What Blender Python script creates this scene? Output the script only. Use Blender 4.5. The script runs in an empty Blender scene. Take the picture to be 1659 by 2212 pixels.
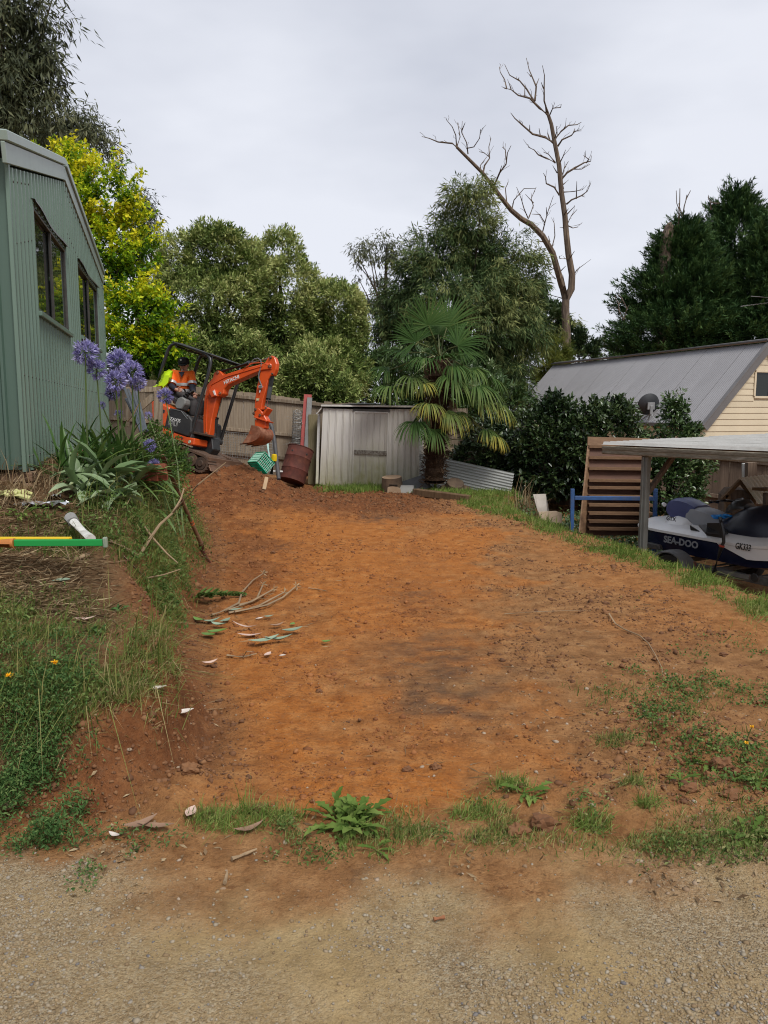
import bpy, bmesh, math, random
import numpy as np
from mathutils import Vector, Matrix

random.seed(7)
RNG = np.random.default_rng(11)
S = bpy.context.scene
C = S.collection
R = math.radians

# ------------------------------------------------------------------ camera, sky, sun, exposure
PITCH, FPX, CX, CY, CAMZ = R(7.3), 1661.0, 829.5, 1106.0, 1.6
cam = bpy.data.cameras.new('camera')
camo = bpy.data.objects.new('camera', cam)
C.objects.link(camo)
camo.location = (0, 0, CAMZ)
camo.rotation_euler = (R(90) - PITCH, 0, 0)
cam.sensor_fit = 'VERTICAL'
cam.sensor_height = 24
cam.lens = 24 * FPX / 2212
cam.clip_start = 0.05
cam.clip_end = 2000
S.camera = camo
S.render.resolution_x, S.render.resolution_y = 768, 1024

SUN_EL, SUN_ROT = R(52), R(148)
W = bpy.data.worlds.new('World')
S.world = W
W.use_nodes = True
nt = W.node_tree
nt.nodes.clear()
wo = nt.nodes.new('ShaderNodeOutputWorld')
bg = nt.nodes.new('ShaderNodeBackground')
sky = nt.nodes.new('ShaderNodeTexSky')
sky.sky_type = 'NISHITA'
sky.sun_disc = False
sky.sun_elevation = SUN_EL
sky.sun_rotation = SUN_ROT
tc = nt.nodes.new('ShaderNodeTexCoord')
mp = nt.nodes.new('ShaderNodeMapping')
mp.inputs['Scale'].default_value = (1, 1, 2.6)
nz = nt.nodes.new('ShaderNodeTexNoise')
nz.inputs['Scale'].default_value = 1.5
nz.inputs['Detail'].default_value = 5
nz.inputs['Roughness'].default_value = 0.5
rp = nt.nodes.new('ShaderNodeValToRGB')
rp.color_ramp.elements[0].position = 0.36
rp.color_ramp.elements[0].color = (2.62, 2.76, 3.2, 1)
rp.color_ramp.elements[1].position = 0.64
rp.color_ramp.elements[1].color = (3.95, 4.06, 4.42, 1)
mx = nt.nodes.new('ShaderNodeMix')
mx.data_type = 'RGBA'
mx.inputs[0].default_value = 0.97
nt.links.new(tc.outputs['Generated'], mp.inputs['Vector'])
nt.links.new(mp.outputs[0], nz.inputs['Vector'])
nt.links.new(nz.outputs['Fac'], rp.inputs['Fac'])
nt.links.new(sky.outputs[0], mx.inputs[6])
nt.links.new(rp.outputs[0], mx.inputs[7])
nt.links.new(mx.outputs[2], bg.inputs['Color'])
bg.inputs['Strength'].default_value = 0.1
nt.links.new(bg.outputs[0], wo.inputs[0])
sun = bpy.data.lights.new('sun', 'SUN')
sun.energy = 1.5
sun.angle = R(20)
sun.color = (1, 0.96, 0.9)
suno = bpy.data.objects.new('sun', sun)
C.objects.link(suno)
suno.rotation_euler = (R(90) - SUN_EL, 0, R(180) - SUN_ROT)
S.view_settings.view_transform = 'Standard'
S.view_settings.look = 'None'
S.view_settings.exposure = 1.06
S.view_settings.gamma = 1.0
S.view_settings.use_curve_mapping = False
S.cycles.filter_width = 1.1
S.cycles.max_bounces = 6
S.cycles.transparent_max_bounces = 8

# ------------------------------------------------------------------ helpers
KD = 1659 / 3024
SP, CP = math.sin(PITCH), math.cos(PITCH)


def frame(x0, y0, w, rw=1659):
    """a zoomed crop of the survey photo -> survey coordinates"""
    k = w / rw
    return lambda x, y: ((x0 + x * k) * KD, (y0 + y * k) * KD)


def ray(px, py):
    a, b = (px - CX) / FPX, (CY - py) / FPX
    return Vector((a, CP + b * SP, -SP + b * CP))


CAM = Vector((0, 0, CAMZ))


def P(px, py, y):
    d = ray(px, py)
    return CAM + d * (y / d.y)


def PZ(px, py, z):
    d = ray(px, py)
    return CAM + d * ((z - CAMZ) / d.z)


def PP(px, py, p0, n):
    d = ray(px, py)
    return CAM + d * ((Vector(p0) - CAM).dot(n) / d.dot(n))


def V3(*a):
    return Vector(a)


def link(o, parent=None):
    C.objects.link(o)
    if parent is not None:
        o.parent = parent
        o.matrix_parent_inverse = Matrix.Translation(-parent.location)
    return o


def tag(o, label=None, cat=None, group=None, kind=None):
    if label: o['label'] = label
    if cat: o['category'] = cat
    if group: o['group'] = group
    if kind: o['kind'] = kind
    return o


def thing(name, label, cat, loc, group=None):
    o = bpy.data.objects.new(name, None)
    o.empty_display_size = 0.1
    o.location = Vector(loc)
    C.objects.link(o)
    return tag(o, label, cat, group)


def np_obj(name, V, F, mat, parent=None, attrs=None, smooth=False):
    V = np.asarray(V, dtype=np.float32).reshape(-1, 3)
    F = np.asarray(F, dtype=np.int32)
    org = (V.min(0) + V.max(0)) / 2
    me = bpy.data.meshes.new(name)
    me.vertices.add(len(V))
    me.vertices.foreach_set('co', (V - org).ravel())
    m, k = F.shape
    me.loops.add(m * k)
    me.loops.foreach_set('vertex_index', F.ravel())
    me.polygons.add(m)
    me.polygons.foreach_set('loop_start', np.arange(0, m * k, k, dtype=np.int32))
    if smooth:
        me.polygons.foreach_set('use_smooth', np.ones(m, dtype=bool))
    me.update(calc_edges=True)
    for an, av in (attrs or {}).items():
        av = np.asarray(av, dtype=np.float32)
        if av.ndim == 1:
            a = me.attributes.new(an, 'FLOAT', 'POINT')
            a.data.foreach_set('value', av)
        else:
            a = me.attributes.new(an, 'FLOAT_COLOR', 'POINT')
            a.data.foreach_set('color', av.ravel())
    if mat: me.materials.append(mat)
    o = bpy.data.objects.new(name, me)
    o.location = Vector(org.tolist())
    return link(o, parent)


def inst(me, name, parent, loc, rot=None, scale=(1, 1, 1)):
    o = bpy.data.objects.new(name, me)
    o.location = Vector(loc)
    if rot is not None:
        o.rotation_euler = rot.to_euler() if isinstance(rot, Matrix) else rot
    o.scale = scale
    return link(o, parent)


def frame_of(d, up=V3(0, 0, 1)):
    d = d.normalized()
    if abs(d.dot(up)) > 0.98: up = V3(0, 1, 0)
    a = d.cross(up).normalized()
    b = a.cross(d).normalized()
    return a, b


class MB:
    def __init__(s):
        s.v, s.f, s.mi = [], [], []

    def add(s, vs, fs, mi=0):
        n = len(s.v)
        s.v += [tuple(v) for v in vs]
        s.f += [tuple(i + n for i in f) for f in fs]
        s.mi += [mi] * len(fs)
        return s

    def hexa(s, b, t, mi=0):
        """b, t: four points each, in the same order round"""
        return s.add(list(b) + list(t), [(3, 2, 1, 0), (4, 5, 6, 7), (0, 1, 5, 4), (1, 2, 6, 5), (2, 3, 7, 6), (3, 0, 4, 7)], mi)

    def box(s, c, d, M=None, mi=0):
        c = Vector(c)
        M = M or Matrix.Identity(3)
        q = [(-1, -1), (1, -1), (1, 1), (-1, 1)]
        g = lambda x, y, z: c + M @ V3(x * d[0] / 2, y * d[1] / 2, z * d[2] / 2)
        return s.hexa([g(x, y, -1) for x, y in q], [g(x, y, 1) for x, y in q], mi)

    def beam(s, a, b, w, h, up=V3(0, 0, 1), mi=0):
        a, b = Vector(a), Vector(b)
        u, v = frame_of(b - a, up)
        q = [(-1, -1), (1, -1), (1, 1), (-1, 1)]
        return s.hexa([a + u * x * w / 2 + v * y * h / 2 for x, y in q], [b + u * x * w / 2 + v * y * h / 2 for x, y in q], mi)

    def prism(s, poly, vec, mi=0):
        n = len(poly)
        vs = [Vector(p) for p in poly] + [Vector(p) + vec for p in poly]
        fs = [tuple(range(n))[::-1], tuple(range(n, 2 * n))] + [(i, (i + 1) % n, n + (i + 1) % n, n + i) for i in range(n)]
        return s.add(vs, fs, mi)

    def tube(s, pts, r, n=8, mi=0, caps=True):
        pts = [Vector(p) for p in pts]
        if not hasattr(r, '__len__'): r = [r] * len(pts)
        vs, fs = [], []
        u0 = None
        for i, p in enumerate(pts):
            d = (pts[min(i + 1, len(pts) - 1)] - pts[max(i - 1, 0)])
            if u0 is None:
                u, v = frame_of(d)
            else:
                dn = d.normalized()
                u = (u0 - dn * u0.dot(dn)).normalized()
                v = dn.cross(u)
            u0 = u
            for k in range(n):
                t = 2 * math.pi * k / n
                vs.append(p + u * math.cos(t) * r[i] + v * math.sin(t) * r[i])
        for i in range(len(pts) - 1):
            for k in range(n):
                k2 = (k + 1) % n
                fs.append((i * n + k, i * n + k2, (i + 1) * n + k2, (i + 1) * n + k))
        if caps:
            fs.append(tuple(range(n))[::-1])
            fs.append(tuple((len(pts) - 1) * n + k for k in range(n)))
        return s.add(vs, fs, mi)

    def lathe(s, prof, c, ax=V3(0, 0, 1), n=24, mi=0):
        """prof: (radius, height) pairs along ax from c"""
        c = Vector(c)
        u, v = frame_of(ax)
        ax = ax.normalized()
        vs, fs = [], []
        for r, h in prof:
            for k in range(n):
                t = 2 * math.pi * k / n
                vs.append(c + ax * h + (u * math.cos(t) + v * math.sin(t)) * r)
        for i in range(len(prof) - 1):
            for k in range(n):
                k2 = (k + 1) % n
                fs.append((i * n + k, i * n + k2, (i + 1) * n + k2, (i + 1) * n + k))
        return s.add(vs, fs, mi)

    def grid(s, G, mi=0, close=False):
        """G: rows of points"""
        nr, nc = len(G), len(G[0])
        vs = [p for r in G for p in r]
        fs = []
        for i in range(nr - 1):
            for j in range(nc if close else nc - 1):
                j2 = (j + 1) % nc
                fs.append((i * nc + j, i * nc + j2, (i + 1) * nc + j2, (i + 1) * nc + j))
        return s.add(vs, fs, mi)

    def obj(s, name, mats, parent=None, smooth=False, bevel=0, label=None, fixn=True, seg=1):
        V = np.array(s.v, dtype=float)
        org = Vector(((V.min(0) + V.max(0)) / 2).tolist())
        me = bpy.data.meshes.new(name)
        bm = bmesh.new()
        vs = [bm.verts.new(Vector(p) - org) for p in s.v]
        for f, m in zip(s.f, s.mi):
            try:
                fc = bm.faces.new([vs[i] for i in f])
                fc.material_index = m
            except ValueError:
                pass
        if fixn: bmesh.ops.recalc_face_normals(bm, faces=bm.faces)
        if bevel:
            es = [e for e in bm.edges if len(e.link_faces) == 2 and e.calc_face_angle(0) > 0.5]
            bmesh.ops.bevel(bm, geom=es, offset=bevel, segments=seg, affect='EDGES', profile=0.5, clamp_overlap=True)
        if smooth:
            for f in bm.faces: f.smooth = True
            for e in bm.edges:
                if len(e.link_faces) == 2 and e.calc_face_angle(0) > 0.7: e.smooth = False
        bm.to_mesh(me)
        bm.free()
        for m in (mats if isinstance(mats, (list, tuple)) else [mats]): me.materials.append(m)
        o = bpy.data.objects.new(name, me)
        o.location = org
        if label: o['label'] = label
        return link(o, parent)


def text(s, pos, xd, yd, h, mat, parent, ext=0.002, off=0.0, name='lettering', sx=1.0, shear=0.0):
    cu = bpy.data.curves.new('t', 'FONT')
    cu.body = s
    cu.size = 1.0
    cu.extrude = 0.5
    cu.offset = off
    cu.shear = shear
    cu.resolution_u = 3
    tmp = bpy.data.objects.new('t', cu)
    C.objects.link(tmp)
    bpy.context.view_layer.update()
    dg = bpy.context.evaluated_depsgraph_get()
    me = bpy.data.meshes.new_from_object(tmp.evaluated_get(dg))
    bpy.data.objects.remove(tmp)
    n = len(me.vertices)
    co = np.zeros(n * 3, dtype=np.float32)
    me.vertices.foreach_get('co', co)
    co = co.reshape(-1, 3)
    co[:, 0] -= co[:, 0].min()
    co[:, 1] -= co[:, 1].min()
    k = h / max(co[:, 1].max(), 1e-6)
    xd, yd = Vector(xd).normalized(), Vector(yd).normalized()
    zd = xd.cross(yd).normalized()
    W3 = np.outer(co[:, 0] * k * sx, xd) + np.outer(co[:, 1] * k, yd) + np.outer(co[:, 2] * 2 * ext, zd)
    me.vertices.foreach_set('co', W3.astype(np.float32).ravel())
    me.update()
    me.materials.clear()
    me.materials.append(mat)
    me.name = name
    o = bpy.data.objects.new(name, me)
    o.location = Vector(pos)
    return link(o, parent)


# ------------------------------------------------------------------ noise, numpy
def vnoise(x, y, seed=0):
    xi, yi = np.floor(x).astype(np.int64), np.floor(y).astype(np.int64)
    xf, yf = x - xi, y - yi

    def h(a, b):
        n = (a * 374761393 + b * 668265263 + seed * 1442695041) & 0xffffffff
        n = ((n ^ (n >> 13)) * 1274126177) & 0xffffffff
        return ((n ^ (n >> 16)) & 0xffff) / 65535.0
    u, v = xf * xf * (3 - 2 * xf), yf * yf * (3 - 2 * yf)
    return (h(xi, yi) * (1 - u) + h(xi + 1, yi) * u) * (1 - v) + (h(xi, yi + 1) * (1 - u) + h(xi + 1, yi + 1) * u) * v


def fbm(x, y, seed=0, o=4):
    a, s, t = 0.5, 0, 0
    for i in range(o):
        s = s + a * vnoise(x * 2 ** i, y * 2 ** i, seed + i * 17)
        t += a
        a *= 0.5
    return s / t


def sst(x, a, b):
    t = np.clip((x - a) / (b - a), 0, 1)
    return t * t * (3 - 2 * t)


# ------------------------------------------------------------------ materials
def nodes(name):
    m = bpy.data.materials.new(name)
    m.use_nodes = True
    nt = m.node_tree
    return m, nt, nt.nodes['Principled BSDF'], nt.nodes['Material Output']


def ramp(nt, fac, stops):
    r = nt.nodes.new('ShaderNodeValToRGB')
    el = r.color_ramp.elements
    while len(el) < len(stops): el.new(0.5)
    for e, (p, c) in zip(el, stops):
        e.position = p
        e.color = (*c, 1)
    nt.links.new(fac, r.inputs['Fac'])
    return r.outputs['Color']


def noise_n(nt, vec, scale, detail=4, rough=0.55, dist=0.0):
    n = nt.nodes.new('ShaderNodeTexNoise')
    n.inputs['Scale'].default_value = scale
    n.inputs['Detail'].default_value = detail
    n.inputs['Roughness'].default_value = rough
    n.inputs['Distortion'].default_value = dist
    if vec is not None: nt.links.new(vec, n.inputs['Vector'])
    return n.outputs['Fac']


def mixc(nt, fac, a, b):
    m = nt.nodes.new('ShaderNodeMix')
    m.data_type = 'RGBA'
    for s, v in ((0, fac), (6, a), (7, b)):
        if isinstance(v, (int, float)): m.inputs[s].default_value = v
        elif isinstance(v, tuple): m.inputs[s].default_value = (*v, 1)
        else: nt.links.new(v, m.inputs[s])
    return m.outputs[2]


def math_n(nt, op, a, b=None, clamp=False):
    m = nt.nodes.new('ShaderNodeMath')
    m.operation = op
    m.use_clamp = clamp
    for i, v in enumerate((a, b)):
        if v is None: continue
        if isinstance(v, (int, float)): m.inputs[i].default_value = v
        else: nt.links.new(v, m.inputs[i])
    return m.outputs[0]


def coords(nt, scale=(1, 1, 1), kind='Object'):
    t = nt.nodes.new('ShaderNodeTexCoord')
    mp = nt.nodes.new('ShaderNodeMapping')
    mp.inputs['Scale'].default_value = scale
    if kind == 'World':
        g = nt.nodes.new('ShaderNodeNewGeometry')
        nt.links.new(g.outputs['Position'], mp.inputs['Vector'])
    else:
        nt.links.new(t.outputs[kind], mp.inputs['Vector'])
    return mp.outputs[0]


def ramp_f(nt, f, a, b):
    mr = nt.nodes.new('ShaderNodeMapRange')
    nt.links.new(f, mr.inputs[0])
    mr.inputs[1].default_value, mr.inputs[2].default_value = a, b
    return mr.outputs[0]


def objrand(nt):
    return nt.nodes.new('ShaderNodeObjectInfo').outputs['Random']


def bump(nt, h, b, strength=0.4, dist=0.01):
    n = nt.nodes.new('ShaderNodeBump')
    n.inputs['Strength'].default_value = strength
    n.inputs['Distance'].default_value = dist
    nt.links.new(h, n.inputs['Height'])
    nt.links.new(n.outputs[0], b.inputs['Normal'])


def M(name, c1, c2=None, scale=6.0, rough=0.6, metal=0.0, bmp=0.2, stretch=(1, 1, 1), c3=None, spec=0.4, vary=0.25, lo=0.35, hi=0.65, dist=0.004):
    m, nt, b, _ = nodes(name)
    c2 = c2 or tuple(x * 0.7 for x in c1)
    v = coords(nt, stretch)
    f = noise_n(nt, v, scale, 6, 0.6)
    st = [(lo, c1), (hi, c2)] if not c3 else [(lo, c1), (0.5, c2), (hi + 0.1, c3)]
    col = ramp(nt, f, st)
    if vary:
        hs = nt.nodes.new('ShaderNodeHueSaturation')
        nt.links.new(col, hs.inputs['Color'])
        nt.links.new(math_n(nt, 'MULTIPLY_ADD', objrand(nt), vary * 2), hs.inputs['Value'])
        hs.inputs['Value'].links[0].from_node.inputs[2].default_value = 1 - vary
        col = hs.outputs[0]
    nt.links.new(col, b.inputs['Base Color'])
    b.inputs['Roughness'].default_value = rough
    b.inputs['Metallic'].default_value = metal
    b.inputs['Specular IOR Level'].default_value = spec
    if bmp: bump(nt, noise_n(nt, v, scale * 5, 5, 0.65), b, bmp, dist)
    return m


def LM(name, stops, rough=0.6, trans=0.25, spec=0.15):
    """leaf material coloured by per-leaf tone: pigment, plus shading painted into tree crowns"""
    m, nt, b, out = nodes(name)
    a = nt.nodes.new('ShaderNodeAttribute')
    a.attribute_name = 'rnd'
    col = ramp(nt, a.outputs['Fac'], stops)
    nt.links.new(col, b.inputs['Base Color'])
    b.inputs['Roughness'].default_value = rough
    b.inputs['Specular IOR Level'].default_value = spec
    t = nt.nodes.new('ShaderNodeBsdfTranslucent')
    nt.links.new(col, t.inputs['Color'])
    ms = nt.nodes.new('ShaderNodeMixShader')
    ms.inputs[0].default_value = trans
    nt.links.new(b.outputs[0], ms.inputs[1])
    nt.links.new(t.outputs[0], ms.inputs[2])
    nt.links.new(ms.outputs[0], out.inputs['Surface'])
    return m


# ------------------------------------------------------------------ foliage builders (numpy)
def unit(a):
    return a / np.maximum(np.linalg.norm(a, axis=-1, keepdims=True), 1e-9)


def leaf_geo(pos, d, size, width, nrm=None, fold=0.25, curl=0.0):
    n = len(pos)
    d = unit(d)
    if nrm is None: nrm = RNG.normal(size=(n, 3)) + np.array([0, 0, 0.8])
    s = unit(np.cross(d, nrm))
    u = np.cross(s, d)
    size = np.broadcast_to(size, (n,))[:, None]
    width = np.broadcast_to(width, (n,))[:, None]
    V = np.stack([pos, pos + d * size * 0.45 + s * width * 0.5 + u * fold * width, pos + d * size - u * curl * size,
                  pos + d * size * 0.45 - s * width * 0.5 + u * fold * width], 1)
    i = np.arange(n)[:, None] * 4
    F = np.concatenate([i + np.array([[0, 1, 2]]), i + np.array([[0, 2, 3]])])
    return V.reshape(-1, 3), F


def foliage(name, cl, per, size, asp, mat, parent, out=0.7, rnd=0.6, droop=0.0, along=True, pig=None, kind=None, up=0.0, taper=0.6):
    """cl: rows of (centre 3, direction 3, radius, length, leaf tone)"""
    cl = np.asarray(cl, float)
    n = len(cl) * per
    c = np.repeat(cl, per, axis=0)
    t = RNG.random(n)[:, None]
    q = RNG.normal(size=(n, 3)) * 0.5
    dirs = unit(c[:, 3:6])
    pos = c[:, :3] + dirs * (t * c[:, 7:8]) + q * c[:, 6:7] * (1 - taper * t)
    dd = dirs * out + RNG.normal(size=(n, 3)) * rnd + np.array([0, 0, -droop + up]) + q * 0.5
    sz = size * RNG.uniform(0.65, 1.3, n)
    nrm = RNG.normal(size=(n, 3)) * 0.5 + np.array([0, -0.15, 0.8]) + dirs * 0.3
    Vv, F = leaf_geo(pos, dd, sz, sz * asp, nrm)
    p = np.clip(c[:, 8] + RNG.normal(size=n) * 0.14 + (t[:, 0] - 0.5) * 0.2, 0, 1)
    if pig is not None: p = np.clip(pig(pos, p), 0, 1)
    o = np_obj(name, Vv, F, mat, parent, {'rnd': np.repeat(p, 4)})
    if kind: o['kind'] = kind
    return o


def shell(ells, n, r0=0.72, r1=1.02, zmin=-0.75, face=None):
    """points and outward directions over a union of ellipsoids (cx,cy,cz,rx,ry,rz)"""
    ells = np.asarray(ells, float)
    w = (ells[:, 3] * ells[:, 5]) + 1e-6
    k = RNG.choice(len(ells), n * 4, p=w / w.sum())
    d = unit(RNG.normal(size=(n * 4, 3)))
    if face is not None:
        d[:, 1] = np.where((d[:, 1] > 0.25) & (RNG.random(n * 4) < face), -d[:, 1], d[:, 1])
    r = RNG.uniform(r0, r1, n * 4)[:, None]
    e = ells[k]
    p = e[:, :3] + d * e[:, 3:6] * r
    ok = d[:, 2] > zmin
    for j, q in enumerate(ells):
        ins = (((p - q[:3]) / (q[3:6] * 0.72)) ** 2).sum(1) < 1
        ok &= ~(ins & (k != j))
    p, d = p[ok][:n], unit(d[ok][:n] / e[ok][:n, 3:6])
    return p, d


def blades(name, pos, h, w, mat, lean=0.5, ldir=None, pig=None, kind='stuff', parent=None, sag=0.35):
    n = len(pos)
    a = RNG.random(n) * 2 * math.pi
    ld = np.stack([np.cos(a), np.sin(a), np.zeros(n)], 1)
    if ldir is not None: ld = unit(ld + ldir)
    ln = (np.abs(RNG.normal(size=n)) * lean)[:, None]
    h = np.broadcast_to(h, (n,))[:, None]
    w = np.broadcast_to(w, (n,))[:, None]
    up = unit(np.array([0, 0, 1.0]) + ld * ln)
    s = np.stack([-np.sin(a + 1.1), np.cos(a + 1.1), np.zeros(n)], 1) * w / 2
    mid = pos + up * h * 0.55
    tip = pos + up * h + ld * h * sag * ln - np.array([0, 0, 1.0]) * h * sag * ln * 0.7
    Vv = np.stack([pos - s, pos + s, mid - s * 0.8, mid + s * 0.8, tip], 1).reshape(-1, 3)
    i = np.arange(n)[:, None] * 5
    F = np.concatenate([i + np.array([[0, 1, 3]]), i + np.array([[0, 3, 2]]), i + np.array([[2, 3, 4]])])
    p = RNG.random(n) if pig is None else np.clip(pig, 0, 1)
    o = np_obj(name, Vv, F, mat, parent, {'rnd': np.repeat(p, 5)})
    if kind: o['kind'] = kind
    return o


_ico = None


def stones(name, pos, size, mat, flat=0.6, parent=None, kind='stuff', jit=0.22):
    global _ico
    if _ico is None:
        bm = bmesh.new()
        bmesh.ops.create_icosphere(bm, subdivisions=1, radius=1)
        _ico = (np.array([v.co[:] for v in bm.verts]), np.array([[v.index for v in f.verts] for f in bm.faces]))
        bm.free()
    bv, bf = _ico
    n, k = len(pos), len(bv)
    a = RNG.random(n) * 6.283
    ca, sa = np.cos(a), np.sin(a)
    sc = np.stack([RNG.uniform(0.7, 1.3, n), RNG.uniform(0.6, 1.0, n), flat * RNG.uniform(0.7, 1.2, n)], 1)
    v = bv[None] * sc[:, None] * (1 + RNG.normal(size=(n, k, 1)) * jit)
    x = v[..., 0] * ca[:, None] - v[..., 1] * sa[:, None]
    y = v[..., 0] * sa[:, None] + v[..., 1] * ca[:, None]
    v = np.stack([x, y, v[..., 2]], -1) * np.broadcast_to(size, (n,))[:, None, None] + pos[:, None]
    F = (bf[None] + (np.arange(n) * k)[:, None, None]).reshape(-1, 3)
    o = np_obj(name, v.reshape(-1, 3), F, mat, parent, {'rnd': np.repeat(RNG.random(n), k)}, smooth=False)
    if kind: o['kind'] = kind
    return o

# ------------------------------------------------------------------ terrain
FY = [0, 2.7, 3.0, 3.2, 3.4, 3.85, 4.3, 5.1, 8.6, 11, 13, 16, 19]
FX = [-1.3, -1.15, -1.02, -.86, -.82, -.87, -1.05, -1.32, -1.92, -2.5, -3.4, -4.6, -5.5]
HY = [0, 2.75, 2.98, 3.2, 3.5, 4.0, 5.0, 6.0, 7.0, 9.0, 11, 13, 16, 19]
HH = [0, 0.0, 0.1, 0.3, 0.4, 0.47, 0.64, 0.92, 1.06, 1.0, 0.88, 0.7, 0.6, 0.6]
WY = [0, 3, 4, 5, 7, 10, 20]
WW = [0.5, 0.26, 0.26, 0.6, 0.75, 0.8, 1.2]
XY = [0, 2.5, 4, 5, 6.1, 8, 10, 12, 13.5, 16, 19, 24]
XX = [7, 5.5, 4.3, 3.6, 3.3, 3.05, 2.62, 2.1, 1.9, 2.6, 3.2, 4]


def Hb(x, y):
    x, y = np.asarray(x, float), np.asarray(y, float)
    wob = 0.16 * (fbm(x * 1.3, y * 1.7, 3, 3) - 0.5)
    xf = np.interp(y, FY, FX) + wob
    hc, w = np.interp(y, HY, HH), np.interp(y, WY, WW)
    dl = xf - x
    z = hc * sst(dl, 0, w) + np.minimum(np.maximum(dl - w, 0), 3) * 0.2 * sst(hc, 0.1, 0.5)
    xr = np.interp(y, XY, XX) + wob * 1.5
    dep = np.interp(y, [0, 5, 7, 11, 14, 18, 22], [0.6, 1.0, 1.0, 0.95, 0.55, 0.3, 0.3])
    z = z - dep * sst(x - xr, 0.0, 0.95) - 0.05 * np.maximum(x - xr - 1, 0).clip(0, 6) * 0
    md = np.exp(-(((x + 3.2) / 1.6) ** 2 + ((y - 14.0) / 1.75) ** 2))
    z = z + 0.74 * md * sst(xf - x, -3.2, -1.2)
    z = z + 0.10 * np.exp(-(((x + 1.7) / 0.9) ** 2 + ((y - 13.3) / 0.8) ** 2))
    # spoil lip thrown up along the near edge and at the right front
    z = z + 0.05 * np.exp(-(((x - 0.85) / 0.4) ** 2 + ((y - 2.98) / 0.16) ** 2)) * fbm(x * 9, y * 9, 5, 3) * 2
    z = z + 0.09 * np.exp(-(((x - 1.5) / 0.35) ** 2 + ((y - 3.55) / 0.35) ** 2)) * fbm(x * 8, y * 8, 6, 3) * 1.6
    z = z + 0.07 * np.exp(-(((x + 0.95) / 0.3) ** 2 + ((y - 3.05) / 0.22) ** 2)) * fbm(x * 7, y * 7, 8, 3) * 2
    return z


def masks(x, y):
    n1, n2 = fbm(x * 2.1, y * 2.1, 21, 4) - 0.5, fbm(x * 6, y * 6, 22, 3) - 0.5
    xf, xr = np.interp(y, FY, FX), np.interp(y, XY, XX)
    gravel = 1 - sst(y + n1 * 0.9 + n2 * 0.35 - 0.06 * x, 2.2, 2.76)
    gravel = np.maximum(gravel, (1 - sst(y + n1 * 0.5 + n2 * 0.3, 2.5, 2.75)) * sst(-x + n1 * 0.9 + n2 * 0.5, 0.72, 1.15))
    pad = sst(x - xf, -0.05, 0.35) * sst(y + n1 * 0.3, 2.85, 3.05)
    og = np.interp(y, [2.9, 3.4, 4.5, 6, 8, 10, 13], [0.65, 0.7, 0.45, 0.75, 1.2, 1.4, 1.1])
    orange = pad * (1 - sst(x + n1 * 1.5 + n2 * 0.9 - og, -0.35, 0.6)) * (0.55 + 0.9 * sst(fbm(x * 1.1, y * 0.8, 24, 4), 0.35, 0.6)).clip(0, 1)
    orange = np.maximum(orange, 0.4 * pad * sst(x + n1 * 1.2, 1.4, 2.2) * sst(y + n1, 4.6, 5.6) * (1 - sst(x - xr, -0.7, -0.1)))
    orange = orange * (1 - 0.9 * sst(y + n1 * 1.5, 11.8, 13.2))
    orange = np.maximum(orange, np.exp(-(((x + 0.3) / 0.9) ** 2 + ((y - 12.9) / 0.35) ** 2)) * 0.8)
    b = 0
    for bx, by, rx, ry, a in ((0.35, 4.05, 0.3, 0.32, 1.0), (0.3, 5.0, 0.4, 0.6, 0.75), (0.55, 4.5, 0.5, 0.3, 0.5), (-0.15, 11.6, 0.5, 0.5, 1.0), (0.3, 6.6, 0.35, 0.8, 0.55),
                              (-1.25, 9.0, 0.3, 0.35, 0.7), (1.9, 5.3, 0.6, 0.5, 0.35), (0.45, 8.6, 0.4, 0.8, 0.35)):
        b = b + a * np.exp(-(((x - bx) / rx) ** 2 + ((y - by) / ry) ** 2))
    dark = np.clip(b * (0.2 + 2.6 * (fbm(x * 6, y * 9, 31, 5) - 0.36)), 0, 0.9) * pad
    bank = sst(xf - x, 0.25, 0.6) * sst(y, 2.7, 3)
    lf = sst(y, 5.5, 7.5) * (1 - sst(x - xf + n1 * 1.2 + n2 * .5, .35, 1.0)) * pad
    red = np.clip(0.75 * lf + sst(y + n1 * 1.2, 11.2, 12.8) * (1 - sst(y, 16.5, 17.5)) * (1 - sst(x, 0.4, 1.6)) + 0.85 * sst(xf - x, -0.22, 0.1) * (1 - bank) * sst(y, 2.7, 2.9), 0, 1)
    return gravel, orange, dark, bank, red, pad


def relief(x, y):
    gravel, orange, dark, bank, red, pad = masks(x, y)
    a = 0.012 * gravel + 0.010 * pad + 0.06 * red + 0.06 * bank + 0.01
    z = a * (fbm(x * 3.2, y * 3.2, 41, 5) - 0.5) * 1.6
    z = z + (0.02 * red + 0.012 * pad) * (np.maximum(fbm(x * 11, y * 11, 43, 4), 0.5) - 0.5) * 5 + (0.011 * pad + 0.012 * red) * (np.maximum(fbm(x * 26, y * 26, 44, 3), 0.55) - 0.55) * 4
    # grouser marks of the tracks running across the cut
    tr = np.exp(-((x - 0.25 + 0.08 * (y - 5)) / 0.16) ** 2) + np.exp(-((x + 0.45 + 0.06 * (y - 5)) / 0.16) ** 2)
    z = z - 0.018 * tr * pad * sst(fbm(x * 2, y * 2, 46, 3), 0.4, 0.6) * sst(y, 3.6, 4.4) * (1 - sst(y, 8, 10)) * (np.sin(y * 44 + 3 * fbm(x * 2, y * 2, 9, 2)) * 0.5 + 0.5)
    # wheel ruts of the driveway
    z = z - 0.012 * gravel * (np.exp(-((y - 2.25) / 0.15) ** 2) + np.exp(-((y - 1.5) / 0.18) ** 2))
    return z


def H(x, y):
    return Hb(x, y) + relief(np.asarray(x, float), np.asarray(y, float))


def Hs(x, y):
    return float(H(np.array([x]), np.array([y]))[0])


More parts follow.
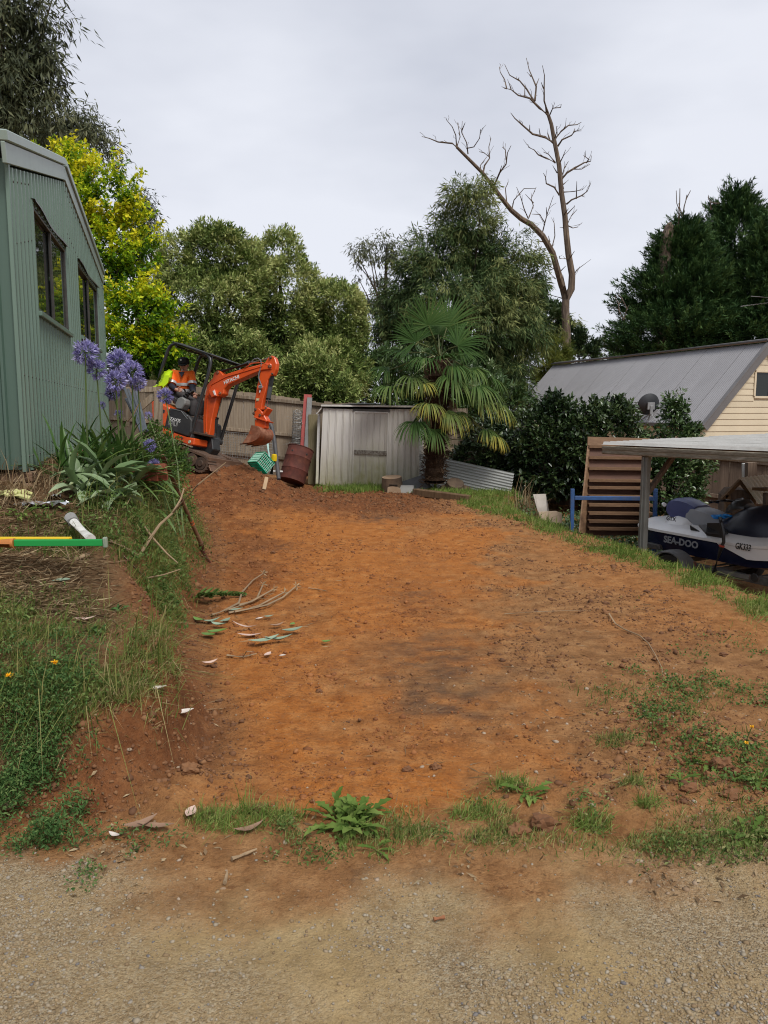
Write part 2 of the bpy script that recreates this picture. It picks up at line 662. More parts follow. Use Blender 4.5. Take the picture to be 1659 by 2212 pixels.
def ground_mat():
    m, nt, b, _ = nodes('earth')
    v = coords(nt, kind='World')
    A = nt.nodes.new('ShaderNodeAttribute'); A.attribute_name = 'zone'
    B = nt.nodes.new('ShaderNodeAttribute'); B.attribute_name = 'zone2'
    sa = nt.nodes.new('ShaderNodeSeparateColor'); nt.links.new(A.outputs['Color'], sa.inputs[0])
    sb = nt.nodes.new('ShaderNodeSeparateColor'); nt.links.new(B.outputs['Color'], sb.inputs[0])
    grav, oran, dark = sa.outputs[0], sa.outputs[1], sa.outputs[2]
    bank, red, pad = sb.outputs[0], sb.outputs[1], sb.outputs[2]
    nL, nM, nF, nG = noise_n(nt, v, 1.4, 5), noise_n(nt, v, 7, 6, 0.65), noise_n(nt, v, 42, 5, 0.7), noise_n(nt, v, 150, 4, 0.7)
    brown = ramp(nt, nM, [(0.3, (0.18, 0.083, 0.032)), (0.5, (0.3, 0.15, 0.06)), (0.7, (0.41, 0.225, 0.098))])
    ora = ramp(nt, nM, [(0.28, (0.27, 0.086, 0.02)), (0.5, (0.42, 0.15, 0.034)), (0.72, (0.5, 0.215, 0.064))])
    rd = ramp(nt, nM, [(0.3, (0.1, 0.034, 0.014)), (0.52, (0.18, 0.064, 0.024)), (0.72, (0.26, 0.105, 0.04))])
    gr = ramp(nt, nM, [(0.28, (0.26, 0.18, 0.085)), (0.5, (0.37, 0.262, 0.128)), (0.75, (0.46, 0.34, 0.18))])
    grey = ramp(nt, nF, [(0.3, (0.19, 0.15, 0.1)), (0.7, (0.36, 0.29, 0.2))])
    burn = ramp(nt, nF, [(0.3, (0.045, 0.03, 0.023)), (0.7, (0.11, 0.075, 0.055))])
    bk = ramp(nt, nF, [(0.3, (0.09, 0.05, 0.025)), (0.7, (0.2, 0.12, 0.06))])
    gsel = math_n(nt, 'MULTIPLY_ADD', nL, 2.6); gsel.node.inputs[2].default_value = -1.15; gsel.node.use_clamp = True
    gcol = mixc(nt, gsel, gr, grey)
    vo = nt.nodes.new('ShaderNodeTexVoronoi'); vo.inputs['Scale'].default_value = 130; nt.links.new(v, vo.inputs['Vector'])
    vsep = nt.nodes.new('ShaderNodeSeparateColor'); nt.links.new(vo.outputs['Color'], vsep.inputs[0])
    chip = ramp(nt, vsep.outputs[0], [(0.1, (0.15, 0.1, 0.055)), (0.4, (0.33, 0.24, 0.135)), (0.7, (0.42, 0.33, 0.21)), (0.95, (0.5, 0.44, 0.33))])
    vd = math_n(nt, 'MULTIPLY', math_n(nt, 'SUBTRACT', 0.55, vo.outputs['Distance'], True), grav)
    gcol = mixc(nt, math_n(nt, 'MULTIPLY', ramp_f(nt, nL, 0.42, 0.62), 0.5), gcol, chip)
    spl = lambda f, k: math_n(nt, 'ADD', f, math_n(nt, 'MULTIPLY', math_n(nt, 'SUBTRACT', nF, 0.5), k), True)
    col = mixc(nt, spl(oran, 0.9), brown, ora)
    col = mixc(nt, spl(red, 0.6), col, rd)
    col = mixc(nt, spl(bank, 0.5), col, bk)
    col = mixc(nt, spl(grav, 0.7), col, gcol)
    col = mixc(nt, math_n(nt, 'MULTIPLY', spl(dark, 0.8), 0.85), col, burn)
    # damp crumbs in drifts, and fine scrape lines left by the blade
    nP, nC, nD = noise_n(nt, v, 2.3, 5, 0.6), noise_n(nt, v, 26, 5, 0.75), noise_n(nt, v, 75, 3, 0.6)
    soil = math_n(nt, 'SUBTRACT', 1.0, grav, True)
    drift = ramp_f(nt, nP, 0.42, 0.66)
    k1 = math_n(nt, 'MULTIPLY', ramp_f(nt, nC, 0.53, 0.62), math_n(nt, 'MULTIPLY_ADD', drift, 0.75))
    k1.node.inputs[1].links[0].from_node.inputs[2].default_value = 0.12
    k2 = math_n(nt, 'MULTIPLY', ramp_f(nt, nD, 0.56, 0.64), 0.45)
    crumbs = math_n(nt, 'MULTIPLY', math_n(nt, 'MAXIMUM', k1, k2), math_n(nt, 'MULTIPLY', soil, 0.9))
    col = mixc(nt, crumbs, col, (0.11, 0.04, 0.016))
    vs = coords(nt, (2.5, 46, 2.5), 'World')
    nS = noise_n(nt, vs, 1.0, 4, 0.6)
    sc_ = math_n(nt, 'MULTIPLY', ramp_f(nt, nS, 0.5, 0.68), math_n(nt, 'MULTIPLY', pad, 0.28))
    col = mixc(nt, sc_, col, (0.4, 0.21, 0.09))
    sp = math_n(nt, 'MULTIPLY_ADD', nG, 0.7); sp.node.inputs[2].default_value = 0.65
    hs = nt.nodes.new('ShaderNodeHueSaturation'); nt.links.new(col, hs.inputs['Color']); nt.links.new(sp, hs.inputs['Value'])
    nt.links.new(hs.outputs[0], b.inputs['Base Color'])
    b.inputs['Roughness'].default_value = 0.95
    b.inputs['Specular IOR Level'].default_value = 0.1
    h = math_n(nt, 'ADD', math_n(nt, 'ADD', math_n(nt, 'MULTIPLY', nF, 0.9), math_n(nt, 'MULTIPLY', nG, 0.4)), math_n(nt, 'ADD', math_n(nt, 'ADD', math_n(nt, 'MULTIPLY', math_n(nt, 'MULTIPLY', nS, pad), 0.5), math_n(nt, 'MULTIPLY', math_n(nt, 'MULTIPLY', nC, soil), 0.8)), math_n(nt, 'MULTIPLY', math_n(nt, 'MULTIPLY', vd, ramp_f(nt, nL, 0.4, 0.6)), 0.55)))
    bump(nt, h, b, 1.0, 0.02)
    return m


EARTH = ground_mat()
xs = np.concatenate([[-400, -150, -70, -40, -25, -16, -11, -8], np.arange(-6.5, -3, 0.1), np.arange(-3, 3.4, 0.026), np.arange(3.4, 6.2, 0.1), [6.5, 7, 8, 10, 13, 18, 26, 40, 70, 150, 400]])
ys, yy = [-300, -60, -15, -4, -1, 0.3, 1.0], 1.3
while yy < 19:
    ys.append(yy)
    yy += max(0.017, 0.0075 * yy)
ys = np.array(ys + [19.5, 20.5, 22, 25, 30, 38, 50, 75, 120, 220, 500])
GX, GY = np.meshgrid(xs, ys)
gx, gy = GX.ravel(), GY.ravel()
gz = H(gx, gy)
mk = masks(gx, gy)
one = np.ones_like(gx)
zone = np.stack([mk[0], mk[1], mk[2], one], 1)
zone2 = np.stack([mk[3], mk[4], mk[5], one], 1)
nx = len(xs)
ii, jj = np.meshgrid(np.arange(len(ys) - 1), np.arange(nx - 1), indexing='ij')
q = (ii * nx + jj).ravel()
GF = np.stack([q, q + 1, q + nx + 1, q + nx], 1)
fy, fx = gy[GF].mean(1), gx[GF].mean(1)
cls = np.where(fy < 2.72, 0, np.where((fx > np.interp(fy, FY, FX) - 0.1) & (fx < np.interp(fy, XY, XX) - 0.5) & (fy < 17), 1, 2))
for k, nm in enumerate(('gravel_driveway', 'dirt_pad', 'ground')):
    ff = GF[cls == k]
    used, inv = np.unique(ff, return_inverse=True)
    o = np_obj(nm, np.stack([gx, gy, gz], 1)[used], inv.reshape(ff.shape), EARTH, None, {'zone': zone[used], 'zone2': zone2[used]}, smooth=True)
    o['kind'] = 'structure'


def stone_mat(name, stops, rough=0.85):
    m, nt, b, _ = nodes(name)
    a = nt.nodes.new('ShaderNodeAttribute'); a.attribute_name = 'rnd'
    col = ramp(nt, a.outputs['Fac'], stops)
    f = noise_n(nt, coords(nt, kind='World'), 60, 4)
    nt.links.new(mixc(nt, math_n(nt, 'MULTIPLY', f, 0.5), col, (0.12, 0.09, 0.06)), b.inputs['Base Color'])
    b.inputs['Roughness'].default_value = rough
    b.inputs['Specular IOR Level'].default_value = 0.2
    return m


def on_ground(x, y, dz=0.0):
    return np.stack([x, y, H(x, y) + dz], 1)


def rnd_xy(n, x0, x1, y0, y1, dens, pw=1.0):
    """random points kept with probability dens(x, y); near ones favoured by pw"""
    t = RNG.random(n)
    y = (y0 ** (1 - pw) + t * (y1 ** (1 - pw) - y0 ** (1 - pw))) ** (1 / (1 - pw)) if pw != 1 else y0 * (y1 / y0) ** t
    x = RNG.uniform(x0, x1, n)
    k = RNG.random(n) < dens(x, y)
    return x[k], y[k]


inview = lambda x, y: (np.abs(x) < 0.53 * y + 0.15)
GRAVEL = stone_mat('gravel_stone', [(0, (0.22, 0.15, 0.08)), (0.4, (0.34, 0.25, 0.14)), (0.7, (0.3, 0.25, 0.18)), (0.9, (0.38, 0.33, 0.25)), (0.97, (0.12, 0.12, 0.13)), (1, (0.46, 0.42, 0.35))])
PEB = stone_mat('dusty_pebble', [(0, (0.2, 0.12, 0.06)), (0.6, (0.3, 0.2, 0.12)), (1, (0.4, 0.32, 0.24))])
CLOD = stone_mat('dirt_clod', [(0, (0.1, 0.038, 0.016)), (0.5, (0.17, 0.068, 0.026)), (1, (0.26, 0.12, 0.048))])
CLOD_O = stone_mat('orange_clod', [(0, (0.17, 0.055, 0.015)), (0.5, (0.27, 0.09, 0.022)), (1, (0.36, 0.14, 0.042))])
x, y = rnd_xy(60000, -1.8, 1.8, 1.45, 3.0, lambda x, y: inview(x, y) * masks(x, y)[0] * (0.16 + 0.85 * sst(fbm(x * 1.6, y * 1.6, 51, 3), 0.4, 0.7) + 0.35 * (x < -0.8)).clip(0, 1), 1.6)
stones('loose_gravel', on_ground(x, y, 0.001), np.exp(RNG.normal(-5.75, 0.5, len(x))).clip(0.0014, 0.0095), GRAVEL)
x, y = rnd_xy(30000, -1.4, 2.0, 2.3, 4.8, lambda x, y: inview(x, y) * (0.02 + 0.07 * sst(x, 0.2, 1.2)) * (1 - masks(x, y)[0]))
stones('scattered_pebbles', on_ground(x, y, 0.0005), np.exp(RNG.normal(-5.3, 0.5, len(x))).clip(0.002, 0.014), PEB)


def clod_d(x, y):
    g, o, d, b, r, p = masks(x, y)
    patch = sst(fbm(x * 2.2, y * 2.2, 61, 4), 0.42, 0.7)
    return inview(x, y) * (0.06 * p + 0.6 * p * patch + 1.1 * r * (x < 1.5) + 0.7 * np.exp(-(((x - 1.45) / 0.45) ** 2 + ((y - 3.55) / 0.5) ** 2)) + 0.5 * np.exp(-(((x + 0.6) / 0.5) ** 2 + ((y - 3.2) / 0.25) ** 2))).clip(0, 1) * (y > 2.75)


x, y = rnd_xy(120000, -4.5, 2.6, 2.75, 16.2, clod_d)
om = masks(x, y)[1] > 0.5
sz = np.exp(RNG.normal(-5.35, 0.6, len(x))).clip(0.002, 0.026) * (0.8 + 0.06 * y)
stones('loose_clods', on_ground(x[~om], y[~om], 0.001), sz[~om], CLOD, 0.75)
stones('orange_crumbs', on_ground(x[om], y[om], 0.001), sz[om] * 0.8, CLOD_O, 0.75)

# ------------------------------------------------------------------ sheet metal
def profile(kind, pitch, amp, width):
    """(u, height) pairs across a sheet"""
    pts, u = [], 0.0
    if kind == 'sine':
        n = max(1, round(width / pitch))
        for i in range(n * 8 + 1): pts.append((width * i / (n * 8), amp * math.sin(2 * math.pi * i / 8)))
    elif kind == 'rib':          # wide pans with a pair of narrow ribs
        pts.append((0, 0))
        k = 0
        while u + pitch <= width + 1e-4:
            for du, h in ((0.30, 0), (0.34, amp), (0.40, amp), (0.44, 0), (0.56, 0), (0.60, amp), (0.66, amp), (0.70, 0)): pts.append((u + du * pitch, h))
            u += pitch
        pts.append((width, 0))
    elif kind == 'trap':
        pts.append((0, 0))
        while u + pitch <= width + 1e-4:
            for du, h in ((0.3, 0), (0.42, amp), (0.68, amp), (0.8, 0)): pts.append((u + du * pitch, h))
            u += pitch
        pts.append((width, 0))
    return pts


def sheet(o, ud, vd, nd, prof, lo, hi, nv=1, mb=None):
    """ribbed sheet; lo/hi give the v limits at a given u"""
    mb = mb or MB()
    o, ud, vd, nd = Vector(o), Vector(ud), Vector(vd), Vector(nd)
    cols = []
    for u, h in prof:
        a, b = lo(u), hi(u)
        cols.append([o + ud * u + vd * (a + (b - a) * i / nv) + nd * h for i in range(nv + 1)])
    G = [[c[i] for c in cols] for i in range(nv + 1)]
    mb.grid(G)
    mb.grid([[p - nd * 0.0012 for p in r] for r in G])
    return mb


def weathered(name, base, dirt, foot, rough=0.5, metal=0.0, zlo=0.0, zhi=1.0, amt=0.8, streak=(9, 9, 0.7), bmp=0.05):
    """painted or galvanised sheet: streaky grime, growth creeping up from the foot (world z)"""
    m, nt, b, _ = nodes(name)
    v = coords(nt, streak, 'World')
    f = noise_n(nt, v, 1.0, 6, 0.65)
    f2 = noise_n(nt, coords(nt, kind='World'), 6, 5, 0.6)
    col = mixc(nt, math_n(nt, 'MULTIPLY', ramp_f(nt, f, 0.45, 0.72), 0.6), base, dirt)
    g = nt.nodes.new('ShaderNodeNewGeometry')
    sx = nt.nodes.new('ShaderNodeSeparateXYZ')
    nt.links.new(g.outputs['Position'], sx.inputs[0])
    mr = nt.nodes.new('ShaderNodeMapRange')
    nt.links.new(math_n(nt, 'ADD', sx.outputs['Z'], math_n(nt, 'MULTIPLY', math_n(nt, 'SUBTRACT', f, 0.5), 1.3)), mr.inputs[0])
    mr.inputs[1].default_value, mr.inputs[2].default_value, mr.inputs[3].default_value, mr.inputs[4].default_value = zlo, zhi, amt, 0
    k = math_n(nt, 'MULTIPLY', mr.outputs[0], math_n(nt, 'ADD', f2, 0.3), True)
    col = mixc(nt, k, col, foot)
    nt.links.new(col, b.inputs['Base Color'])
    b.inputs['Roughness'].default_value = rough
    b.inputs['Metallic'].default_value = metal
    bump(nt, f2, b, bmp, 0.01)
    return m


WOOD_G = M('weathered_grey_wood', (0.3, 0.24, 0.175), (0.17, 0.13, 0.092), 3.0, 0.9, bmp=0.5, stretch=(9, 9, 0.6), c3=(0.38, 0.33, 0.26), spec=0.1, vary=0.28)
WOOD_D = M('dark_fence_wood', (0.16, 0.12, 0.09), (0.09, 0.065, 0.05), 3.0, 0.9, bmp=0.5, stretch=(9, 9, 0.6), spec=0.1, vary=0.25)
WOOD_H = M('bare_timber', (0.2, 0.13, 0.075), (0.12, 0.075, 0.042), 3.0, 0.85, bmp=0.4, stretch=(6, 6, 1.5), spec=0.1)
WHITE = M('white_paint', (0.7, 0.7, 0.68), (0.55, 0.54, 0.5), 5, 0.5, bmp=0.05, vary=0.05)
BLACK = M('black_metal', (0.018, 0.02, 0.022), (0.03, 0.03, 0.03), 5, 0.35, bmp=0.05, spec=0.5, vary=0.1)
DARK = M('dark_plastic', (0.02, 0.02, 0.022), (0.035, 0.034, 0.033), 6, 0.55, bmp=0.1, vary=0.1)
GLASS, _nt, _b, _ = nodes('dark_window_glass')
_b.inputs['Base Color'].default_value = (0.015, 0.018, 0.016, 1)
_b.inputs['Roughness'].default_value = 0.03
_b.inputs['Specular IOR Level'].default_value = 0.4
bump(_nt, noise_n(_nt, coords(_nt, kind='World'), 2.2, 2), _b, 0.12, 0.02)

# ------------------------------------------------------------------ green corrugated shed at the left
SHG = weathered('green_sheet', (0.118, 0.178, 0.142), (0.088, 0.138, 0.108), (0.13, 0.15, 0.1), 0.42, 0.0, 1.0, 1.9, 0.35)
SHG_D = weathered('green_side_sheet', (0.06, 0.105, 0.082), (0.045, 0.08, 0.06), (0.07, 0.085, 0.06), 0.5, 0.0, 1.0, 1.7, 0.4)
SHG_L = weathered('green_flashing', (0.24, 0.3, 0.27), (0.19, 0.245, 0.22), (0.2, 0.24, 0.2), 0.4, 0.0, 0, 1, 0)
ALU = M('bronze_aluminium', (0.05, 0.047, 0.043), (0.075, 0.07, 0.062), 8, 0.4, 0.3, 0.05, vary=0.05)
za = frame(0, 500, 800)
A0 = P(52, 1003, 6.0)
WD = V3(-0.258, 1, 0).normalized()
WN = V3(WD.y, -WD.x, 0)
UP = V3(0, 0, 1)


def ws(px, py):
    p = PP(px, py, A0, WN)
    return (p - A0).dot(WD), p.z


shed = thing('green_shed', 'green corrugated metal shed with two windows beside the agapanthus bed', 'shed', A0 - V3(0.3, 0, 0.1))
zb = A0.z - 0.06
pn, pa, pf = ws(*za(24, 318)), ws(*za(507, 448)), ws(*za(833, 1300))
L = ws(222, 700)[0]


def roofz(u):
    if u < pa[0]: return pn[1] + (pa[1] - pn[1]) * (u - pn[0]) / (pa[0] - pn[0])
    return pa[1] + (pf[1] - pa[1]) * (u - pa[0]) / (pf[0] - pa[0])


wins = []
for (l0, l1, r0, r1) in (((240, 655), (305, 1505), (515, 985), (552, 1668)), ((616, 1098), (655, 1712), (778, 1335), (806, 1805))):
    a, b_, c_, d_ = ws(*za(*l0)), ws(*za(*l1)), ws(*za(*r0)), ws(*za(*r1))
    wins.append(((a[0] + b_[0]) / 2, (c_[0] + d_[0]) / 2, (b_[1] + d_[1]) / 2, (a[1] + c_[1]) / 2))
pr = profile('trap', 0.16, 0.026, L)
# wall sheets, cut round the windows: each strip between openings is a sheet of its own
cuts = [0.0] + [v for w in wins for v in (w[0], w[1])] + [L]
for i in range(len(cuts) - 1):
    seg = [(cuts[i], 0)] + [p for p in pr if cuts[i] < p[0] < cuts[i + 1]] + [(cuts[i + 1], 0)]
    if i % 2 == 0:
        sheet(V3(A0.x, A0.y, 0), WD, UP, WN, seg, lambda u: zb, roofz).obj('wall_sheet', SHG, shed)
    else:
        w = wins[i // 2]
        sheet(V3(A0.x, A0.y, 0), WD, UP, WN, seg, lambda u: zb, lambda u: w[2]).obj('wall_sheet', SHG, shed)
        sheet(V3(A0.x, A0.y, 0), WD, UP, WN, seg, lambda u: w[3], roofz).obj('wall_sheet', SHG, shed)
wp = lambda u, z, n=0.0: V3(A0.x, A0.y, 0) + WD * u + UP * z + WN * n
sd = -WN
DEEP = 5.0
spr = profile('rib', 0.3, 0.02, DEEP)
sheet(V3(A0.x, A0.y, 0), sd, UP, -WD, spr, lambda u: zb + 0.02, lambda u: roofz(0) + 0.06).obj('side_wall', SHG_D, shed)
MB().prism([wp(0, 0, 0) + UP * zb, wp(L, zb), wp(L, roofz(L)), wp(pa[0], pa[1]), wp(0, roofz(0))], sd * 0.02).v
back = MB()
back.hexa([wp(L, zb - .3), wp(L, zb - .3) + sd * DEEP, wp(L - .03, zb - .3) + sd * DEEP, wp(L - .03, zb - .3)], [wp(L, roofz(L)), wp(L, roofz(L)) + sd * DEEP, wp(L - .03, roofz(L)) + sd * DEEP, wp(L - .03, roofz(L))])
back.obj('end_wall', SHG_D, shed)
# corner flashings, barge boards with a lipped capping, roof sheets
fl = MB()
fl.beam(wp(-0.012, zb, 0.006), wp(-0.012, roofz(0) + .05, 0.006), 0.05, 0.03, WN)
fl.obj('corner_flashing', SHG, shed, bevel=0.004)
fl = MB()
fl.beam(wp(L + 0.005, zb, 0.004), wp(L + 0.005, roofz(L), 0.004), 0.035, 0.06, WN)
fl.obj('corner_flashing', SHG, shed, bevel=0.004)
e0, e1, e2 = wp(-0.16, roofz(-0.16) + .02, .035), wp(pa[0], pa[1] + .02, .035), wp(L + .12, roofz(L + .12) + .02, .035)
for p, q_ in ((e0, e1), (e1, e2)):
    nrm = WN.cross((q_ - p).normalized()).normalized()
    nrm = nrm if nrm.z > 0 else -nrm
    b1 = MB(); b1.prism([p - nrm * 0.0, q_ - nrm * 0.0, q_ + nrm * .145, p + nrm * .145], -WN * 0.03); b1.obj('barge_board', SHG_L, shed, bevel=0.004)
    b2 = MB(); b2.prism([p + nrm * .148 + WN * .022, q_ + nrm * .148 + WN * .022, q_ + nrm * .225 + WN * .022, p + nrm * .225 + WN * .022], -WN * 0.06); b2.obj('barge_capping', SHG_L, shed, bevel=0.008)
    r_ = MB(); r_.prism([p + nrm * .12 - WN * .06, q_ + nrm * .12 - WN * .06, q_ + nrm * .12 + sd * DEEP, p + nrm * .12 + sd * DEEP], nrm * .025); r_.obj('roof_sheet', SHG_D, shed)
for (s0, s1, z0, z1) in wins:
    f = MB()
    for (a, b_) in (((s0, z0), (s1, z0)), ((s0, z1), (s1, z1)), ((s0, z0), (s0, z1)), ((s1, z0), (s1, z1))):
        f.beam(wp(*a, -0.008), wp(*b_, -0.008), 0.045, 0.05, WN) if a[1] == b_[1] else f.beam(wp(a[0], a[1] + .026, -0.011), wp(b_[0], b_[1] - .026, -0.011), 0.045, 0.05, WN)
    fr = f.obj('window', ALU, shed, bevel=0.004)
    mid = s0 + (s1 - s0) * 0.5
    for k, (a, b_) in enumerate(((s0 + .03, mid + .02), (mid - .02, s1 - .03))):
        n = -0.022 + 0.016 * k
        g = MB(); g.prism([wp(a, z0 + .03, n), wp(b_, z0 + .03, n), wp(b_, z1 - .03, n), wp(a, z1 - .03, n)], -WN * .005); g.obj('pane', GLASS, fr)
    m_ = MB(); m_.beam(wp(mid, z0 + .027, 0.0), wp(mid, z1 - .027, 0.0), 0.035, 0.03, WN); m_.obj('mullion', ALU, fr, bevel=0.003)
    m_ = MB(); m_.beam(wp(s0 - .05, z0 - .035, 0.025), wp(s1 + .05, z0 - .035, 0.025), 0.06, 0.045, UP); m_.obj('sill', SHG, fr, bevel=0.006)
    # head flashing, sprung loose and sagging
    m_ = MB()
    m_.grid([[wp(s0 - .06 + (s1 - s0 + .12) * t, z1 + .05, 0.012) for t in np.linspace(0, 1, 12)],
             [wp(s0 - .06 + (s1 - s0 + .12) * t, z1 + .045 + .004 * math.sin(9 * t), 0.04 + .012 * math.sin(7 * t + 1)) for t in np.linspace(0, 1, 12)],
             [wp(s0 - .06 + (s1 - s0 + .12) * t, z1 + .02 + .006 * math.sin(8 * t + 1), 0.045 + .012 * math.sin(7 * t + 1)) for t in np.linspace(0, 1, 12)]])
    m_.obj('head_flashing', ALU, fr, smooth=True)
sc = MB()
for z in (zb + .12, zb + .75, roofz(0) - .55, roofz(0) - .1):
    u = 0.078
    while u < L:
        if not any(w[0] - .05 < u < w[1] + .05 and w[2] - .1 < z < w[3] + .1 for w in wins): sc.lathe([(0.0, .006), (.006, .006), (.009, .002), (.009, 0)], wp(u, z + (roofz(u) - roofz(0) if z > zb + 1 else 0), .026), WN, 6)
        u += 0.16
o = sc.obj('roofing_screw', ALU, shed)
o['kind'] = 'stuff'

BRICKM = M('red_brick', (0.3, 0.085, 0.045), (0.2, 0.06, 0.035), 9, 0.9, bmp=0.6, c3=(0.36, 0.14, 0.08), spec=0.1, vary=0.2)
BRICKP = M('pale_brick', (0.3, 0.2, 0.13), (0.2, 0.12, 0.08), 9, 0.9, bmp=0.6, spec=0.1, vary=0.2)


def brick_mesh(mat, w=0.23, d=0.11, h=0.076):
    m = MB(); m.box((0, 0, 0), (w, d, h))
    o = m.obj('brick', mat, None, bevel=0.006)
    me = o.data
    bpy.data.objects.remove(o)
    return me


BM1, BM2 = brick_mesh(BRICKM), brick_mesh(BRICKP)
yaw = math.atan2(WD.y, WD.x)
for k, (u, off) in enumerate(((0.16, -0.07), (0.2, -1.0))):
    c = wp(0, 0) + (WD * u if k == 0 else sd * 0.55 + WD * .1) + WN * (off if k == 0 else 0)
    p = thing('brick_pier', ('pale brick stump holding up the near corner of the green shed', 'half buried brick stump under the dark side of the green shed')[k], 'pier', (c.x, c.y, zb - 0.34), 'brick stumps under the green shed')
    for i in range(4):
        for j in range(2):
            inst(BM2, 'brick', p, c + V3(math.cos(yaw + (i % 2) * 1.57), math.sin(yaw + (i % 2) * 1.57), 0) * 0 + (V3(-math.sin(yaw + (i % 2) * 1.57), math.cos(yaw + (i % 2) * 1.57), 0) * (j - .5) * 0.12) + UP * (zb - 0.3 + i * 0.084 - c.z), (random.uniform(-.03, .03), random.uniform(-.03, .03), yaw + (i % 2) * 1.57 + random.uniform(-.05, .05)))

# ------------------------------------------------------------------ paling fences
def palings(name, label, cat, pa_, pb_, top, bot, pw, mat, rails, capz=None, group=None, lean=0.0, nd=None):
    """pa_/pb_: ground-plan ends; top/bot: functions of t giving z"""
    a, b = Vector((pa_[0], pa_[1], 0)), Vector((pb_[0], pb_[1], 0))
    d = (b - a).normalized()
    n = Vector((d.y, -d.x, 0))
    if n.y > 0: n = -n
    Lf = (b - a).length
    f = thing(name, label, cat, (a.x, a.y, bot(0)), group)
    m = MB()
    hv = [(-.5, 0), (.5, 0), (.5, 1), (.42, 1.0), (-.5, .994)]
    meshes = []
    for v in range(4):
        m = MB(); m.prism([V3(x, 0, z + (random.uniform(-.006, .006) if z > .5 else 0)) for x, z in hv], V3(0, 0.014, 0))
        o = m.obj('paling', mat, None); meshes.append(o.data); off = o.location.copy(); bpy.data.objects.remove(o)
    N = int(Lf / (pw * 0.98))
    ang = math.atan2(d.y, d.x)
    for i in range(N):
        t = (i + .5) / N
        h = top(t) - bot(t) + random.uniform(-.025, .02)
        me = meshes[i % 4]
        c = a + d * (Lf * t) + n * (0.006 * (i % 2) + random.uniform(0, .003)) + UP * (bot(t) + h * .5)
        inst(me, 'paling', f, c, (random.uniform(-.006, .006), random.uniform(-.007, .007), ang + math.pi), (pw * random.uniform(.96, 1.02), 1, h / 1.0))
    for rz in rails:
        m = MB()
        m.beam(a + n * .045 + UP * (top(0) - rz), b + n * .045 + UP * (top(1) - rz), 0.045, 0.075)
        m.obj('rail', mat, f, bevel=0.004)
    k = max(2, int(Lf / 2.4))
    for i in range(k + 1):
        t = min(max(i / k, .01), .99)
        p = a + d * (Lf * t) - n * .07
        m = MB(); m.beam(p + UP * (bot(t) - .05), p + UP * (top(t) - .12), .1, .1, d); m.obj('post', mat, f, bevel=0.006)
    return f


YF = 17.7
fl_, fr_ = P(225, 806, YF), P(1010, 888, YF + .3)
gz0 = lambda t: 0.35 - 0.35 * t
palings('paling_fence', 'weathered grey paling fence running behind the orange excavator', 'fence', fl_, fr_, lambda t: (fl_.z + (P(690, 868, YF + .2).z - fl_.z) * min(t / .592, 1)) if t < .592 else P(690, 868, YF + .2).z - (t - .592) * .35, gz0, 0.188, WOOD_G, (0.24, 1.0, 1.55))
fl2, fr2 = P(1085, 950, 17.2), P(1700, 985, 13.9)
palings('paling_fence', 'dark brown paling fence between the cream house and the carport', 'fence', (1.55, 18.1), (8.0, 14.2), lambda t: 1.5 - 0.72 * t, lambda t: -0.55 - .6 * t, 0.15, WOOD_D, (0.2, 0.95))

# ------------------------------------------------------------------ tin garden shed
ZINC = weathered('aged_zinc_sheet', (0.64, 0.62, 0.58), (0.45, 0.42, 0.365), (0.27, 0.25, 0.1), 0.55, 0.15, -0.1, 0.95, 0.95, (14, 14, 0.8))
ZINC_D = weathered('door_zinc_sheet', (0.57, 0.545, 0.495), (0.38, 0.35, 0.3), (0.23, 0.22, 0.06), 0.55, 0.15, -0.1, 1.05, 1.1, (14, 14, 0.8))
ROOFM = M('shed_roof_metal', (0.1, 0.095, 0.09), (0.2, 0.19, 0.175), 4, 0.6, 0.3, 0.15)
zs = frame(1100, 1400, 1000)
T0 = P(*zs(262, 842), 16.75)
TD = V3(1, -0.10, 0).normalized()
TN = V3(-0.10, -1, 0).normalized()
tq = lambda x, y: PP(*zs(x, y), T0, TN)
tin = thing('tin_shed', 'low pale corrugated tin shed with a ribbed door beside the palm', 'shed', T0)


def ribbed(name, bl, br, tr, tl, ribs, mat, nrm, amp=0.016, rw=0.012, nv=1):
    pr_ = [(0, 0)]
    for r_ in ribs: pr_ += [(r_ - rw * 1.6, 0), (r_ - rw * .6, amp), (r_ + rw * .6, amp), (r_ + rw * 1.6, 0)]
    pr_ += [(1, 0)]
    m = MB()
    G = [[(bl.lerp(br, u)).lerp(tl.lerp(tr, u), v) + nrm * h for u, h in pr_] for v in (0, 1)]
    m.grid(G)
    m.grid([[p - nrm * .003 for p in r_] for r_ in G])
    return m.obj(name, mat, tin)


ribbed('wall_sheet', tq(262, 840), tq(476, 886), tq(491, 350), tq(285, 345), [.2, .24, .42, .46, .64, .68, .86, .9], ZINC, TN)
ribbed('wall_sheet', tq(703, 880), tq(915, 912), tq(912, 350), tq(718, 350), [.12, .16, .3, .34, .5, .54, .7, .74, .88, .92], ZINC, TN)
hd = MB(); hd.beam(tq(480, 356) + TN * .0, tq(722, 362), .05, .06, UP); hd.obj('door_head', ROOFM, tin)
door = ribbed('door', tq(478, 884) + TN * .012, tq(698, 896) + TN * .012, tq(713, 372) + TN * .012, tq(494, 366) + TN * .012, [.2, .38, .57, .76, .93], ZINC_D, TN, .014, .015)
db = MB()
for a, b_ in (((494, 368), (713, 374)), ((478, 888), (698, 898)), ((476, 886), (492, 366)), ((699, 897), (714, 373))):
    db.beam(tq(*a) + TN * .016, tq(*b_) + TN * .016, .03, .025, TN)
db.obj('door_frame', ZINC, door, bevel=.003)
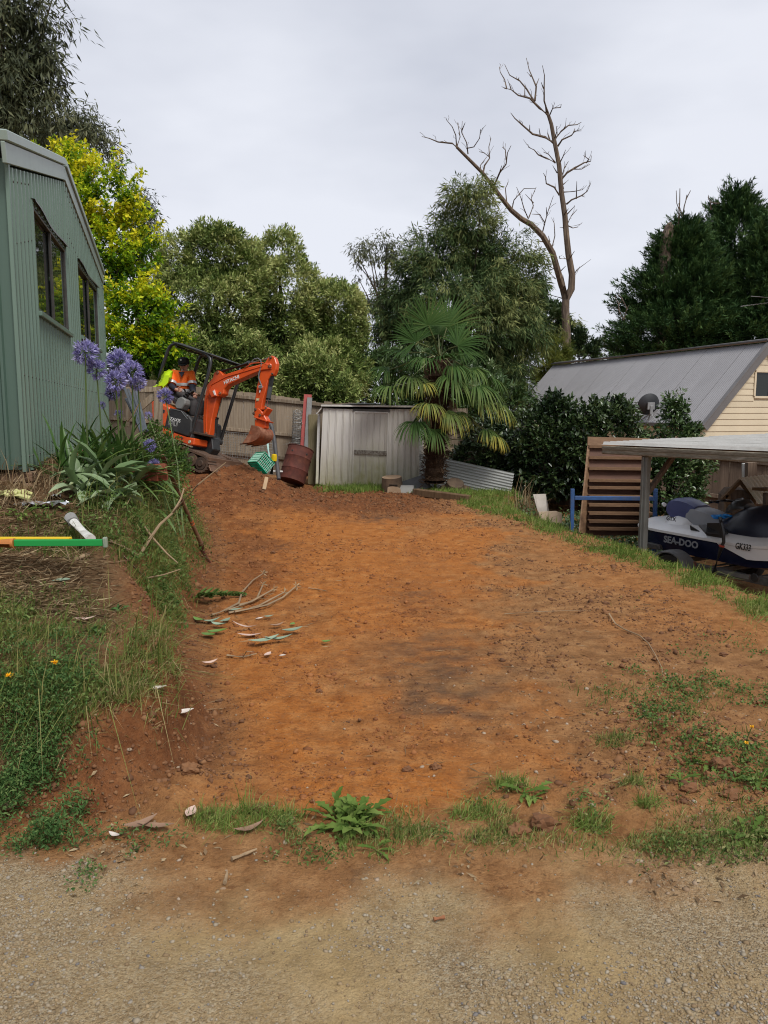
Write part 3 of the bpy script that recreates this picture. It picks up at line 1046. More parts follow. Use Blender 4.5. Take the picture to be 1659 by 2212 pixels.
db = MB(); db.beam(tq(491, 628) + TN * .035, tq(702, 637) + TN * .035, .02, .085, UP); db.obj('cross_bar', M('mottled_strap', (0.3, .28, .24), (.1, .08, .06), 22, .7, .1, .2, vary=0), door)
bkd = V3(0.12, 1, 0).normalized() * 1.7
bl, tl = tq(262, 845), tq(285, 345)
m = MB(); m.grid([[bl, bl + bkd], [tl, tl + bkd - UP * .12]]); m.grid([[bl + TD * .01, bl + bkd + TD * .01], [tl + TD * .01, tl + bkd - UP * .12 + TD * .01]]); m.obj('side_wall', ZINC, tin)
br, tr = tq(915, 912), tq(912, 350)
m = MB(); m.grid([[br, br + bkd], [tr, tr + bkd - UP * .12]]); m.grid([[br - TD * .01, br + bkd - TD * .01], [tr - TD * .01, tr + bkd - UP * .12 - TD * .01]]); m.obj('side_wall', ZINC, tin)
ra, rb = tq(276, 330) + TN * .06, tq(930, 338) + TN * .06
m = MB(); m.hexa([ra, rb, rb + bkd * 1.08 - UP * .13, ra + bkd * 1.08 - UP * .13], [p + UP * .035 for p in (ra, rb, rb + bkd * 1.08 - UP * .13, ra + bkd * 1.08 - UP * .13)]); m.obj('roof', ROOFM, tin, bevel=.004)
m = MB(); m.beam(ra + V3(0, -.005, .012), rb + V3(0, -.005, .012), .012, .035, UP); m.obj('roof_edge', ZINC, tin)
m = MB(); m.prism([tq(284, 326) + TN * .05, tq(270, 345) + TN * .04, tq(244, 378) + TN * .03 , tq(250, 380) + TN * .03, tq(276, 350) + TN * .04], -TN * .5); m.obj('gutter', ZINC, tin)
lid = MB(); c_ = tq(550, 331) + V3(0, .35, .045); lid.lathe([(0, .02), (.3, .018), (.47, .012), (.485, 0), (.47, -.012), (0, -.012)], c_, UP, 32)
lid.lathe([(0, .05), (.05, .045), (.06, .02)], c_, UP, 12)
tag(lid.obj('round_lid', M('dark_lid', (.03, .035, .035), None, 5, .35), None, smooth=True), 'dark round lid lying flat on the tin shed roof', 'lid')

# ------------------------------------------------------------------ house with the grey roof
ROOFG = M('grey_roof_steel', (0.235, 0.23, 0.238), (0.265, 0.26, 0.268), 0.8, 0.5, 0.0, 0.0, spec=0.4, vary=0.045)
ROOFT = M('roof_trim_steel', (0.115, 0.11, 0.11), (0.14, 0.135, 0.135), 2, 0.5, bmp=0, vary=0.02)
BOARD = M('cream_weatherboard', (0.56, 0.485, 0.355), (0.51, 0.44, 0.32), 2, 0.7, bmp=0.05, vary=0.05, spec=0.2)
TRIM = M('cream_trim', (0.6, 0.52, 0.38), (0.52, 0.44, 0.32), 3, 0.6, bmp=0.05, vary=0.03)
K0 = P(1517, 916, 20.0)
RD = V3(-0.341, 0.94, 0).normalized()
GD = V3(RD.y, -RD.x, 0)
apex = PP(1657, 741, K0, -RD)
gt = (apex - K0).dot(GD)
slope = (apex.z - K0.z) / gt
farr = PP(1197, 797, apex, GD)
RL = (farr - apex).dot(RD)
house = thing('cream_house', 'cream weatherboard house with a steep grey steel roof', 'house', (K0.x, K0.y, -0.7))
sv = (GD + UP * slope).normalized()
SLn = gt * math.sqrt(1 + slope * slope)
rn = (UP - GD * slope).normalized()
hp = lambda g, r_, z: V3(K0.x, K0.y, 0) + GD * g + RD * r_ + UP * z
ov = 0.12
ns = 14
sw = (RL + ov) / ns
for i in range(ns):
    sheet(K0 - RD * ov + RD * (sw * i) - sv * .02 + rn * (.03 + .004 * (i % 2)), RD, sv, rn, profile('sine', 0.076, 0.008, sw + .03), lambda u: 0, lambda u: SLn).obj('roof_sheet', ROOFG, house, smooth=True)
hid = sv - GD * 2 * sv.dot(GD)
m = MB(); q0 = K0 + sv * SLn + rn * .0 - RD * ov
m.prism([q0, q0 + RD * (RL + ov), q0 + RD * (RL + ov) + V3(*(GD * gt)) - UP * (gt * slope), q0 + V3(*(GD * gt)) - UP * (gt * slope)], V3(0, 0, -.03)); m.obj('rear_roof', ROOFG, house)
m = MB(); m.beam(q0 + UP * .07 - RD * .02, q0 + UP * .07 + RD * (RL + ov), .3, .035); m.tube([q0 + UP * .09 - RD * .02, q0 + UP * .09 + RD * (RL + ov)], .035, 8); m.obj('ridge_capping', ROOFT, house)
for s_ in (1, -1):
    d_ = sv if s_ == 1 else (UP * slope - GD).normalized()
    st = K0 if s_ == 1 else K0 + GD * 2 * gt
    n_ = rn if s_ == 1 else (UP + GD * slope).normalized()
    m = MB(); m.beam(st - RD * (ov + .02) - d_ * .1 + n_ * -.04, st - RD * (ov + .02) + d_ * (SLn + .03) + n_ * -.04, .03, .2, n_); m.obj('barge_board', ROOFT, house)
    m = MB(); m.beam(st - RD * (ov + .0) - d_ * .1 + n_ * .065, st - RD * (ov + .0) + d_ * (SLn + .05) + n_ * .065, .12, .03, n_); m.obj('barge_capping', ROOFT, house)
m = MB(); m.beam(K0 - RD * ov - GD * .06 - UP * .03, K0 + RD * RL - GD * .06 - UP * .03, .11, .1); m.obj('gutter', ROOFT, house)
wl = MB()
wl.prism([hp(0.02, .02, -.8), hp(0.02, .02, K0.z - .05), hp(gt, .02, apex.z - .05), hp(2 * gt - .02, .02, K0.z - .05), hp(2 * gt - .02, .02, -.8)], RD * .1); wl.obj('gable_wall', TRIM, house)
wl = MB(); wl.beam(hp(.06, .13, -.8 + 0.0), hp(.06, RL, -.8), .1, .01); 
wl = MB(); wl.hexa([hp(.02, .13, -.8), hp(.12, .13, -.8), hp(.12, RL, -.8), hp(.02, RL, -.8)], [hp(.02, .13, K0.z), hp(.12, .13, K0.z), hp(.12, RL, K0.z), hp(.02, RL, K0.z)]); wl.obj('side_wall', BOARD, house)
# window in the gable
wa, wb = PP(*frame(2000, 1300, 1024)(1576, 262), K0, -RD), PP(*frame(2000, 1300, 1024)(1576, 428), K0, -RD)
wg = (wa - K0).dot(GD); wz1, wz0 = wa.z, wb.z; ww = 1.1
bh = 0.158
z = -0.6
while z < apex.z - .12:
    zt = min(z + bh, apex.z - .02)
    inset = lambda zz: max(0.0, (zz - K0.z) / slope)
    i0, i1 = inset(z), inset(zt)
    runs = [(i0, i1, 2 * gt - i0, 2 * gt - i1)]
    if zt > wz0 + .02 and z < wz1 - .02:
        runs = [(i0, i1, wg, wg), (wg + ww, wg + ww, 2 * gt - i0, 2 * gt - i1)]
    for (a0, a1, b0, b1) in runs:
        if b0 - a0 < .08: continue
        m = MB()
        # lapped board: thick at its lower edge
        m.hexa([hp(a0, .018, z), hp(b0, .018, z), hp(b0, -.022, z), hp(a0, -.022, z)], [hp(a1, .018, zt + .012), hp(b1, .018, zt + .012), hp(b1, -.004, zt + .012), hp(a1, -.004, zt + .012)])
        m.obj('weatherboard', BOARD, house)
    z += bh
f = MB()
for a, b_ in (((wg, wz0), (wg + ww, wz0)), ((wg, wz1), (wg + ww, wz1)), ((wg, wz0 + .03), (wg, wz1 - .03)), ((wg + ww, wz0 + .03), (wg + ww, wz1 - .03)), ((wg + ww * .5, wz0 + .03), (wg + ww * .5, wz1 - .03))):
    f.beam(hp(a[0], -.02, a[1]), hp(b_[0], -.02, b_[1]), .06, .05, RD)
fr = f.obj('window', TRIM, house, bevel=.004)
for k in (0, 1):
    g = MB(); g.prism([hp(wg + ww * .5 * k + .03, .0, wz0 + .02), hp(wg + ww * .5 * (k + 1) - .03, .0, wz0 + .02), hp(wg + ww * .5 * (k + 1) - .03, .0, wz1 - .02), hp(wg + ww * .5 * k + .03, .0, wz1 - .02)], RD * .006); g.obj('pane', GLASS, fr)
# satellite dish on the roof
dsh = PP(1400, 908, K0 + rn * .05, rn)
dish = thing('satellite_dish', 'dark round satellite dish mounted low on the grey roof', 'dish', dsh)
dc = dsh + UP * .42 - RD * .05
dn = (V3(-.15, 1, .35)).normalized()
m = MB(); R_ = 24 / FPX * dsh.y
m.lathe([(0, -.02), (R_ * .4, .0), (R_ * .75, .045), (R_, .1), (R_, .115), (R_ * .72, .06), (0, .0)], dc, dn, 32); m.obj('reflector', M('dish_charcoal', (.035, .037, .042), None, 5, .5, bmp=0), dish, smooth=True)
m = MB(); m.box(dc - dn * .06, (.2, .08, .2)); m.box(dc - dn * .1 - UP * .1, (.08, .06, .25)); m.obj('bracket', M('galvanised', (.4, .4, .4), (.3, .3, .3), 9, .5, .5, .05), dish, bevel=.005)
m = MB()
m.tube([dsh, dc - dn * .1 - UP * .12], .022, 8)
for sx in (-.3, .3): m.tube([dsh + RD * sx + rn * .01, dc - dn * .1 - UP * .18], .015, 6)
m.obj('mast', M('galvanised_pole', (.4, .4, .4), (.3, .3, .3), 9, .5, .5, .05), dish)
# flue and a low building farther off behind the palm
m = MB(); fp_ = P(1105, 905, 25); m.tube([fp_ - UP * 1.6, fp_ + UP * .28], .05, 10); m.tube([fp_ + UP * .28, fp_ + UP * .3], .07, 10)
low = thing('outbuilding', 'low building with a pale metal roof seen behind the palm', 'building', (fp_.x - 1, 25, -.6))
m.obj('flue', WHITE, low, smooth=True)
LR = M('pale_roof', (.5, .51, .54), (.42, .43, .46), 2, .5, 0, .05)
m = MB(); a, b_ = P(985, 908, 24.0), P(1140, 908, 24.0); c_, d_ = P(1140, 888, 27), P(985, 888, 27)
sheet(a, V3(1, 0, 0), (d_ - a).normalized(), V3(0, -.3, 1).normalized(), profile('trap', .2, .03, (b_ - a).length), lambda u: 0, lambda u: (d_ - a).length, 1, m); m.obj('roof', LR, low)
m = MB(); m.hexa([V3(a.x + .1, 24.1, -.6), V3(b_.x - .1, 24.1, -.6), V3(b_.x - .1, 26.8, -.6), V3(a.x + .1, 26.8, -.6)], [V3(a.x + .1, 24.1, a.z - .02), V3(b_.x - .1, 24.1, a.z - .02), V3(b_.x - .1, 26.8, c_.z - .03), V3(a.x + .1, 26.8, c_.z - .03)]); m.obj('wall', BOARD, low)
m = MB(); m.prism([P(1088, 960, 23.2), P(1088, 945, 23.2), P(1135, 893, 23.2), P(1165, 893, 23.2), P(1165, 960, 23.2)], V3(0, .5, 0)); m.obj('gable_end', BOARD, low)
m = MB(); m.beam(P(1086, 947, 23.15), P(1137, 890, 23.15), .6, .08, V3(-.5, 0, .5)); m.obj('roof_edge', ROOFT, low)

# ------------------------------------------------------------------ carport
CA, CB = V3(.574, -.819, 0), V3(.819, .574, 0)
CAR_R = weathered('weathered_clear_sheet', (0.5, 0.49, 0.46), (0.26, 0.25, 0.22), (.4, .4, .4), .6, 0, -5, -4, 0, (3, 3, 3))
CAR_W = M('mouldy_timber', (0.27, 0.24, 0.19), (0.16, 0.14, 0.105), 2.2, .9, bmp=.5, stretch=(2, 2, 14), c3=(.36, .33, .28), spec=.1)
GALV = M('dull_steel_post', (0.13, 0.135, 0.125), (.1, .1, .09), 5, .6, .2, .1)
c0 = P(1303, 966, 10.0)
carp = thing('carport', 'low open carport with a weathered ribbed roof above the jet ski', 'carport', (c0.x, c0.y, -.9))
cp = lambda a, b, z: V3(c0.x, c0.y, 0) + CA * a + CB * b + UP * z
rz_ = lambda b: c0.z + .012 * b
rl = 3.9
for i in range(7):
    w_ = .78
    sheet(cp(-.04 + .015 * (i % 2), w_ * i, rz_(w_ * i) + .035 + .006 * (i % 2)), CB + UP * .012, CA, UP, profile('trap', .13, .034, w_ + .02), lambda u: 0, lambda u: rl).obj('roof_sheet', CAR_R, carp)
m = MB(); m.beam(cp(0, .0, c0.z - .035), cp(rl, .0, c0.z - .035), .04, .105); m.obj('fascia_board', CAR_W, carp, bevel=.005)
m = MB(); m.beam(cp(0, -.022, c0.z - .01), cp(rl, -.022, c0.z - .01), .012, .03); m.beam(cp(0, -.022, c0.z - .066), cp(rl, -.022, c0.z - .066), .012, .02); m.obj('gutter_lip', CAR_W, carp)
m = MB(); m.beam(cp(.02, .03, c0.z - .04), cp(.02, 5.4, rz_(5.4) - .04), .04, .09); m.obj('end_beam', WOOD_D, carp)
for b_ in (1.3, 2.6, 3.9, 5.2):
    m = MB(); m.beam(cp(.05, b_, rz_(b_) - .03), cp(rl, b_, rz_(b_) - .03), .045, .08); m.obj('rafter', WOOD_D, carp)
pst = []
for a, b_ in ((.62, .06), (3.7, .06), (.2, 5.3), (3.6, 5.3)):
    m = MB(); p = cp(a, b_, 0); g = Hs(p.x, p.y)
    m.beam(V3(p.x, p.y, g - .1), V3(p.x, p.y, rz_(b_) - .09), .085, .085, CA); m.beam(V3(p.x, p.y, g - .1) - CB * .045, V3(p.x, p.y, rz_(b_) - .095) - CB * .045, .03, .012, CA)
    m.obj('post', GALV, carp, bevel=.005)
m = MB(); m.beam(cp(.62, .12, c0.z - .55), cp(.62, .62, c0.z - .1), .06, .05, CA); m.obj('brace', WOOD_D, carp)

# ------------------------------------------------------------------ orange mini excavator
ORG = M('orange_machine_paint', (0.62, 0.085, 0.012), (0.5, 0.065, 0.012), 2.5, 0.32, bmp=0.03, spec=0.5, vary=0.03)
ORGD = M('worn_orange_steel', (0.36, 0.1, 0.04), (0.2, 0.075, 0.04), 7, 0.6, 0.2, 0.2, c3=(.42, .2, .12), vary=0.05)
CHROME = M('chrome_rod', (.7, .7, .7), (.6, .6, .6), 3, .2, 1, 0, vary=0)
STEELD = M('dusty_track_steel', (.06, .045, .035), (.12, .07, .045), 7, .8, .2, .3)
BLADE = M('scoured_blade_steel', (.22, .13, .085), (.14, .08, .05), 5, .5, .5, .2, vary=0)
HOSE = M('grey_hose', (.16, .17, .17), None, 4, .5, bmp=0)
LETW = M('white_lettering', (.72, .72, .7), (.66, .66, .64), 3, .5, bmp=0, vary=0)
ze, zp = frame(500, 1250, 750), frame(600, 1330, 400)
EO = P(453, 1016, 13.6)
EF, ER = V3(.902, -.431, 0).normalized(), V3(-.431, -.902, .15).normalized()
E = lambda x, y, w=0.0: PP(*ze(x, y), EO + ER * w, ER)
EP = lambda x, y, w=0.0: PP(*zp(x, y), EO + ER * w, ER)
exc = thing('mini_excavator', 'orange mini excavator with a black canopy frame digging at the fence', 'excavator', V3(EO.x - .4, EO.y + .1, Hs(EO.x - .4, EO.y + .1)))


def eprism(name, pts, w0, w1, mat, bev=0.008, parent=None, fn=E, mbs=None):
    m = mbs or MB()
    m.prism([fn(x, y, w0) for x, y in pts], ER * (w1 - w0))
    return m if mbs else m.obj(name, mat, parent or exc, bevel=bev, smooth=False)


boom = eprism('boom', [(665, 1040), (660, 900), (670, 720), (697, 585), (748, 520), (752, 485), (785, 458), (808, 464), (838, 500), (1000, 448), (1180, 402), (1250, 398), (1260, 425), (1255, 450),
                       (1180, 458), (1100, 487), (1000, 532), (870, 592), (845, 625), (840, 665), (810, 687), (780, 690), (765, 760), (738, 880), (712, 1045)], .075, -.075, ORG, .012)
m = MB()
for a, b_ in (((690, 1000), (700, 690)), ((700, 690), (730, 590)), ((730, 590), (860, 520)), ((860, 520), (1180, 425))): m.beam(E(*a, .077), E(*b_, .077), .01, .022, ER)
m.obj('edge_rib', ORG, boom, bevel=.003)
for c_ in ((792, 478), (812, 660), (1250, 425), (690, 1010)):
    m = MB(); m.lathe([(0, .02), (.022, .02), (.028, .012), (.03, 0)], E(*c_, .075), ER, 12); m.obj('pin', ORGD, boom, smooth=True)
xd = (E(1010, 521, .08) - E(848, 588, .08)).normalized()
text('HITACHI', E(848, 583, .079), xd, ER.cross(xd), .062, LETW, boom, .0015, .02, 'brand_lettering', 1.02)
eprism('stick', [(1235, 338), (1262, 330), (1286, 348), (1302, 400), (1296, 450), (1275, 500), (1245, 512), (1225, 545), (1205, 640), (1182, 720), (1168, 790), (1200, 772), (1225, 785), (1226, 802), (1150, 806),
                 (1108, 792), (1113, 720), (1130, 600), (1160, 480), (1190, 410), (1212, 372)], .05, -.05, ORG, .01)
for c_, r_ in (((1252, 350), .022), ((1244, 428), .026), ((1268, 492), .018), ((1122, 803), .024), ((1215, 792), .02), ((1108, 838), .024), ((1162, 853), .024)):
    m = MB(); m.lathe([(0, .03), (r_ * .8, .03), (r_, .02), (r_, 0)], E(*c_, .055), ER, 12); m.obj('pin', STEELD, exc, smooth=True)


def cyl(name, a, b_, c_, r_, w=0.0, rr=.018):
    m = MB(); m.tube([E(*a, w), E(*b_, w)], r_, 12); m.tube([E(*b_, w), E(*b_, w) + (E(*b_, w) - E(*a, w)).normalized() * .03], r_ * 1.15, 12)
    o = m.obj(name, BLACK, exc, smooth=True)
    m = MB(); m.tube([E(*b_, w), E(*c_, w)], rr, 10); m.obj('rod', CHROME, o, smooth=True)


cyl('boom_cylinder', (806, 476), (1055, 402), (1250, 350), .04)
cyl('lift_cylinder', (745, 1130), (775, 885), (842, 665), .045, -.06)
cyl('bucket_cylinder', (1266, 500), (1232, 705), (1216, 790), .038)
m = MB(); m.tube([E(*p, .07) for p in ((1062, 405), (1085, 385), (1110, 362), (1140, 356), (1163, 372), (1172, 405), (1163, 445), (1148, 490), (1148, 530), (1162, 570), (1172, 590))], .011, 8); m.obj('hose', HOSE, exc, smooth=True)
m = MB(); m.tube([E(*p, .07) for p in ((1000, 455), (1050, 425), (1090, 400), (1180, 392), (1245, 425))], .009, 6); m.tube([E(*p, .07) for p in ((1010, 470), (1060, 420), (1075, 398))], .009, 6); m.obj('hose', ORG, exc, smooth=True)
m = MB(); m.box(E(1163, 605, .075), (.06, .04, .05)); m.tube([E(1163, 615, .075), E(1156, 655, .075)], .012, 8); m.tube([E(1143, 604, .08), E(1186, 604, .08)], .009, 8); m.obj('coupling', CHROME, exc, bevel=.004)
eprism('worklight', [(705, 638), (762, 625), (778, 682), (735, 697)], .15, .06, ORG, .008)
eprism('lens', [(745, 640), (758, 636), (772, 672), (762, 678)], .156, .15, LETW, 0)
for c_, s_ in (((1146, 716), .045), ((1135, 441), .035)):
    m = MB(); p = E(*c_, .0525); u = E(1210, 640, .05) - E(1180, 720, .05); m.box(p, (.075, .004, .045)); o = m.obj('warning_decal', M('decal_yellow', (.7, .6, .35), (.1, .09, .06), 30, .5, bmp=0, vary=0), exc)
link_ = eprism('linkage', [(1105, 800), (1145, 790), (1172, 818), (1192, 850), (1212, 885), (1216, 904), (1190, 918), (1120, 884), (1100, 846)], .065, -.065, ORG, .01)
eprism('tipping_link', [(1205, 790), (1228, 790), (1185, 855), (1168, 850)], .08, -.08, ORG, .006)
eprism('bucket_ear', [(1112, 885), (1205, 905), (1202, 960), (1160, 985), (1112, 945)], .06, -.06, ORG, .008)
eprism('coupler_bar', [(1098, 868), (1110, 862), (1222, 900), (1214, 910)], .1, -.1, ORG, .004)
# bucket: two cheek plates and a rolled back
prof_b = [(1083, 938), (1130, 944), (1153, 962), (1163, 1000), (1152, 1040), (1122, 1070), (1080, 1088), (1003, 1098)]
bk_ = eprism('bucket', prof_b + [(1060, 1008)], .2, .188, ORGD, .003)
eprism('cheek_plate', prof_b + [(1060, 1008)], -.188, -.2, ORGD, .003, bk_)
m = MB()
m.grid([[E(x, y, .2) - ER * t for x, y in prof_b] for t in np.linspace(0, .4, 6)])
m.grid([[E(x, y, .2) - ER * t + (E(1080, 1020, .2) - E(x, y, .2)).normalized() * .012 for x, y in prof_b] for t in np.linspace(0.0, .4, 6)])
m.obj('bucket_shell', ORGD, bk_, smooth=True)
for t in (.03, .2, .37):
    m = MB(); p = E(1003, 1098, .2) - ER * t; q_ = E(1040, 1093, .2) - ER * t; m.beam(q_, p + (p - q_) * .7, .05, .02); m.obj('tooth', STEELD, bk_, bevel=.004)
# canopy frame, roof plate
loop = [(262, 580), (285, 505), (322, 390), (352, 300), (368, 262), (390, 240), (420, 230), (470, 238), (600, 284), (675, 312), (708, 330), (724, 356), (728, 395), (712, 480), (672, 620), (630, 760), (592, 895), (560, 1010)]
for w in (.42, -.42):
    pts = [E(x, y, .42) - ER * (.42 - w) for x, y in loop]
    m = MB(); m.tube(pts, .03, 10); m.obj('canopy_frame', BLACK, exc, smooth=True)
m = MB()
a, b_ = E(388, 216, .46), E(738, 330, .46)
m.hexa([a, b_, b_ - ER * .92, a - ER * .92], [p + UP * .022 for p in (a, b_, b_ - ER * .92, a - ER * .92)]); m.obj('canopy_roof', M('canopy_black', (.03, .036, .038), (.05, .055, .055), 3, .4, 0, 0, vary=0), exc, bevel=.008)
for t in (0.12, .86):
    p = E(390, 240, .42).lerp(E(712, 335, .42), t); m = MB(); m.tube([p, p - ER * .84], .022, 8); m.obj('cross_tube', BLACK, exc, smooth=True)
eprism('frame_gusset', [(722, 350), (742, 338), (738, 375), (727, 400)], .42, .40, BLACK, 0)
# house: rear hood, side cover, skirt, engine block behind them
body = eprism('body', [(255, 745), (375, 788), (545, 880), (545, 1000), (560, 1020), (555, 1060), (520, 1060), (420, 1030), (310, 985), (290, 800)], .455, -.455, DARK, .02)
eprism('rear_hood', [(205, 728), (245, 722), (372, 783), (345, 870), (328, 955), (300, 950), (285, 990), (250, 960), (215, 860)], .47, -.47, ORG, .025)
eprism('hood_vent', [(298, 795), (330, 808), (325, 835), (300, 830), (305, 870), (295, 870)], .474, .46, DARK, .003)
cov = eprism('side_cover', [(377, 792), (420, 795), (480, 812), (538, 858), (562, 892), (556, 1000), (532, 1040), (420, 1002), (328, 962), (345, 872)], .5, .45, DARK, .018)
eprism('skirt', [(300, 956), (328, 966), (420, 1007), (532, 1044), (588, 1052), (582, 1112), (540, 1114), (430, 1066), (300, 1005)], .49, .12, ORG, .015)
m = MB(); m.lathe([(0, .006), (.028, .006), (.03, 0)], E(545, 1083, .49), ER, 14); m.obj('round_decal', M('green_decal', (.1, .2, .09), (.6, .6, .5), 40, .5, bmp=0, vary=0), exc)
for c_ in ((372, 838), (525, 857), (480, 1050), (405, 1000)):
    m = MB(); m.lathe([(0, .01), (.014, .01), (.018, 0)], E(*c_, .5), ER, 10); m.obj('latch', CHROME if c_[1] == 857 else BLACK, cov, smooth=True)
m = MB(); m.beam(E(400, 797, .502), E(472, 815, .502), .006, .012, ER); m.beam(E(472, 815, .502), E(528, 885, .502), .006, .012, ER); m.obj('trim_strip', M('grey_trim', (.2, .21, .21), None, 5, .5, bmp=0), cov)
xd = (E(472, 905, .5) - E(372, 880, .5)).normalized(); yd = ER.cross(xd)
pz = E(370, 893, .5)
text('ZAXIS', pz, xd, yd, .058, LETW, cov, .001, .012, 'model_lettering', 1.12)
p7 = E(357, 938, .5)
text('17U', p7, xd, yd, .085, LETW, cov, .001, .05, 'model_lettering', 1.25)
text('17U', p7 + ER * .0025 + xd * .0055 + yd * .0042, xd, yd, .0765, DARK, cov, .001, .012, 'model_lettering', 1.25)
# seat, console, levers, floor
eprism('seat', [(352, 520), (372, 500), (392, 560), (402, 650), (430, 700), (520, 735), (515, 790), (420, 770), (380, 720)], .26, -.2, DARK, .03)
eprism('console', [(412, 762), (440, 702), (478, 690), (508, 715), (505, 752), (470, 800), (430, 795)], .38, .2, M('grey_console', (.16, .165, .16), (.2, .2, .19), 4, .6, bmp=.1, vary=0), .015)
m = MB()
for i in range(5):
    a = E(462 + i * 17, 738 - i * 17, .3); m.lathe([(0, 0), (.062 - i * .008, 0), (.068 - i * .008, .012), (.062 - i * .008, .026), (.045, .034)], a, E(540, 650, .3) - E(470, 730, .3), 14)
m.tube([E(520, 690, .3), E(545, 658, .3), E(575, 640, .3)], .02, 8)
m.obj('lever_boot', BLACK, exc, smooth=True)
m = MB(); m.tube([E(560, 660, .3), E(590, 640, .3)], .03, 8); m.obj('lever_grip', BLACK, exc, smooth=True)
m = MB()
for i, (x, y) in enumerate(((610, 860), (640, 865), (615, 880), (645, 885))): m.tube([E(x, y, .1 - .15 * (i % 2)), E(x + 2, y + 100, .1 - .15 * (i % 2))], .012, 6); m.lathe([(0, 0), (.035, .0), (.04, .02), (.035, .05), (0, .05)], E(x, y + 12, .1 - .15 * (i % 2)), UP, 10)
for i in range(6): m.tube([E(560 + i * 14, 960 + i * 10, .2 - i * .07), E(600 + i * 10, 1000 + (i % 3) * 12, .1), E(660, 1040 - (i % 2) * 20, -.02)], .012, 6)
m.obj('control_linkage', DARK, exc, smooth=True)
eprism('floor_plate', [(545, 985), (665, 1010), (660, 1028), (545, 1004)], .4, .05, STEELD, .004)
m = MB(); m.tube([E(620, 780, .1), E(640, 700, .1), E(655, 690, .1)], .012, 6); m.tube([E(600, 800, -.1), E(640, 810, -.1)], .01, 6); m.obj('travel_lever', CHROME, exc, smooth=True)
# swing bracket, undercarriage, blade
eprism('swing_bracket', [(600, 1062), (660, 1040), (738, 1042), (750, 1150), (718, 1192), (690, 1215), (640, 1205), (560, 1150), (572, 1110)], .11, -.11, BLACK, .012)
m = MB(); m.tube([E(560, 1150, .14), E(700, 1235, .14)], .03, 10); m.obj('swing_cylinder', CHROME, exc, smooth=True)
eprism('undercarriage', [(400, 1105), (600, 1145), (690, 1200), (700, 1290), (540, 1270), (400, 1200)], .3, -.3, STEELD, .01)
for w0 in (.5, -.27):
    ca, cb = E(405, 1175, .5) + ER * (w0 - .5), E(640, 1270, .5) + ER * (w0 - .5)
    dl = (cb - ca); Ld = dl.length; dl.normalize(); nu = ER.cross(dl).normalized()
    r_ = .15
    path = []
    per = 2 * Ld + 2 * math.pi * r_
    N_ = 44

    def tp(s_, r_=r_):
        s_ %= per
        if s_ < Ld: return ca + dl * s_ + nu * r_, nu
        s_ -= Ld
        if s_ < math.pi * r_:
            t = s_ / r_; n_ = nu * math.cos(t) + dl * math.sin(t); return cb + n_ * r_, n_
        s_ -= math.pi * r_
        if s_ < Ld: return cb - dl * s_ - nu * r_, -nu
        t = (s_ - Ld) / r_; n_ = -nu * math.cos(t) - dl * math.sin(t); return ca + n_ * r_, n_
    m = MB()
    G = []
    for i in range(N_ * 2):
        p, n_ = tp(per * i / (N_ * 2)); h = .018 if i % 2 else 0
        G.append([p + n_ * h, p + n_ * h - ER * .23, p - n_ * .03 - ER * .23, p - n_ * .03])
    G.append(G[0])
    m.grid(G, close=True)
    tk = m.obj('track', STEELD, exc)
    for t in (0, .33, .66, 1):
        m = MB(); m.lathe([(0, .02), (.05, .02), (.06, 0), (.11, 0), (.115, -.04), (.115, -.2), (0, -.2)], ca + dl * Ld * t + ER * .0, ER, 16); m.obj('roller', STEELD, tk, smooth=True)
eprism('blade_arm', [(560, 1195), (700, 1240), (705, 1275), (560, 1230)], .3, .22, STEELD, .005)
eprism('blade_arm', [(560, 1195), (700, 1240), (705, 1275), (560, 1230)], -.22, -.3, STEELD, .005)
eprism('dozer_blade', [(698, 1212), (716, 1220), (712, 1258), (718, 1300), (734, 1340), (722, 1338), (702, 1300), (694, 1255)], .47, -.5, BLADE, .003)

# hi-vis jacket slung over the seat back
HIVIS = M('hi_vis_yellow', (.62, .86, .01), (.5, .75, .01), 3, .6, bmp=.3, vary=.02)
jk = [(222, 612), (262, 585), (292, 556), (308, 505), (330, 475), (368, 458), (402, 463), (400, 510), (372, 555), (350, 600), (330, 632), (312, 645), (275, 625)]
m = MB()
for k in range(1):
    rows = []
    for i, t in enumerate(np.linspace(0, 1, 9)):
        s_ = math.sin(math.pi * t) ** .5
        cx_, cy_ = 330, 560
        rows.append([E(cx_ + (x - cx_) * (.55 + .45 * s_) + 7 * math.sin(i * 2.1 + j * 1.7), cy_ + (y - cy_) * (.6 + .4 * s_) + 7 * math.cos(i * 1.3 + j * 2.3), .42 - .7 * t) for j, (x, y) in enumerate(jk)])
    m.grid(rows, close=True)
    m.add(rows[0], [tuple(range(len(jk)))]); m.add(rows[-1], [tuple(range(len(jk)))])
o = m.obj('jacket', HIVIS, None, smooth=True)
tag(o, 'fluorescent yellow jacket slung over the excavator seat back', 'jacket')

# ------------------------------------------------------------------ operator
SKIN = M('skin', (.5, .27, .19), (.44, .22, .15), 8, .5, bmp=0, vary=0)
ORS = M('hi_vis_orange_cloth', (.95, .17, .012), (.8, .13, .012), 6, .7, bmp=.3, vary=0)
NAVY = M('navy_cloth', (.012, .014, .028), (.02, .022, .035), 8, .8, bmp=.2, vary=0)
TROU = M('charcoal_trousers', (.035, .032, .034), (.055, .05, .05), 6, .85, bmp=.3, vary=0)
SILV = M('reflective_tape', (.42, .42, .42), (.5, .5, .5), 6, .4, .3, bmp=0, vary=0)
BOOT = M('boot_leather', (.05, .03, .02), (.08, .05, .03), 6, .7, bmp=.2, vary=0)


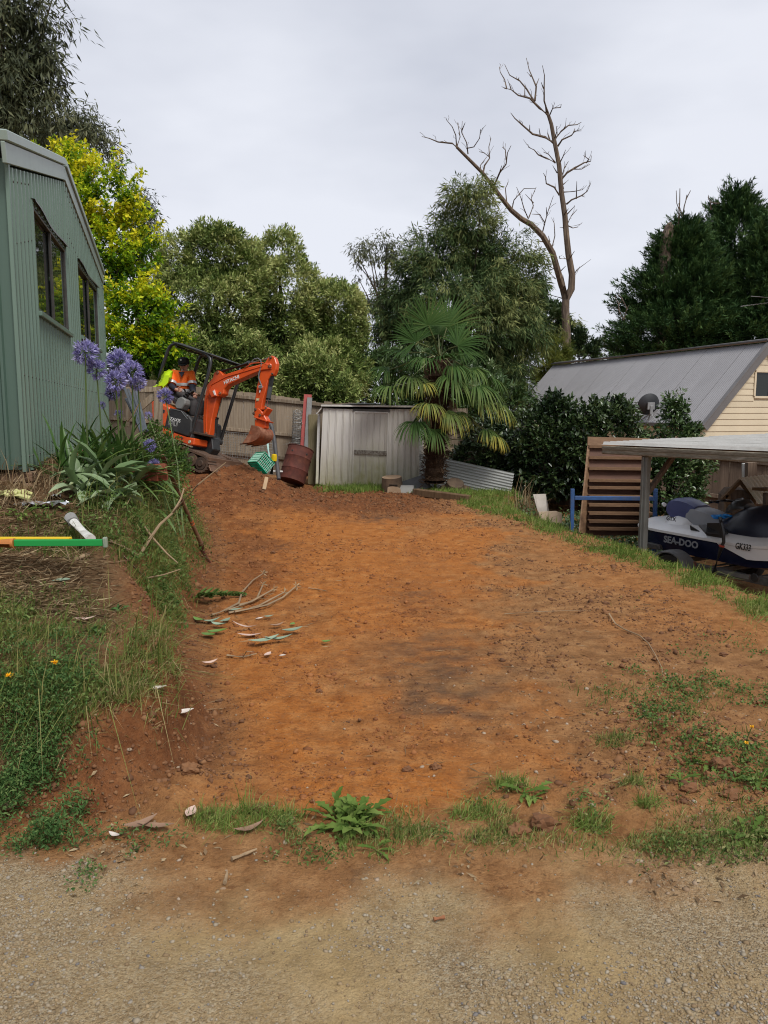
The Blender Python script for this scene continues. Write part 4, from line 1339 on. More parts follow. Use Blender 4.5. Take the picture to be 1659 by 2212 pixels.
def skin_mesh(name, chains, mat, parent, sub=1):
    """chains: lists of (point, radius); equal points are merged so limbs join"""
    bm = bmesh.new()
    lay = bm.verts.layers.skin.verify()
    vs = {}

    def gv(p, r_):
        k = tuple(round(c, 4) for c in p)
        if k not in vs:
            v = bm.verts.new(p); vs[k] = v
            v[lay].radius = (r_, r_) if not isinstance(r_, tuple) else r_
        return vs[k]
    for ch in chains:
        pv = None
        for p, r_ in ch:
            v = gv(p, r_)
            if pv is not None and pv is not v: bm.edges.new((pv, v))
            pv = v
    bm.verts.ensure_lookup_table()
    bm.verts[0][lay].use_root = True
    me = bpy.data.meshes.new('t')
    bm.to_mesh(me); bm.free()
    o = bpy.data.objects.new('t', me)
    C.objects.link(o)
    md = o.modifiers.new('s', 'SKIN'); md.use_smooth_shade = True
    md = o.modifiers.new('u', 'SUBSURF'); md.levels = sub; md.render_levels = sub
    bpy.context.view_layer.update()
    me2 = bpy.data.meshes.new_from_object(o.evaluated_get(bpy.context.evaluated_depsgraph_get()))
    bpy.data.objects.remove(o)
    me2.materials.clear(); me2.materials.append(mat)
    me2.name = name
    for p in me2.polygons: p.use_smooth = True
    o = bpy.data.objects.new(name, me2)
    return link(o, parent)


pel, spi, che, nek = EP(490, 935, .03), EP(495, 780, .04), EP(515, 640, .05), EP(525, 548, .05)
hdb, hdc, hdt = EP(517, 512, .05), EP(512, 455, .06), EP(520, 385, .05)
sR, eR, wR, hR = EP(352, 580, .14), EP(305, 800, .26), EP(395, 850, .3), EP(450, 855, .3)
sL, eL, wL, hL = EP(640, 590, .0), EP(652, 805, .06), EP(672, 905, .15), EP(690, 955, .15)
iR, kR, aR, tR = EP(450, 945, .12), EP(695, 1065, .17), EP(650, 1300, .14), EP(720, 1330, .14)
iL, kL, aL, tL = EP(540, 950, -.08), EP(810, 1065, -.06), EP(770, 1290, -.06), EP(840, 1320, -.06)
per_ = thing('person', 'person in orange hi-vis shirt and black cap driving the excavator', 'person', pel - UP * .1)
body_ch = [[(pel, .1), (spi, .11), (che, .115), (nek, .055), (hdb, .06), (hdc, .088), (hdt, .06)],
           [(che, .115), (sR, .055), (eR, .04), (wR, .03), (wR.lerp(hR, .55), .036)], [(che, .115), (sL, .055), (eL, .04), (wL, .03), (wL.lerp(hL, .55), .036)],
           [(pel, .1), (iR, .085), (kR, .06), (aR, .045), (tR, .03)], [(pel, .1), (iL, .085), (kL, .06), (aL, .045), (tL, .03)]]


def fingers(w_, h_, side):
    d = (h_ - w_).normalized(); s_ = d.cross(side).normalized()
    ch = []
    for i, (o_, l_) in enumerate(((-.028, .062), (-.009, .072), (.01, .068), (.028, .052))):
        a = w_.lerp(h_, .6) + s_ * o_ * .8; b_ = a + d * l_ * .6 + s_ * o_ * .2; c_ = b_ + d * l_ * .3 - side * .03
        ch.append([(a, .0095), (b_, .009), (c_, .007)])
    a = w_.lerp(h_, .25) - s_ * .03; ch.append([(a, .011), (a + d * .035 - s_ * .025, .0095), (a + d * .06 - s_ * .028, .008)])
    return ch


bod = skin_mesh('body', body_ch, SKIN, per_, 2)
for w_, h_ in ((wR, hR), (wL, hL)):
    for ch in fingers(w_, h_, ER): skin_mesh('finger', [ch], SKIN, bod, 1)
skin_mesh('shirt', [[(pel + UP * .02, .145), (spi, .15), (che, .15), (nek - UP * .03, .075)], [(che, .15), (sR, .088), (sR.lerp(eR, .55), .085), (sR.lerp(eR, .9), .082)], [(che, .15), (sL, .085), (sL.lerp(eL, .55), .08), (sL.lerp(eL, .9), .078)]], ORS, per_, 2)
for s_, e_, w_ in ((sR, eR, wR), (sL, eL, wL)):
    skin_mesh('sleeve', [[(s_.lerp(e_, .8), .066), (e_, .066), (e_.lerp(w_, .6), .056), (e_.lerp(w_, .95), .045)]], NAVY, per_, 2)
skin_mesh('trousers', [[(pel - UP * .0, .13), (iR, .105), (kR, .085), (aR, .07)], [(pel - UP * .0, .13), (iL, .105), (kL, .085), (aL, .07)]], TROU, per_, 2)
for a_, t_ in ((aR, tR), (aL, tL)): skin_mesh('boot', [[(a_ + UP * .06, .055), (a_ - UP * .01, .058), (t_, .05)]], BOOT, per_, 2)
FD = (EP(455, 500, .35) - hdc); FD.z = -.12; FD.normalize()     # the way the face looks
fs = FD.cross(UP).normalized()
m = MB()      # navy collar and placket
m.lathe([(.085, -.03), (.098, .0), (.085, .035), (.07, .04)], nek - UP * .035, UP + FD * .2, 16); m.obj('collar', NAVY, per_, smooth=True)
m = MB(); fpc = V3(-.15, -1, 0).normalized(); m.prism([EP(480, 560, .05) + fpc * .12, EP(575, 560, .05) + fpc * .12, EP(545, 650, .05) + fpc * .172], fpc * .02); m.obj('placket', NAVY, per_)
for zc, rr in ((EP(505, 765, .04), .158), (EP(500, 862, .035), .156)):
    m = MB(); m.lathe([(rr, -.025), (rr + .003, 0), (rr, .025)], zc, UP, 24); m.obj('reflective_band', SILV, per_, smooth=True)
for s_, e_, rr in ((sR, eR, .09), (sL, eL, .085)):
    m = MB(); m.lathe([(rr, -.025), (rr + .002, 0), (rr, .025)], s_.lerp(e_, .75), e_ - s_, 18); m.obj('reflective_band', SILV, per_, smooth=True)
# face and cap
m = MB(); fc = hdc + FD * .082
m.prism([fc + UP * .02, fc - fs * .016 - UP * .022, fc + fs * .016 - UP * .022], FD * .022); m.obj('nose', SKIN, bod, bevel=.004)
for k in (-1, 1):
    m = MB(); m.lathe([(0, .012), (.009, .009), (.012, 0)], fc + fs * .032 * k + UP * .018 - FD * .012, FD, 10); m.obj('eye', DARK, bod, smooth=True)
    m = MB(); m.lathe([(0, .014), (.018, .01), (.024, 0)], hdc + fs * .082 * k, fs * k, 10); m.obj('ear', SKIN, bod, smooth=True)
m = MB(); m.beam(fc - UP * .045 - fs * .022 - FD * .006, fc - UP * .045 + fs * .022 - FD * .006, .01, .008); m.obj('mouth', M('lips', (.25, .09, .07), None, 5, .5, bmp=0), bod)
m = MB(); m.tube([fc - UP * .045 + fs * .01, fc - UP * .06 + FD * .07 + fs * .02], .0045, 6); m.obj('cigarette', WHITE, per_)
m = MB(); m.lathe([(.1, .0), (.102, .03), (.094, .075), (.06, .11), (0, .12)], hdc + UP * .035, UP - FD * .08, 20)
br_ = [hdc + UP * .05 + fs * .085 + FD * .04, hdc + UP * .045 + fs * .07 + FD * .14, hdc + UP * .04 + FD * .18, hdc + UP * .045 - fs * .07 + FD * .14, hdc + UP * .05 - fs * .085 + FD * .04]
m.prism(br_, UP * .012); m.obj('cap', M('black_cap', (.012, .012, .013), (.02, .02, .02), 6, .8, bmp=.1, vary=0), per_, smooth=True)
m = MB(); p = hdc + UP * .085 + V3(-.25, -1, .1).normalized() * .1; m.lathe([(0, .004), (.014, .003), (.016, 0)], p, V3(-.25, -1, .1), 10); m.obj('cap_badge', LETW, per_)

# ------------------------------------------------------------------ jet ski on its trailer
NAVYP = M('navy_gelcoat', (.008, .012, .035), (.012, .017, .045), 2, .22, bmp=0, spec=.5, vary=0)
WHITEP = M('white_gelcoat', (.8, .8, .79), (.74, .74, .73), 3, .25, bmp=0, spec=.5, vary=0)
SEATG = M('grey_seat_vinyl', (.27, .28, .3), (.23, .24, .26), 4, .5, bmp=.1, vary=0)
SEATB = M('blue_seat_vinyl', (.06, .075, .19), (.05, .06, .15), 4, .4, bmp=.05, vary=0)
COVER = M('navy_cowl', (.01, .013, .028), (.015, .018, .035), 3, .35, bmp=.15, vary=0)
RUBBER = M('rubber', (.02, .02, .02), (.035, .033, .03), 8, .8, bmp=.2, vary=0)
zj = frame(2380, 1700, 644)
JD = V3(.5, -.866, 0).normalized()
JN = V3(JD.y, -JD.x, 0)          # starboard side, facing the camera
J0 = P(*zj(300, 962), 11.3)
J = lambda x, y, w=0.0: PP(*zj(x, y), J0 + JN * w, JN)
ski = thing('jet_ski', 'white and navy jet ski with a grey and blue seat under the carport', 'jet ski', V3(J0.x + .6, J0.y - 1.2, -.35))
jt = lambda x, y: (J(x, y) - J0).dot(JD)
# gunwale line and stations; the side plane is the starboard gunwale
HWD = .56
gz = lambda t: J0.z + (J(1659, 1215).z - J0.z) * t / jt(1659, 1215)
ctr = lambda t, z, w: J0 - JN * HWD + JD * t + UP * z + JN * w - UP * J0.z


def loft(name, sts, mat, parent=ski, smooth=True, close=True, caps=True):
    m = MB()
    G = [[ctr(t, z, w) for w, z in sec] for t, sec in sts]
    m.grid(G, close=close)
    if caps:
        m.add(G[0], [tuple(range(len(G[0])))]); m.add(G[-1], [tuple(range(len(G[-1])))])
    return m.obj(name, mat, parent, smooth=smooth)


LT = 2.95
st_h, st_d = [], []
for t in np.linspace(0, LT, 22):
    k = t / LT
    hw = HWD * (.8 + .2 * min(1, t / .35)) * (1 if k < .6 else max(.06, math.cos((k - .6) / .4 * 1.5) ** .7))
    g = gz(t) + (.16 * max(0, k - .62) ** 1.3 / .25 if k > .62 else 0)
    kz = g - .36 + (.34 * max(0, k - .7) / .3 if k > .7 else 0) + .05 * max(0, .15 - t)
    cz = g - .27 + (.2 * max(0, k - .7) / .3 if k > .7 else 0)
    st_h.append((t, [(hw, g), (hw * .97, g - .1), (hw * .86, cz), (0, kz), (-hw * .86, cz), (-hw * .97, g - .1), (-hw, g)]))
    b = .05 if t < .5 else .1
    st_d.append((t, [(hw + .03, g - .005), (hw + .035, g + .03), (hw * .98, g + .055), (hw * .72, g + .10 + .02 * k), (hw * .3, g + .12), (-hw * .3, g + .12), (-hw * .72, g + .10 + .02 * k), (-hw * .98, g + .055), (-hw - .035, g + .03), (-hw - .03, g - .005)]))
loft('hull', st_h, NAVYP)
loft('deck', st_d, WHITEP)
# white side band widening to the bow, with the registration on it
m = MB()
tb = np.linspace(jt(1150, 1120), jt(1659, 1215) + .7, 14)
m.grid([[ctr(t, gz(t) - .01 + (.16 * max(0, t / LT - .62) ** 1.3 / .25 if t / LT > .62 else 0), HWD * (1 if t / LT < .6 else max(.06, math.cos((t / LT - .6) / .4 * 1.5) ** .7)) + .012) for t in tb],
        [ctr(t, gz(t) - .02 - .14 * min(1, (t - tb[0]) / .45) + (.16 * max(0, t / LT - .62) ** 1.3 / .25 if t / LT > .62 else 0), HWD * (1 if t / LT < .6 else max(.06, math.cos((t / LT - .6) / .4 * 1.5) ** .7)) + .008) for t in tb]])
m.obj('side_band', WHITEP, ski, smooth=True)


def side_text(s, x, y, x2, y2, h, mat, sh=0.0, off=.0):
    a, b_ = J(x, y, .034), J(x2, y2, .034)
    xd_ = (b_ - a).normalized()
    o = text(s, a, xd_, JN.cross(xd_) * -1 if JN.cross(xd_).z < 0 else JN.cross(xd_), h, mat, ski, .002, off, 'side_lettering', 1.0, sh)
    w_ = max(Vector(v.co).dot(xd_) for v in o.data.vertices)
    k = (b_ - a).length / w_
    for v in o.data.vertices:
        c_ = Vector(v.co); d_ = c_.dot(xd_); v.co = c_ + xd_ * d_ * (k - 1)
    return o


GREYL = M('grey_lettering', (.2, .21, .23), (.24, .25, .27), 5, .5, bmp=0, vary=0)
side_text('SEA-DOO', 600, 1120, 948, 1190, .1, GREYL, 0, .035)
side_text('GK333', 1328, 1186, 1482, 1214, .085, BLACK, .2, .012)
# engine hump, stern deck, seat, cowl, bars
t0, t1, t2, t3 = jt(600, 960), jt(870, 1040), jt(1010, 1060), jt(1210, 1050)


def hump(name, prof, mat, wb, wt, parent=ski, n=1):
    """prof: (x, ytop, ybase) in the crop on the centre plane"""
    sts = []
    for x, yt, yb, k in prof:
        p, b_ = J(x, yt, -HWD + wt * k), J(x, yb, -HWD + wb * k)
        t = (p - J0).dot(JD)
        sts.append((t, [(wb * k, b_.z), (wb * k * .98, b_.z + (p.z - b_.z) * .45), (wt * k * .9, p.z - (p.z - b_.z) * .12), (wt * k * .5, p.z), (-wt * k * .5, p.z), (-wt * k * .9, p.z - (p.z - b_.z) * .12), (-wb * k * .98, b_.z + (p.z - b_.z) * .45), (-wb * k, b_.z)]))
    return loft(name, sts, mat, parent)


hump('rear_deck', [(610, 920, 990, 1), (640, 870, 1000, 1), (700, 850, 1010, 1), (800, 880, 1020, 1), (860, 930, 1030, 1), (890, 1010, 1050, .95)], WHITEP, .42, .3)
sb = hump('seat', [(632, 725, 800, .7), (650, 690, 830, .95), (690, 676, 870, 1), (750, 676, 900, 1), (830, 705, 900, 1.0), (905, 755, 880, .98)], SEATB, .2, .19)
hump('seat_front', [(835, 770, 910, 1.0), (880, 768, 930, 1.1), (940, 785, 960, 1.12), (1010, 805, 990, 1.12), (1080, 840, 1000, 1.08), (1150, 870, 1010, 1.0), (1230, 880, 1010, .9)], SEATG, .21, .19)
m = MB(); p = J(950, 790, -HWD)
for k in np.linspace(-1, 1, 9): pass
m.tube([ctr((J(905, 880, -HWD + .2) - J0).dot(JD), J(900, 870, -HWD + .2).z, .215), ctr((p - J0).dot(JD), p.z + .0, .14), ctr((p - J0).dot(JD), p.z + .012, 0), ctr((p - J0).dot(JD), p.z, -.14)], .014, 8); m.obj('seat_strap', BLACK, ski, smooth=True)
m = MB(); a = J(610, 740, -HWD + .12); m.tube([a, J(600, 735, -HWD + .05), J(600, 735, -HWD - .05), J(610, 740, -HWD - .12)], .03, 8); m.obj('grab_handle', WHITEP, ski, smooth=True)
hump('cowl', [(1180, 900, 1040, .9), (1260, 850, 1060, 1.1), (1330, 800, 1070, 1.25), (1420, 770, 1080, 1.3), (1500, 760, 1090, 1.3), (1659, 740, 1120, 1.2), (1800, 800, 1150, .9), (1950, 940, 1190, .5)], COVER, .3, .2)
hump('instrument_pod', [(1230, 790, 830, .6), (1250, 740, 820, 1), (1300, 695, 800, 1.1), (1380, 690, 790, 1), (1430, 730, 790, .8)], BLACK, .15, .12)
m = MB(); hc = J(1300, 705, -HWD); m.tube([hc + JN * .36 - JD * .1 + UP * .0, hc + JN * .16 + UP * .02, hc, hc - JN * .16 + UP * .02, hc - JN * .36 - JD * .1], .018, 8)
for s_ in (1, -1): m.tube([hc + JN * .36 * s_ - JD * .1, hc + JN * .24 * s_ - JD * .05], .026, 8)
m.obj('handlebar', BLACK, ski, smooth=True)
m = MB(); m.box(J(1105, 990, -.06), (.3, .25, .02), Matrix.Rotation(.3, 3, 'X')); m.obj('footwell_mat', BLACK, ski)
m = MB(); m.prism([J(1042, 925, -.02), J(1165, 925, -.02), J(1200, 1010, -.02), J(1185, 1085, -.02), J(1140, 1075, -.02), J(1030, 1080, -.02)], -JN * .02); m.obj('side_panel', BLACK, ski)
m = MB(); m.prism([J(865, 950, -.08), J(1020, 1050, -.08), J(1015, 1075, -.08), J(885, 1060, -.08)], -JN * .02); m.obj('footwell', BLACK, ski)
text('GTX', J(628, 897, -.13), JD, UP, .06, BLACK, ski, .003, .02, 'deck_lettering')
m = MB()
for i in range(5):
    a = J(1140 + i * 30, 862 - i * 2, -HWD + .2 - .04 * (i % 2)); m.box(a, (.13, .1, .03), Matrix.Rotation(.5 * i, 3, 'Z') @ Matrix.Rotation(.3 * (-1) ** i, 3, 'X'))
tag(m.obj('blue_rag', M('bright_blue_cloth', (.02, .3, .75), (.02, .2, .6), 9, .7, bmp=.3, vary=0), None, bevel=.01, smooth=True), 'crumpled bright blue rag lying on the jet ski seat', 'rag')
# trailer
tr_ = thing('boat_trailer', 'weathered low boat trailer under the jet ski with one wheel showing', 'trailer', V3(J0.x + .8, J0.y - 1.2, -.95))
TRM = M('weathered_galvanised', (.13, .13, .125), (.08, .08, .078), 6, .6, .4, .2, c3=(.2, .15, .12), vary=.05)
tw = .1
a_, b_ = J(800, 1335, tw), J(1659, 1530, tw)
ext = (b_ - a_)
m = MB(); m.beam(a_ - ext * .25, b_ + ext * .7, .06, .09); m.obj('side_rail', TRM, tr_, bevel=.006)
m = MB(); m.beam(a_ - ext * .25 - JN * 1.2, b_ + ext * .7 - JN * 1.2, .06, .09); m.obj('side_rail', TRM, tr_, bevel=.006)
for t in (-.1, .4, .85, 1.4):
    m = MB(); m.beam(a_ + ext * t, a_ + ext * t - JN * 1.2, .05, .06); m.obj('cross_member', TRM, tr_)
m = MB(); m.box(J(895, 1342, tw + .04), (.11, .02, .075), Matrix.Rotation(math.atan2(JD.y, JD.x), 3, 'Z')); m.obj('side_reflector', M('faded_red_lens', (.16, .05, .03), (.1, .035, .025), 8, .5, bmp=0), tr_, bevel=.004)
m = MB(); m.box(J(1300, 1445, tw + .035), (.45, .008, .05), Matrix.Rotation(math.atan2(JD.y, JD.x), 3, 'Z')); m.obj('rail_plate', M('dull_plate', (.3, .31, .29), None, 8, .5, .4, 0), tr_)
m = MB(); m.lathe([(0, .004), (.05, .004), (.055, 0)], J(1520, 1482, tw + .035), JN, 20); m.obj('oval_badge', BLACK, tr_)
wc = J(690, 1425, .24)
for s_, off in ((1, 0), (-1, 1.62)):
    c_ = wc - JN * off
    m = MB(); m.lathe([(.15, .06), (.19, .085), (.25, .08), (.275, .05), (.28, 0), (.275, -.05), (.25, -.08), (.19, -.085), (.15, -.06)], c_, JN, 28)
    w_ = m.obj('wheel', RUBBER, tr_, smooth=True)
    m = MB(); m.lathe([(0, .05), (.05, .05), (.07, .03), (.13, .02), (.155, .055), (.16, -.05), (0, -.05)], c_, JN, 24); m.obj('rim', TRM, w_, smooth=True)
    m = MB()
    G = []
    for i in range(19):
        t = math.pi * (-.03 + 1.06 * i / 18); d_ = -JD * math.cos(t) + UP * math.sin(t)
        G.append([c_ + d_ * rr + JN * ww for rr, ww in ((.28, .12), (.295, .12), (.31, .1), (.315, .0), (.31, -.11), (.28, -.12))])
    m.grid(G, close=True); m.obj('mudguard', M('black_mudguard', (.09, .09, .092), (.13, .128, .125), 7, .55, bmp=.15, vary=.03), tr_, smooth=True)
m = MB(); m.tube([wc - JN * .05, wc - JN * 1.6], .03, 8); m.obj('axle', TRM, tr_)
m = MB(); m.tube([J(1170, 870, .14), J(1185, 925, .16), J(1205, 1010, .16), J(1210, 1120, .16), J(1190, 1160, .16)], .022, 8); m.tube([J(1190, 1160, .16), J(1090, 1480, .2)], .032, 8); m.obj('winch_strap', BLACK, tr_, smooth=True)
m = MB(); m.lathe([(.034, -.012), (.037, 0), (.034, .012)], J(1190, 1158, .16), J(1190, 1160, .16) - J(1090, 1480, .2), 10); m.obj('red_ring', M('red_ring', (.5, .06, .03), None, 5, .5, bmp=0), tr_)
m = MB(); m.prism([J(430, 1120, .0), J(555, 1150, .0), J(560, 1200, .0), (J(440, 1185, .0))], -JN * .12); m.obj('rear_bunk', TRM, tr_, bevel=.01)

# ------------------------------------------------------------------ trees and shrubs
BARK = M('grey_brown_bark', (.12, .09, .065), (.06, .045, .035), 4, .9, bmp=.7, stretch=(8, 8, 1.2), spec=.1, vary=.1)
BARKD = M('dark_bark', (.045, .035, .028), (.025, .02, .016), 4, .9, bmp=.6, stretch=(8, 8, 1.2), spec=.1, vary=.1)
DEADW = M('dead_grey_wood', (.17, .135, .105), (.085, .062, .048), 1.2, .9, bmp=.7, stretch=(7, 7, .8), c3=(.26, .2, .14), spec=.1, vary=.05)


def el(px, py, rx, ry, Y, dep=None):
    p = P(px, py, Y)
    k = Y / FPX
    return (p.x, p.y, p.z, rx * k, (dep if dep else rx * .9) * k, ry * k)


def sph_area(e):
    a, b, c = e[3:6]
    return 4 * math.pi * (((a * b) ** 1.6 + (a * c) ** 1.6 + (b * c) ** 1.6) / 3) ** (1 / 1.6)


def crown(t, ells, dens, cr, cl_, per, size, asp, mat, pig0=.5, pigv=.15, out=.7, rnd=.6, droop=0.0, r0=.7, r1=1.02, zmin=-.8, lift=.3, top_tone=0.0, up=0.0, name='crown', taper=.6, face=.6, lump=1.0):
    n = int(sum(sph_area(e) for e in ells) * dens)
    p, d = shell(ells, n, r0, r1, zmin, face)
    nb = fbm(p[:, 0] * 1.15 + p[:, 1] * .5 + 31, p[:, 2] * 1.25 + p[:, 1] * .6 + 17, 201, 3)
    p = p + d * ((nb - .5) * 2.6 * cl_ * lump)[:, None]
    d = unit(d + np.array([0, 0, lift]))
    zz = (p[:, 2] - p[:, 2].min()) / max(np.ptp(p[:, 2]), .1)
    pg = np.clip(pig0 + (nb - .5) * 1.1 + RNG.normal(size=len(p)) * pigv + top_tone * (zz - .5), 0, 1)  # jutting and higher clumps paler, hollows darker: light and shade put into leaf colour
    cr_ = cr * RNG.uniform(.7, 1.35, len(p))
    cl = np.concatenate([p - d * cl_ * .3, d, cr_[:, None], np.full((len(p), 1), cl_), pg[:, None]], 1)
    return foliage(name, cl, per, size, asp, mat, t, out, rnd, droop, up=up, taper=taper), p


def trunk(t, base, ells, tips, r_, mat, n=14, name='trunk'):
    m = MB()
    base = Vector(base)
    top = max(ells, key=lambda e: e[2])
    tp = V3(top[0], top[1], top[2] - top[5] * .15)
    pts = [base.lerp(tp, k) + V3(random.uniform(-.06, .06), random.uniform(-.06, .06), 0) * (tp - base).length * .15 * (0 < k < 1) for k in np.linspace(0, 1, 7)]
    m.tube(pts, [r_ * (1 - .9 * k) for k in np.linspace(0, 1, 7)], 9)
    idx = RNG.choice(len(tips), min(n, len(tips)), replace=False)
    for i in idx:
        e = Vector(tips[i].tolist())
        k = random.uniform(.25, .85)
        j = int(k * 6); s = pts[j].lerp(pts[min(j + 1, 6)], k * 6 - j)
        if e.z < s.z - .4: s = pts[1].lerp(pts[2], random.random())
        q = s.lerp(e, .5) + V3(0, 0, .08 * (e - s).length)
        rr = r_ * .32 * (1 - .6 * k)
        m.tube([s, s.lerp(q, .6), q.lerp(e, .3), e], [rr, rr * .75, rr * .5, rr * .2], 5)
    return m.obj(name, mat, t, smooth=True)


def tree(name, label, group, ells, base, tr, barkm, nl=14, cat='tree', **kw):
    t = thing(name, label, cat, (base[0], base[1], base[2]), group)
    c, tips = crown(t, ells, **kw)
    trunk(t, base, ells, tips, tr, barkm, nl)
    return t


def gp(px, Y, z=0.0):
    p = P(px, 893, Y)
    return (p.x, Y, z)


EUC = LM('gum_leaf', [(0, (.035, .045, .024)), (.5, (.075, .088, .046)), (1, (.15, .155, .08))], .5, .2)
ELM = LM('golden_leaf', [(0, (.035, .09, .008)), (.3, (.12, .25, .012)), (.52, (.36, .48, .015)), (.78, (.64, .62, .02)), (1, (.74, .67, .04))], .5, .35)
PIT = LM('pale_green_leaf', [(0, (.04, .075, .018)), (.4, (.12, .175, .042)), (.75, (.27, .33, .1)), (1, (.43, .45, .18))], .4, .2)
WAT = LM('feathery_leaf', [(0, (.022, .048, .017)), (.5, (.065, .105, .034)), (1, (.22, .24, .085))], .6, .2)
CYP = LM('cypress_leaf', [(0, (.012, .03, .012)), (.5, (.03, .072, .022)), (1, (.085, .15, .045))], .6, .12)
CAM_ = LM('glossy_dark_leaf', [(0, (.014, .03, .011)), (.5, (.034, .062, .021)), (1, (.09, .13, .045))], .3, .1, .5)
CAM2 = LM('glossy_green_leaf', [(0, (.025, .05, .015)), (.5, (.06, .11, .032)), (1, (.15, .2, .08))], .3, .15, .5)
YGR = LM('yellow_green_leaf', [(0, (.035, .055, .012)), (.5, (.085, .115, .02)), (1, (.18, .19, .035))], .6, .25)

TG = 'trees beyond the fence'
# gums at the top left
eg = dict(dens=8.5, cr=.28, cl_=.5, per=46, size=.18, asp=.2, mat=EUC, out=.25, rnd=.45, droop=.75, r0=.35, r1=1.03, lift=-.15, pig0=.45, pigv=.2, face=.2, taper=.2)
tree('gum_tree', 'tall dark gum tree with drooping foliage above the green shed roof', TG, [el(25, 40, 105, 85, 17), el(70, 130, 68, 70, 17), el(20, 210, 95, 80, 17), el(-40, 120, 110, 130, 17), el(5, 290, 60, 45, 17.2)], gp(-60, 17, .6), .28, BARK, 16, **eg)
eg2 = dict(eg, dens=6.5, size=.2, pig0=.6)
tree('gum_tree', 'hazier grey-green gum tree just right of the tall dark one', TG, [el(150, 285, 62, 58, 26), el(195, 320, 42, 48, 26), el(110, 330, 60, 40, 26)], gp(150, 26, .5), .25, BARK, 12, **eg2)
tree('gum_tree', 'small dark gum crown showing behind the golden tree', TG, [el(300, 455, 32, 40, 29), el(325, 505, 26, 42, 29), el(290, 540, 40, 50, 29)], gp(300, 29, .5), .22, BARK, 8, **dict(eg, dens=7))
# golden tree
eels = [el(150, 395, 68, 62, 15.5), el(225, 440, 75, 72, 15.5), el(270, 540, 68, 85, 15.5), el(205, 570, 95, 110, 15.5), el(290, 690, 70, 62, 14.8), el(255, 760, 62, 60, 14.6), el(350, 765, 52, 50, 14.9), el(130, 480, 70, 100, 15.8), el(330, 650, 20, 40, 14.8)]
t = thing('golden_tree', 'bright golden-yellow leafed tree behind the far end of the green shed', 'tree', gp(230, 15.5, .6))
n = int(sum(sph_area(e) for e in eels) * 17)
p, d = shell(eels, n, .6, 1.05, -.85, .6)
d = unit(d * np.array([1, 1, .5]) + np.array([0, 0, .55]))
zrel = np.zeros(len(p))
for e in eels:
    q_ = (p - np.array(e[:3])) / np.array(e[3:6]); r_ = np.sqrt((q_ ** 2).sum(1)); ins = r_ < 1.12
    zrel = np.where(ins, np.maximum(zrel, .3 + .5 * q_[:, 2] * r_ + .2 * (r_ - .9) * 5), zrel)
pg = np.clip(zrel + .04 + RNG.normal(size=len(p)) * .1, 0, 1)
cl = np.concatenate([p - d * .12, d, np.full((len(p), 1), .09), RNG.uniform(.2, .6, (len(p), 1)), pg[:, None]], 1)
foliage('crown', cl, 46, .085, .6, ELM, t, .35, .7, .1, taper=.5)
trunk(t, gp(235, 15.5, .5), eels, p, .16, BARK, 22)
# pale-leaved evergreens behind the fence
pk = dict(lump=1.6, dens=26, cr=.16, cl_=.2, per=40, size=.115, asp=.33, mat=PIT, pig0=.54, pigv=.2, out=.75, rnd=.65, droop=.05, r0=.72, r1=1.04, lift=.5, top_tone=.25, zmin=-.9)
tree('evergreen_tree', 'broad pale evergreen with a rounded top left of the dark gap', TG, [el(468, 555, 72, 72, 21), el(410, 590, 55, 65, 21), el(445, 680, 110, 105, 21), el(520, 640, 60, 100, 21), el(470, 790, 125, 80, 20.6)], gp(460, 21, .3), .22, BARKD, 14, **pk)
tree('evergreen_tree', 'narrow pale evergreen with a peaked top behind the digging arm', TG, [el(603, 560, 42, 55, 22), el(620, 640, 68, 75, 22), el(600, 730, 75, 85, 22)], gp(610, 22, .3), .2, BARKD, 12, **pk)
tree('evergreen_tree', 'pale evergreen with yellowish new growth left of the palm', TG, [el(712, 650, 55, 42, 22.5), el(735, 715, 62, 80, 22.5), el(715, 800, 78, 70, 22), el(690, 700, 45, 65, 22.5)], gp(715, 22.5, .2), .2, BARKD, 12, **dict(pk, pig0=.55))
tree('evergreen_bush', 'rounded pale bush leaning over the fence beside the red steel beam', TG, [el(668, 815, 58, 50, 19.4), el(715, 850, 52, 40, 19.4), el(640, 840, 40, 40, 19.4)], gp(675, 19.4, .3), .1, BARKD, 8, cat='bush', **dict(pk, size=.12, dens=26, pig0=.62))
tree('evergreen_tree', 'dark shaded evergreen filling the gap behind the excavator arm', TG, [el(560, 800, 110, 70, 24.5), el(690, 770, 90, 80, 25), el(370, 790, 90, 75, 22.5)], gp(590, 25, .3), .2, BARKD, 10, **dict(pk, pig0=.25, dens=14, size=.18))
# sparse gum left of the wattle
tree('gum_tree', 'sparse open gum tree with clumped foliage left of the feathery tree', TG, [el(800, 545, 36, 22, 33), el(775, 585, 18, 14, 33), el(835, 530, 26, 20, 33), el(850, 560, 30, 36, 33), el(820, 610, 26, 26, 33), el(790, 660, 34, 24, 33), el(840, 680, 45, 50, 33), el(770, 650, 16, 20, 33)], gp(840, 33, .2), .22, BARK, 18, **dict(eg, dens=4.2, cr=.22, per=40, size=.2, r0=.2))
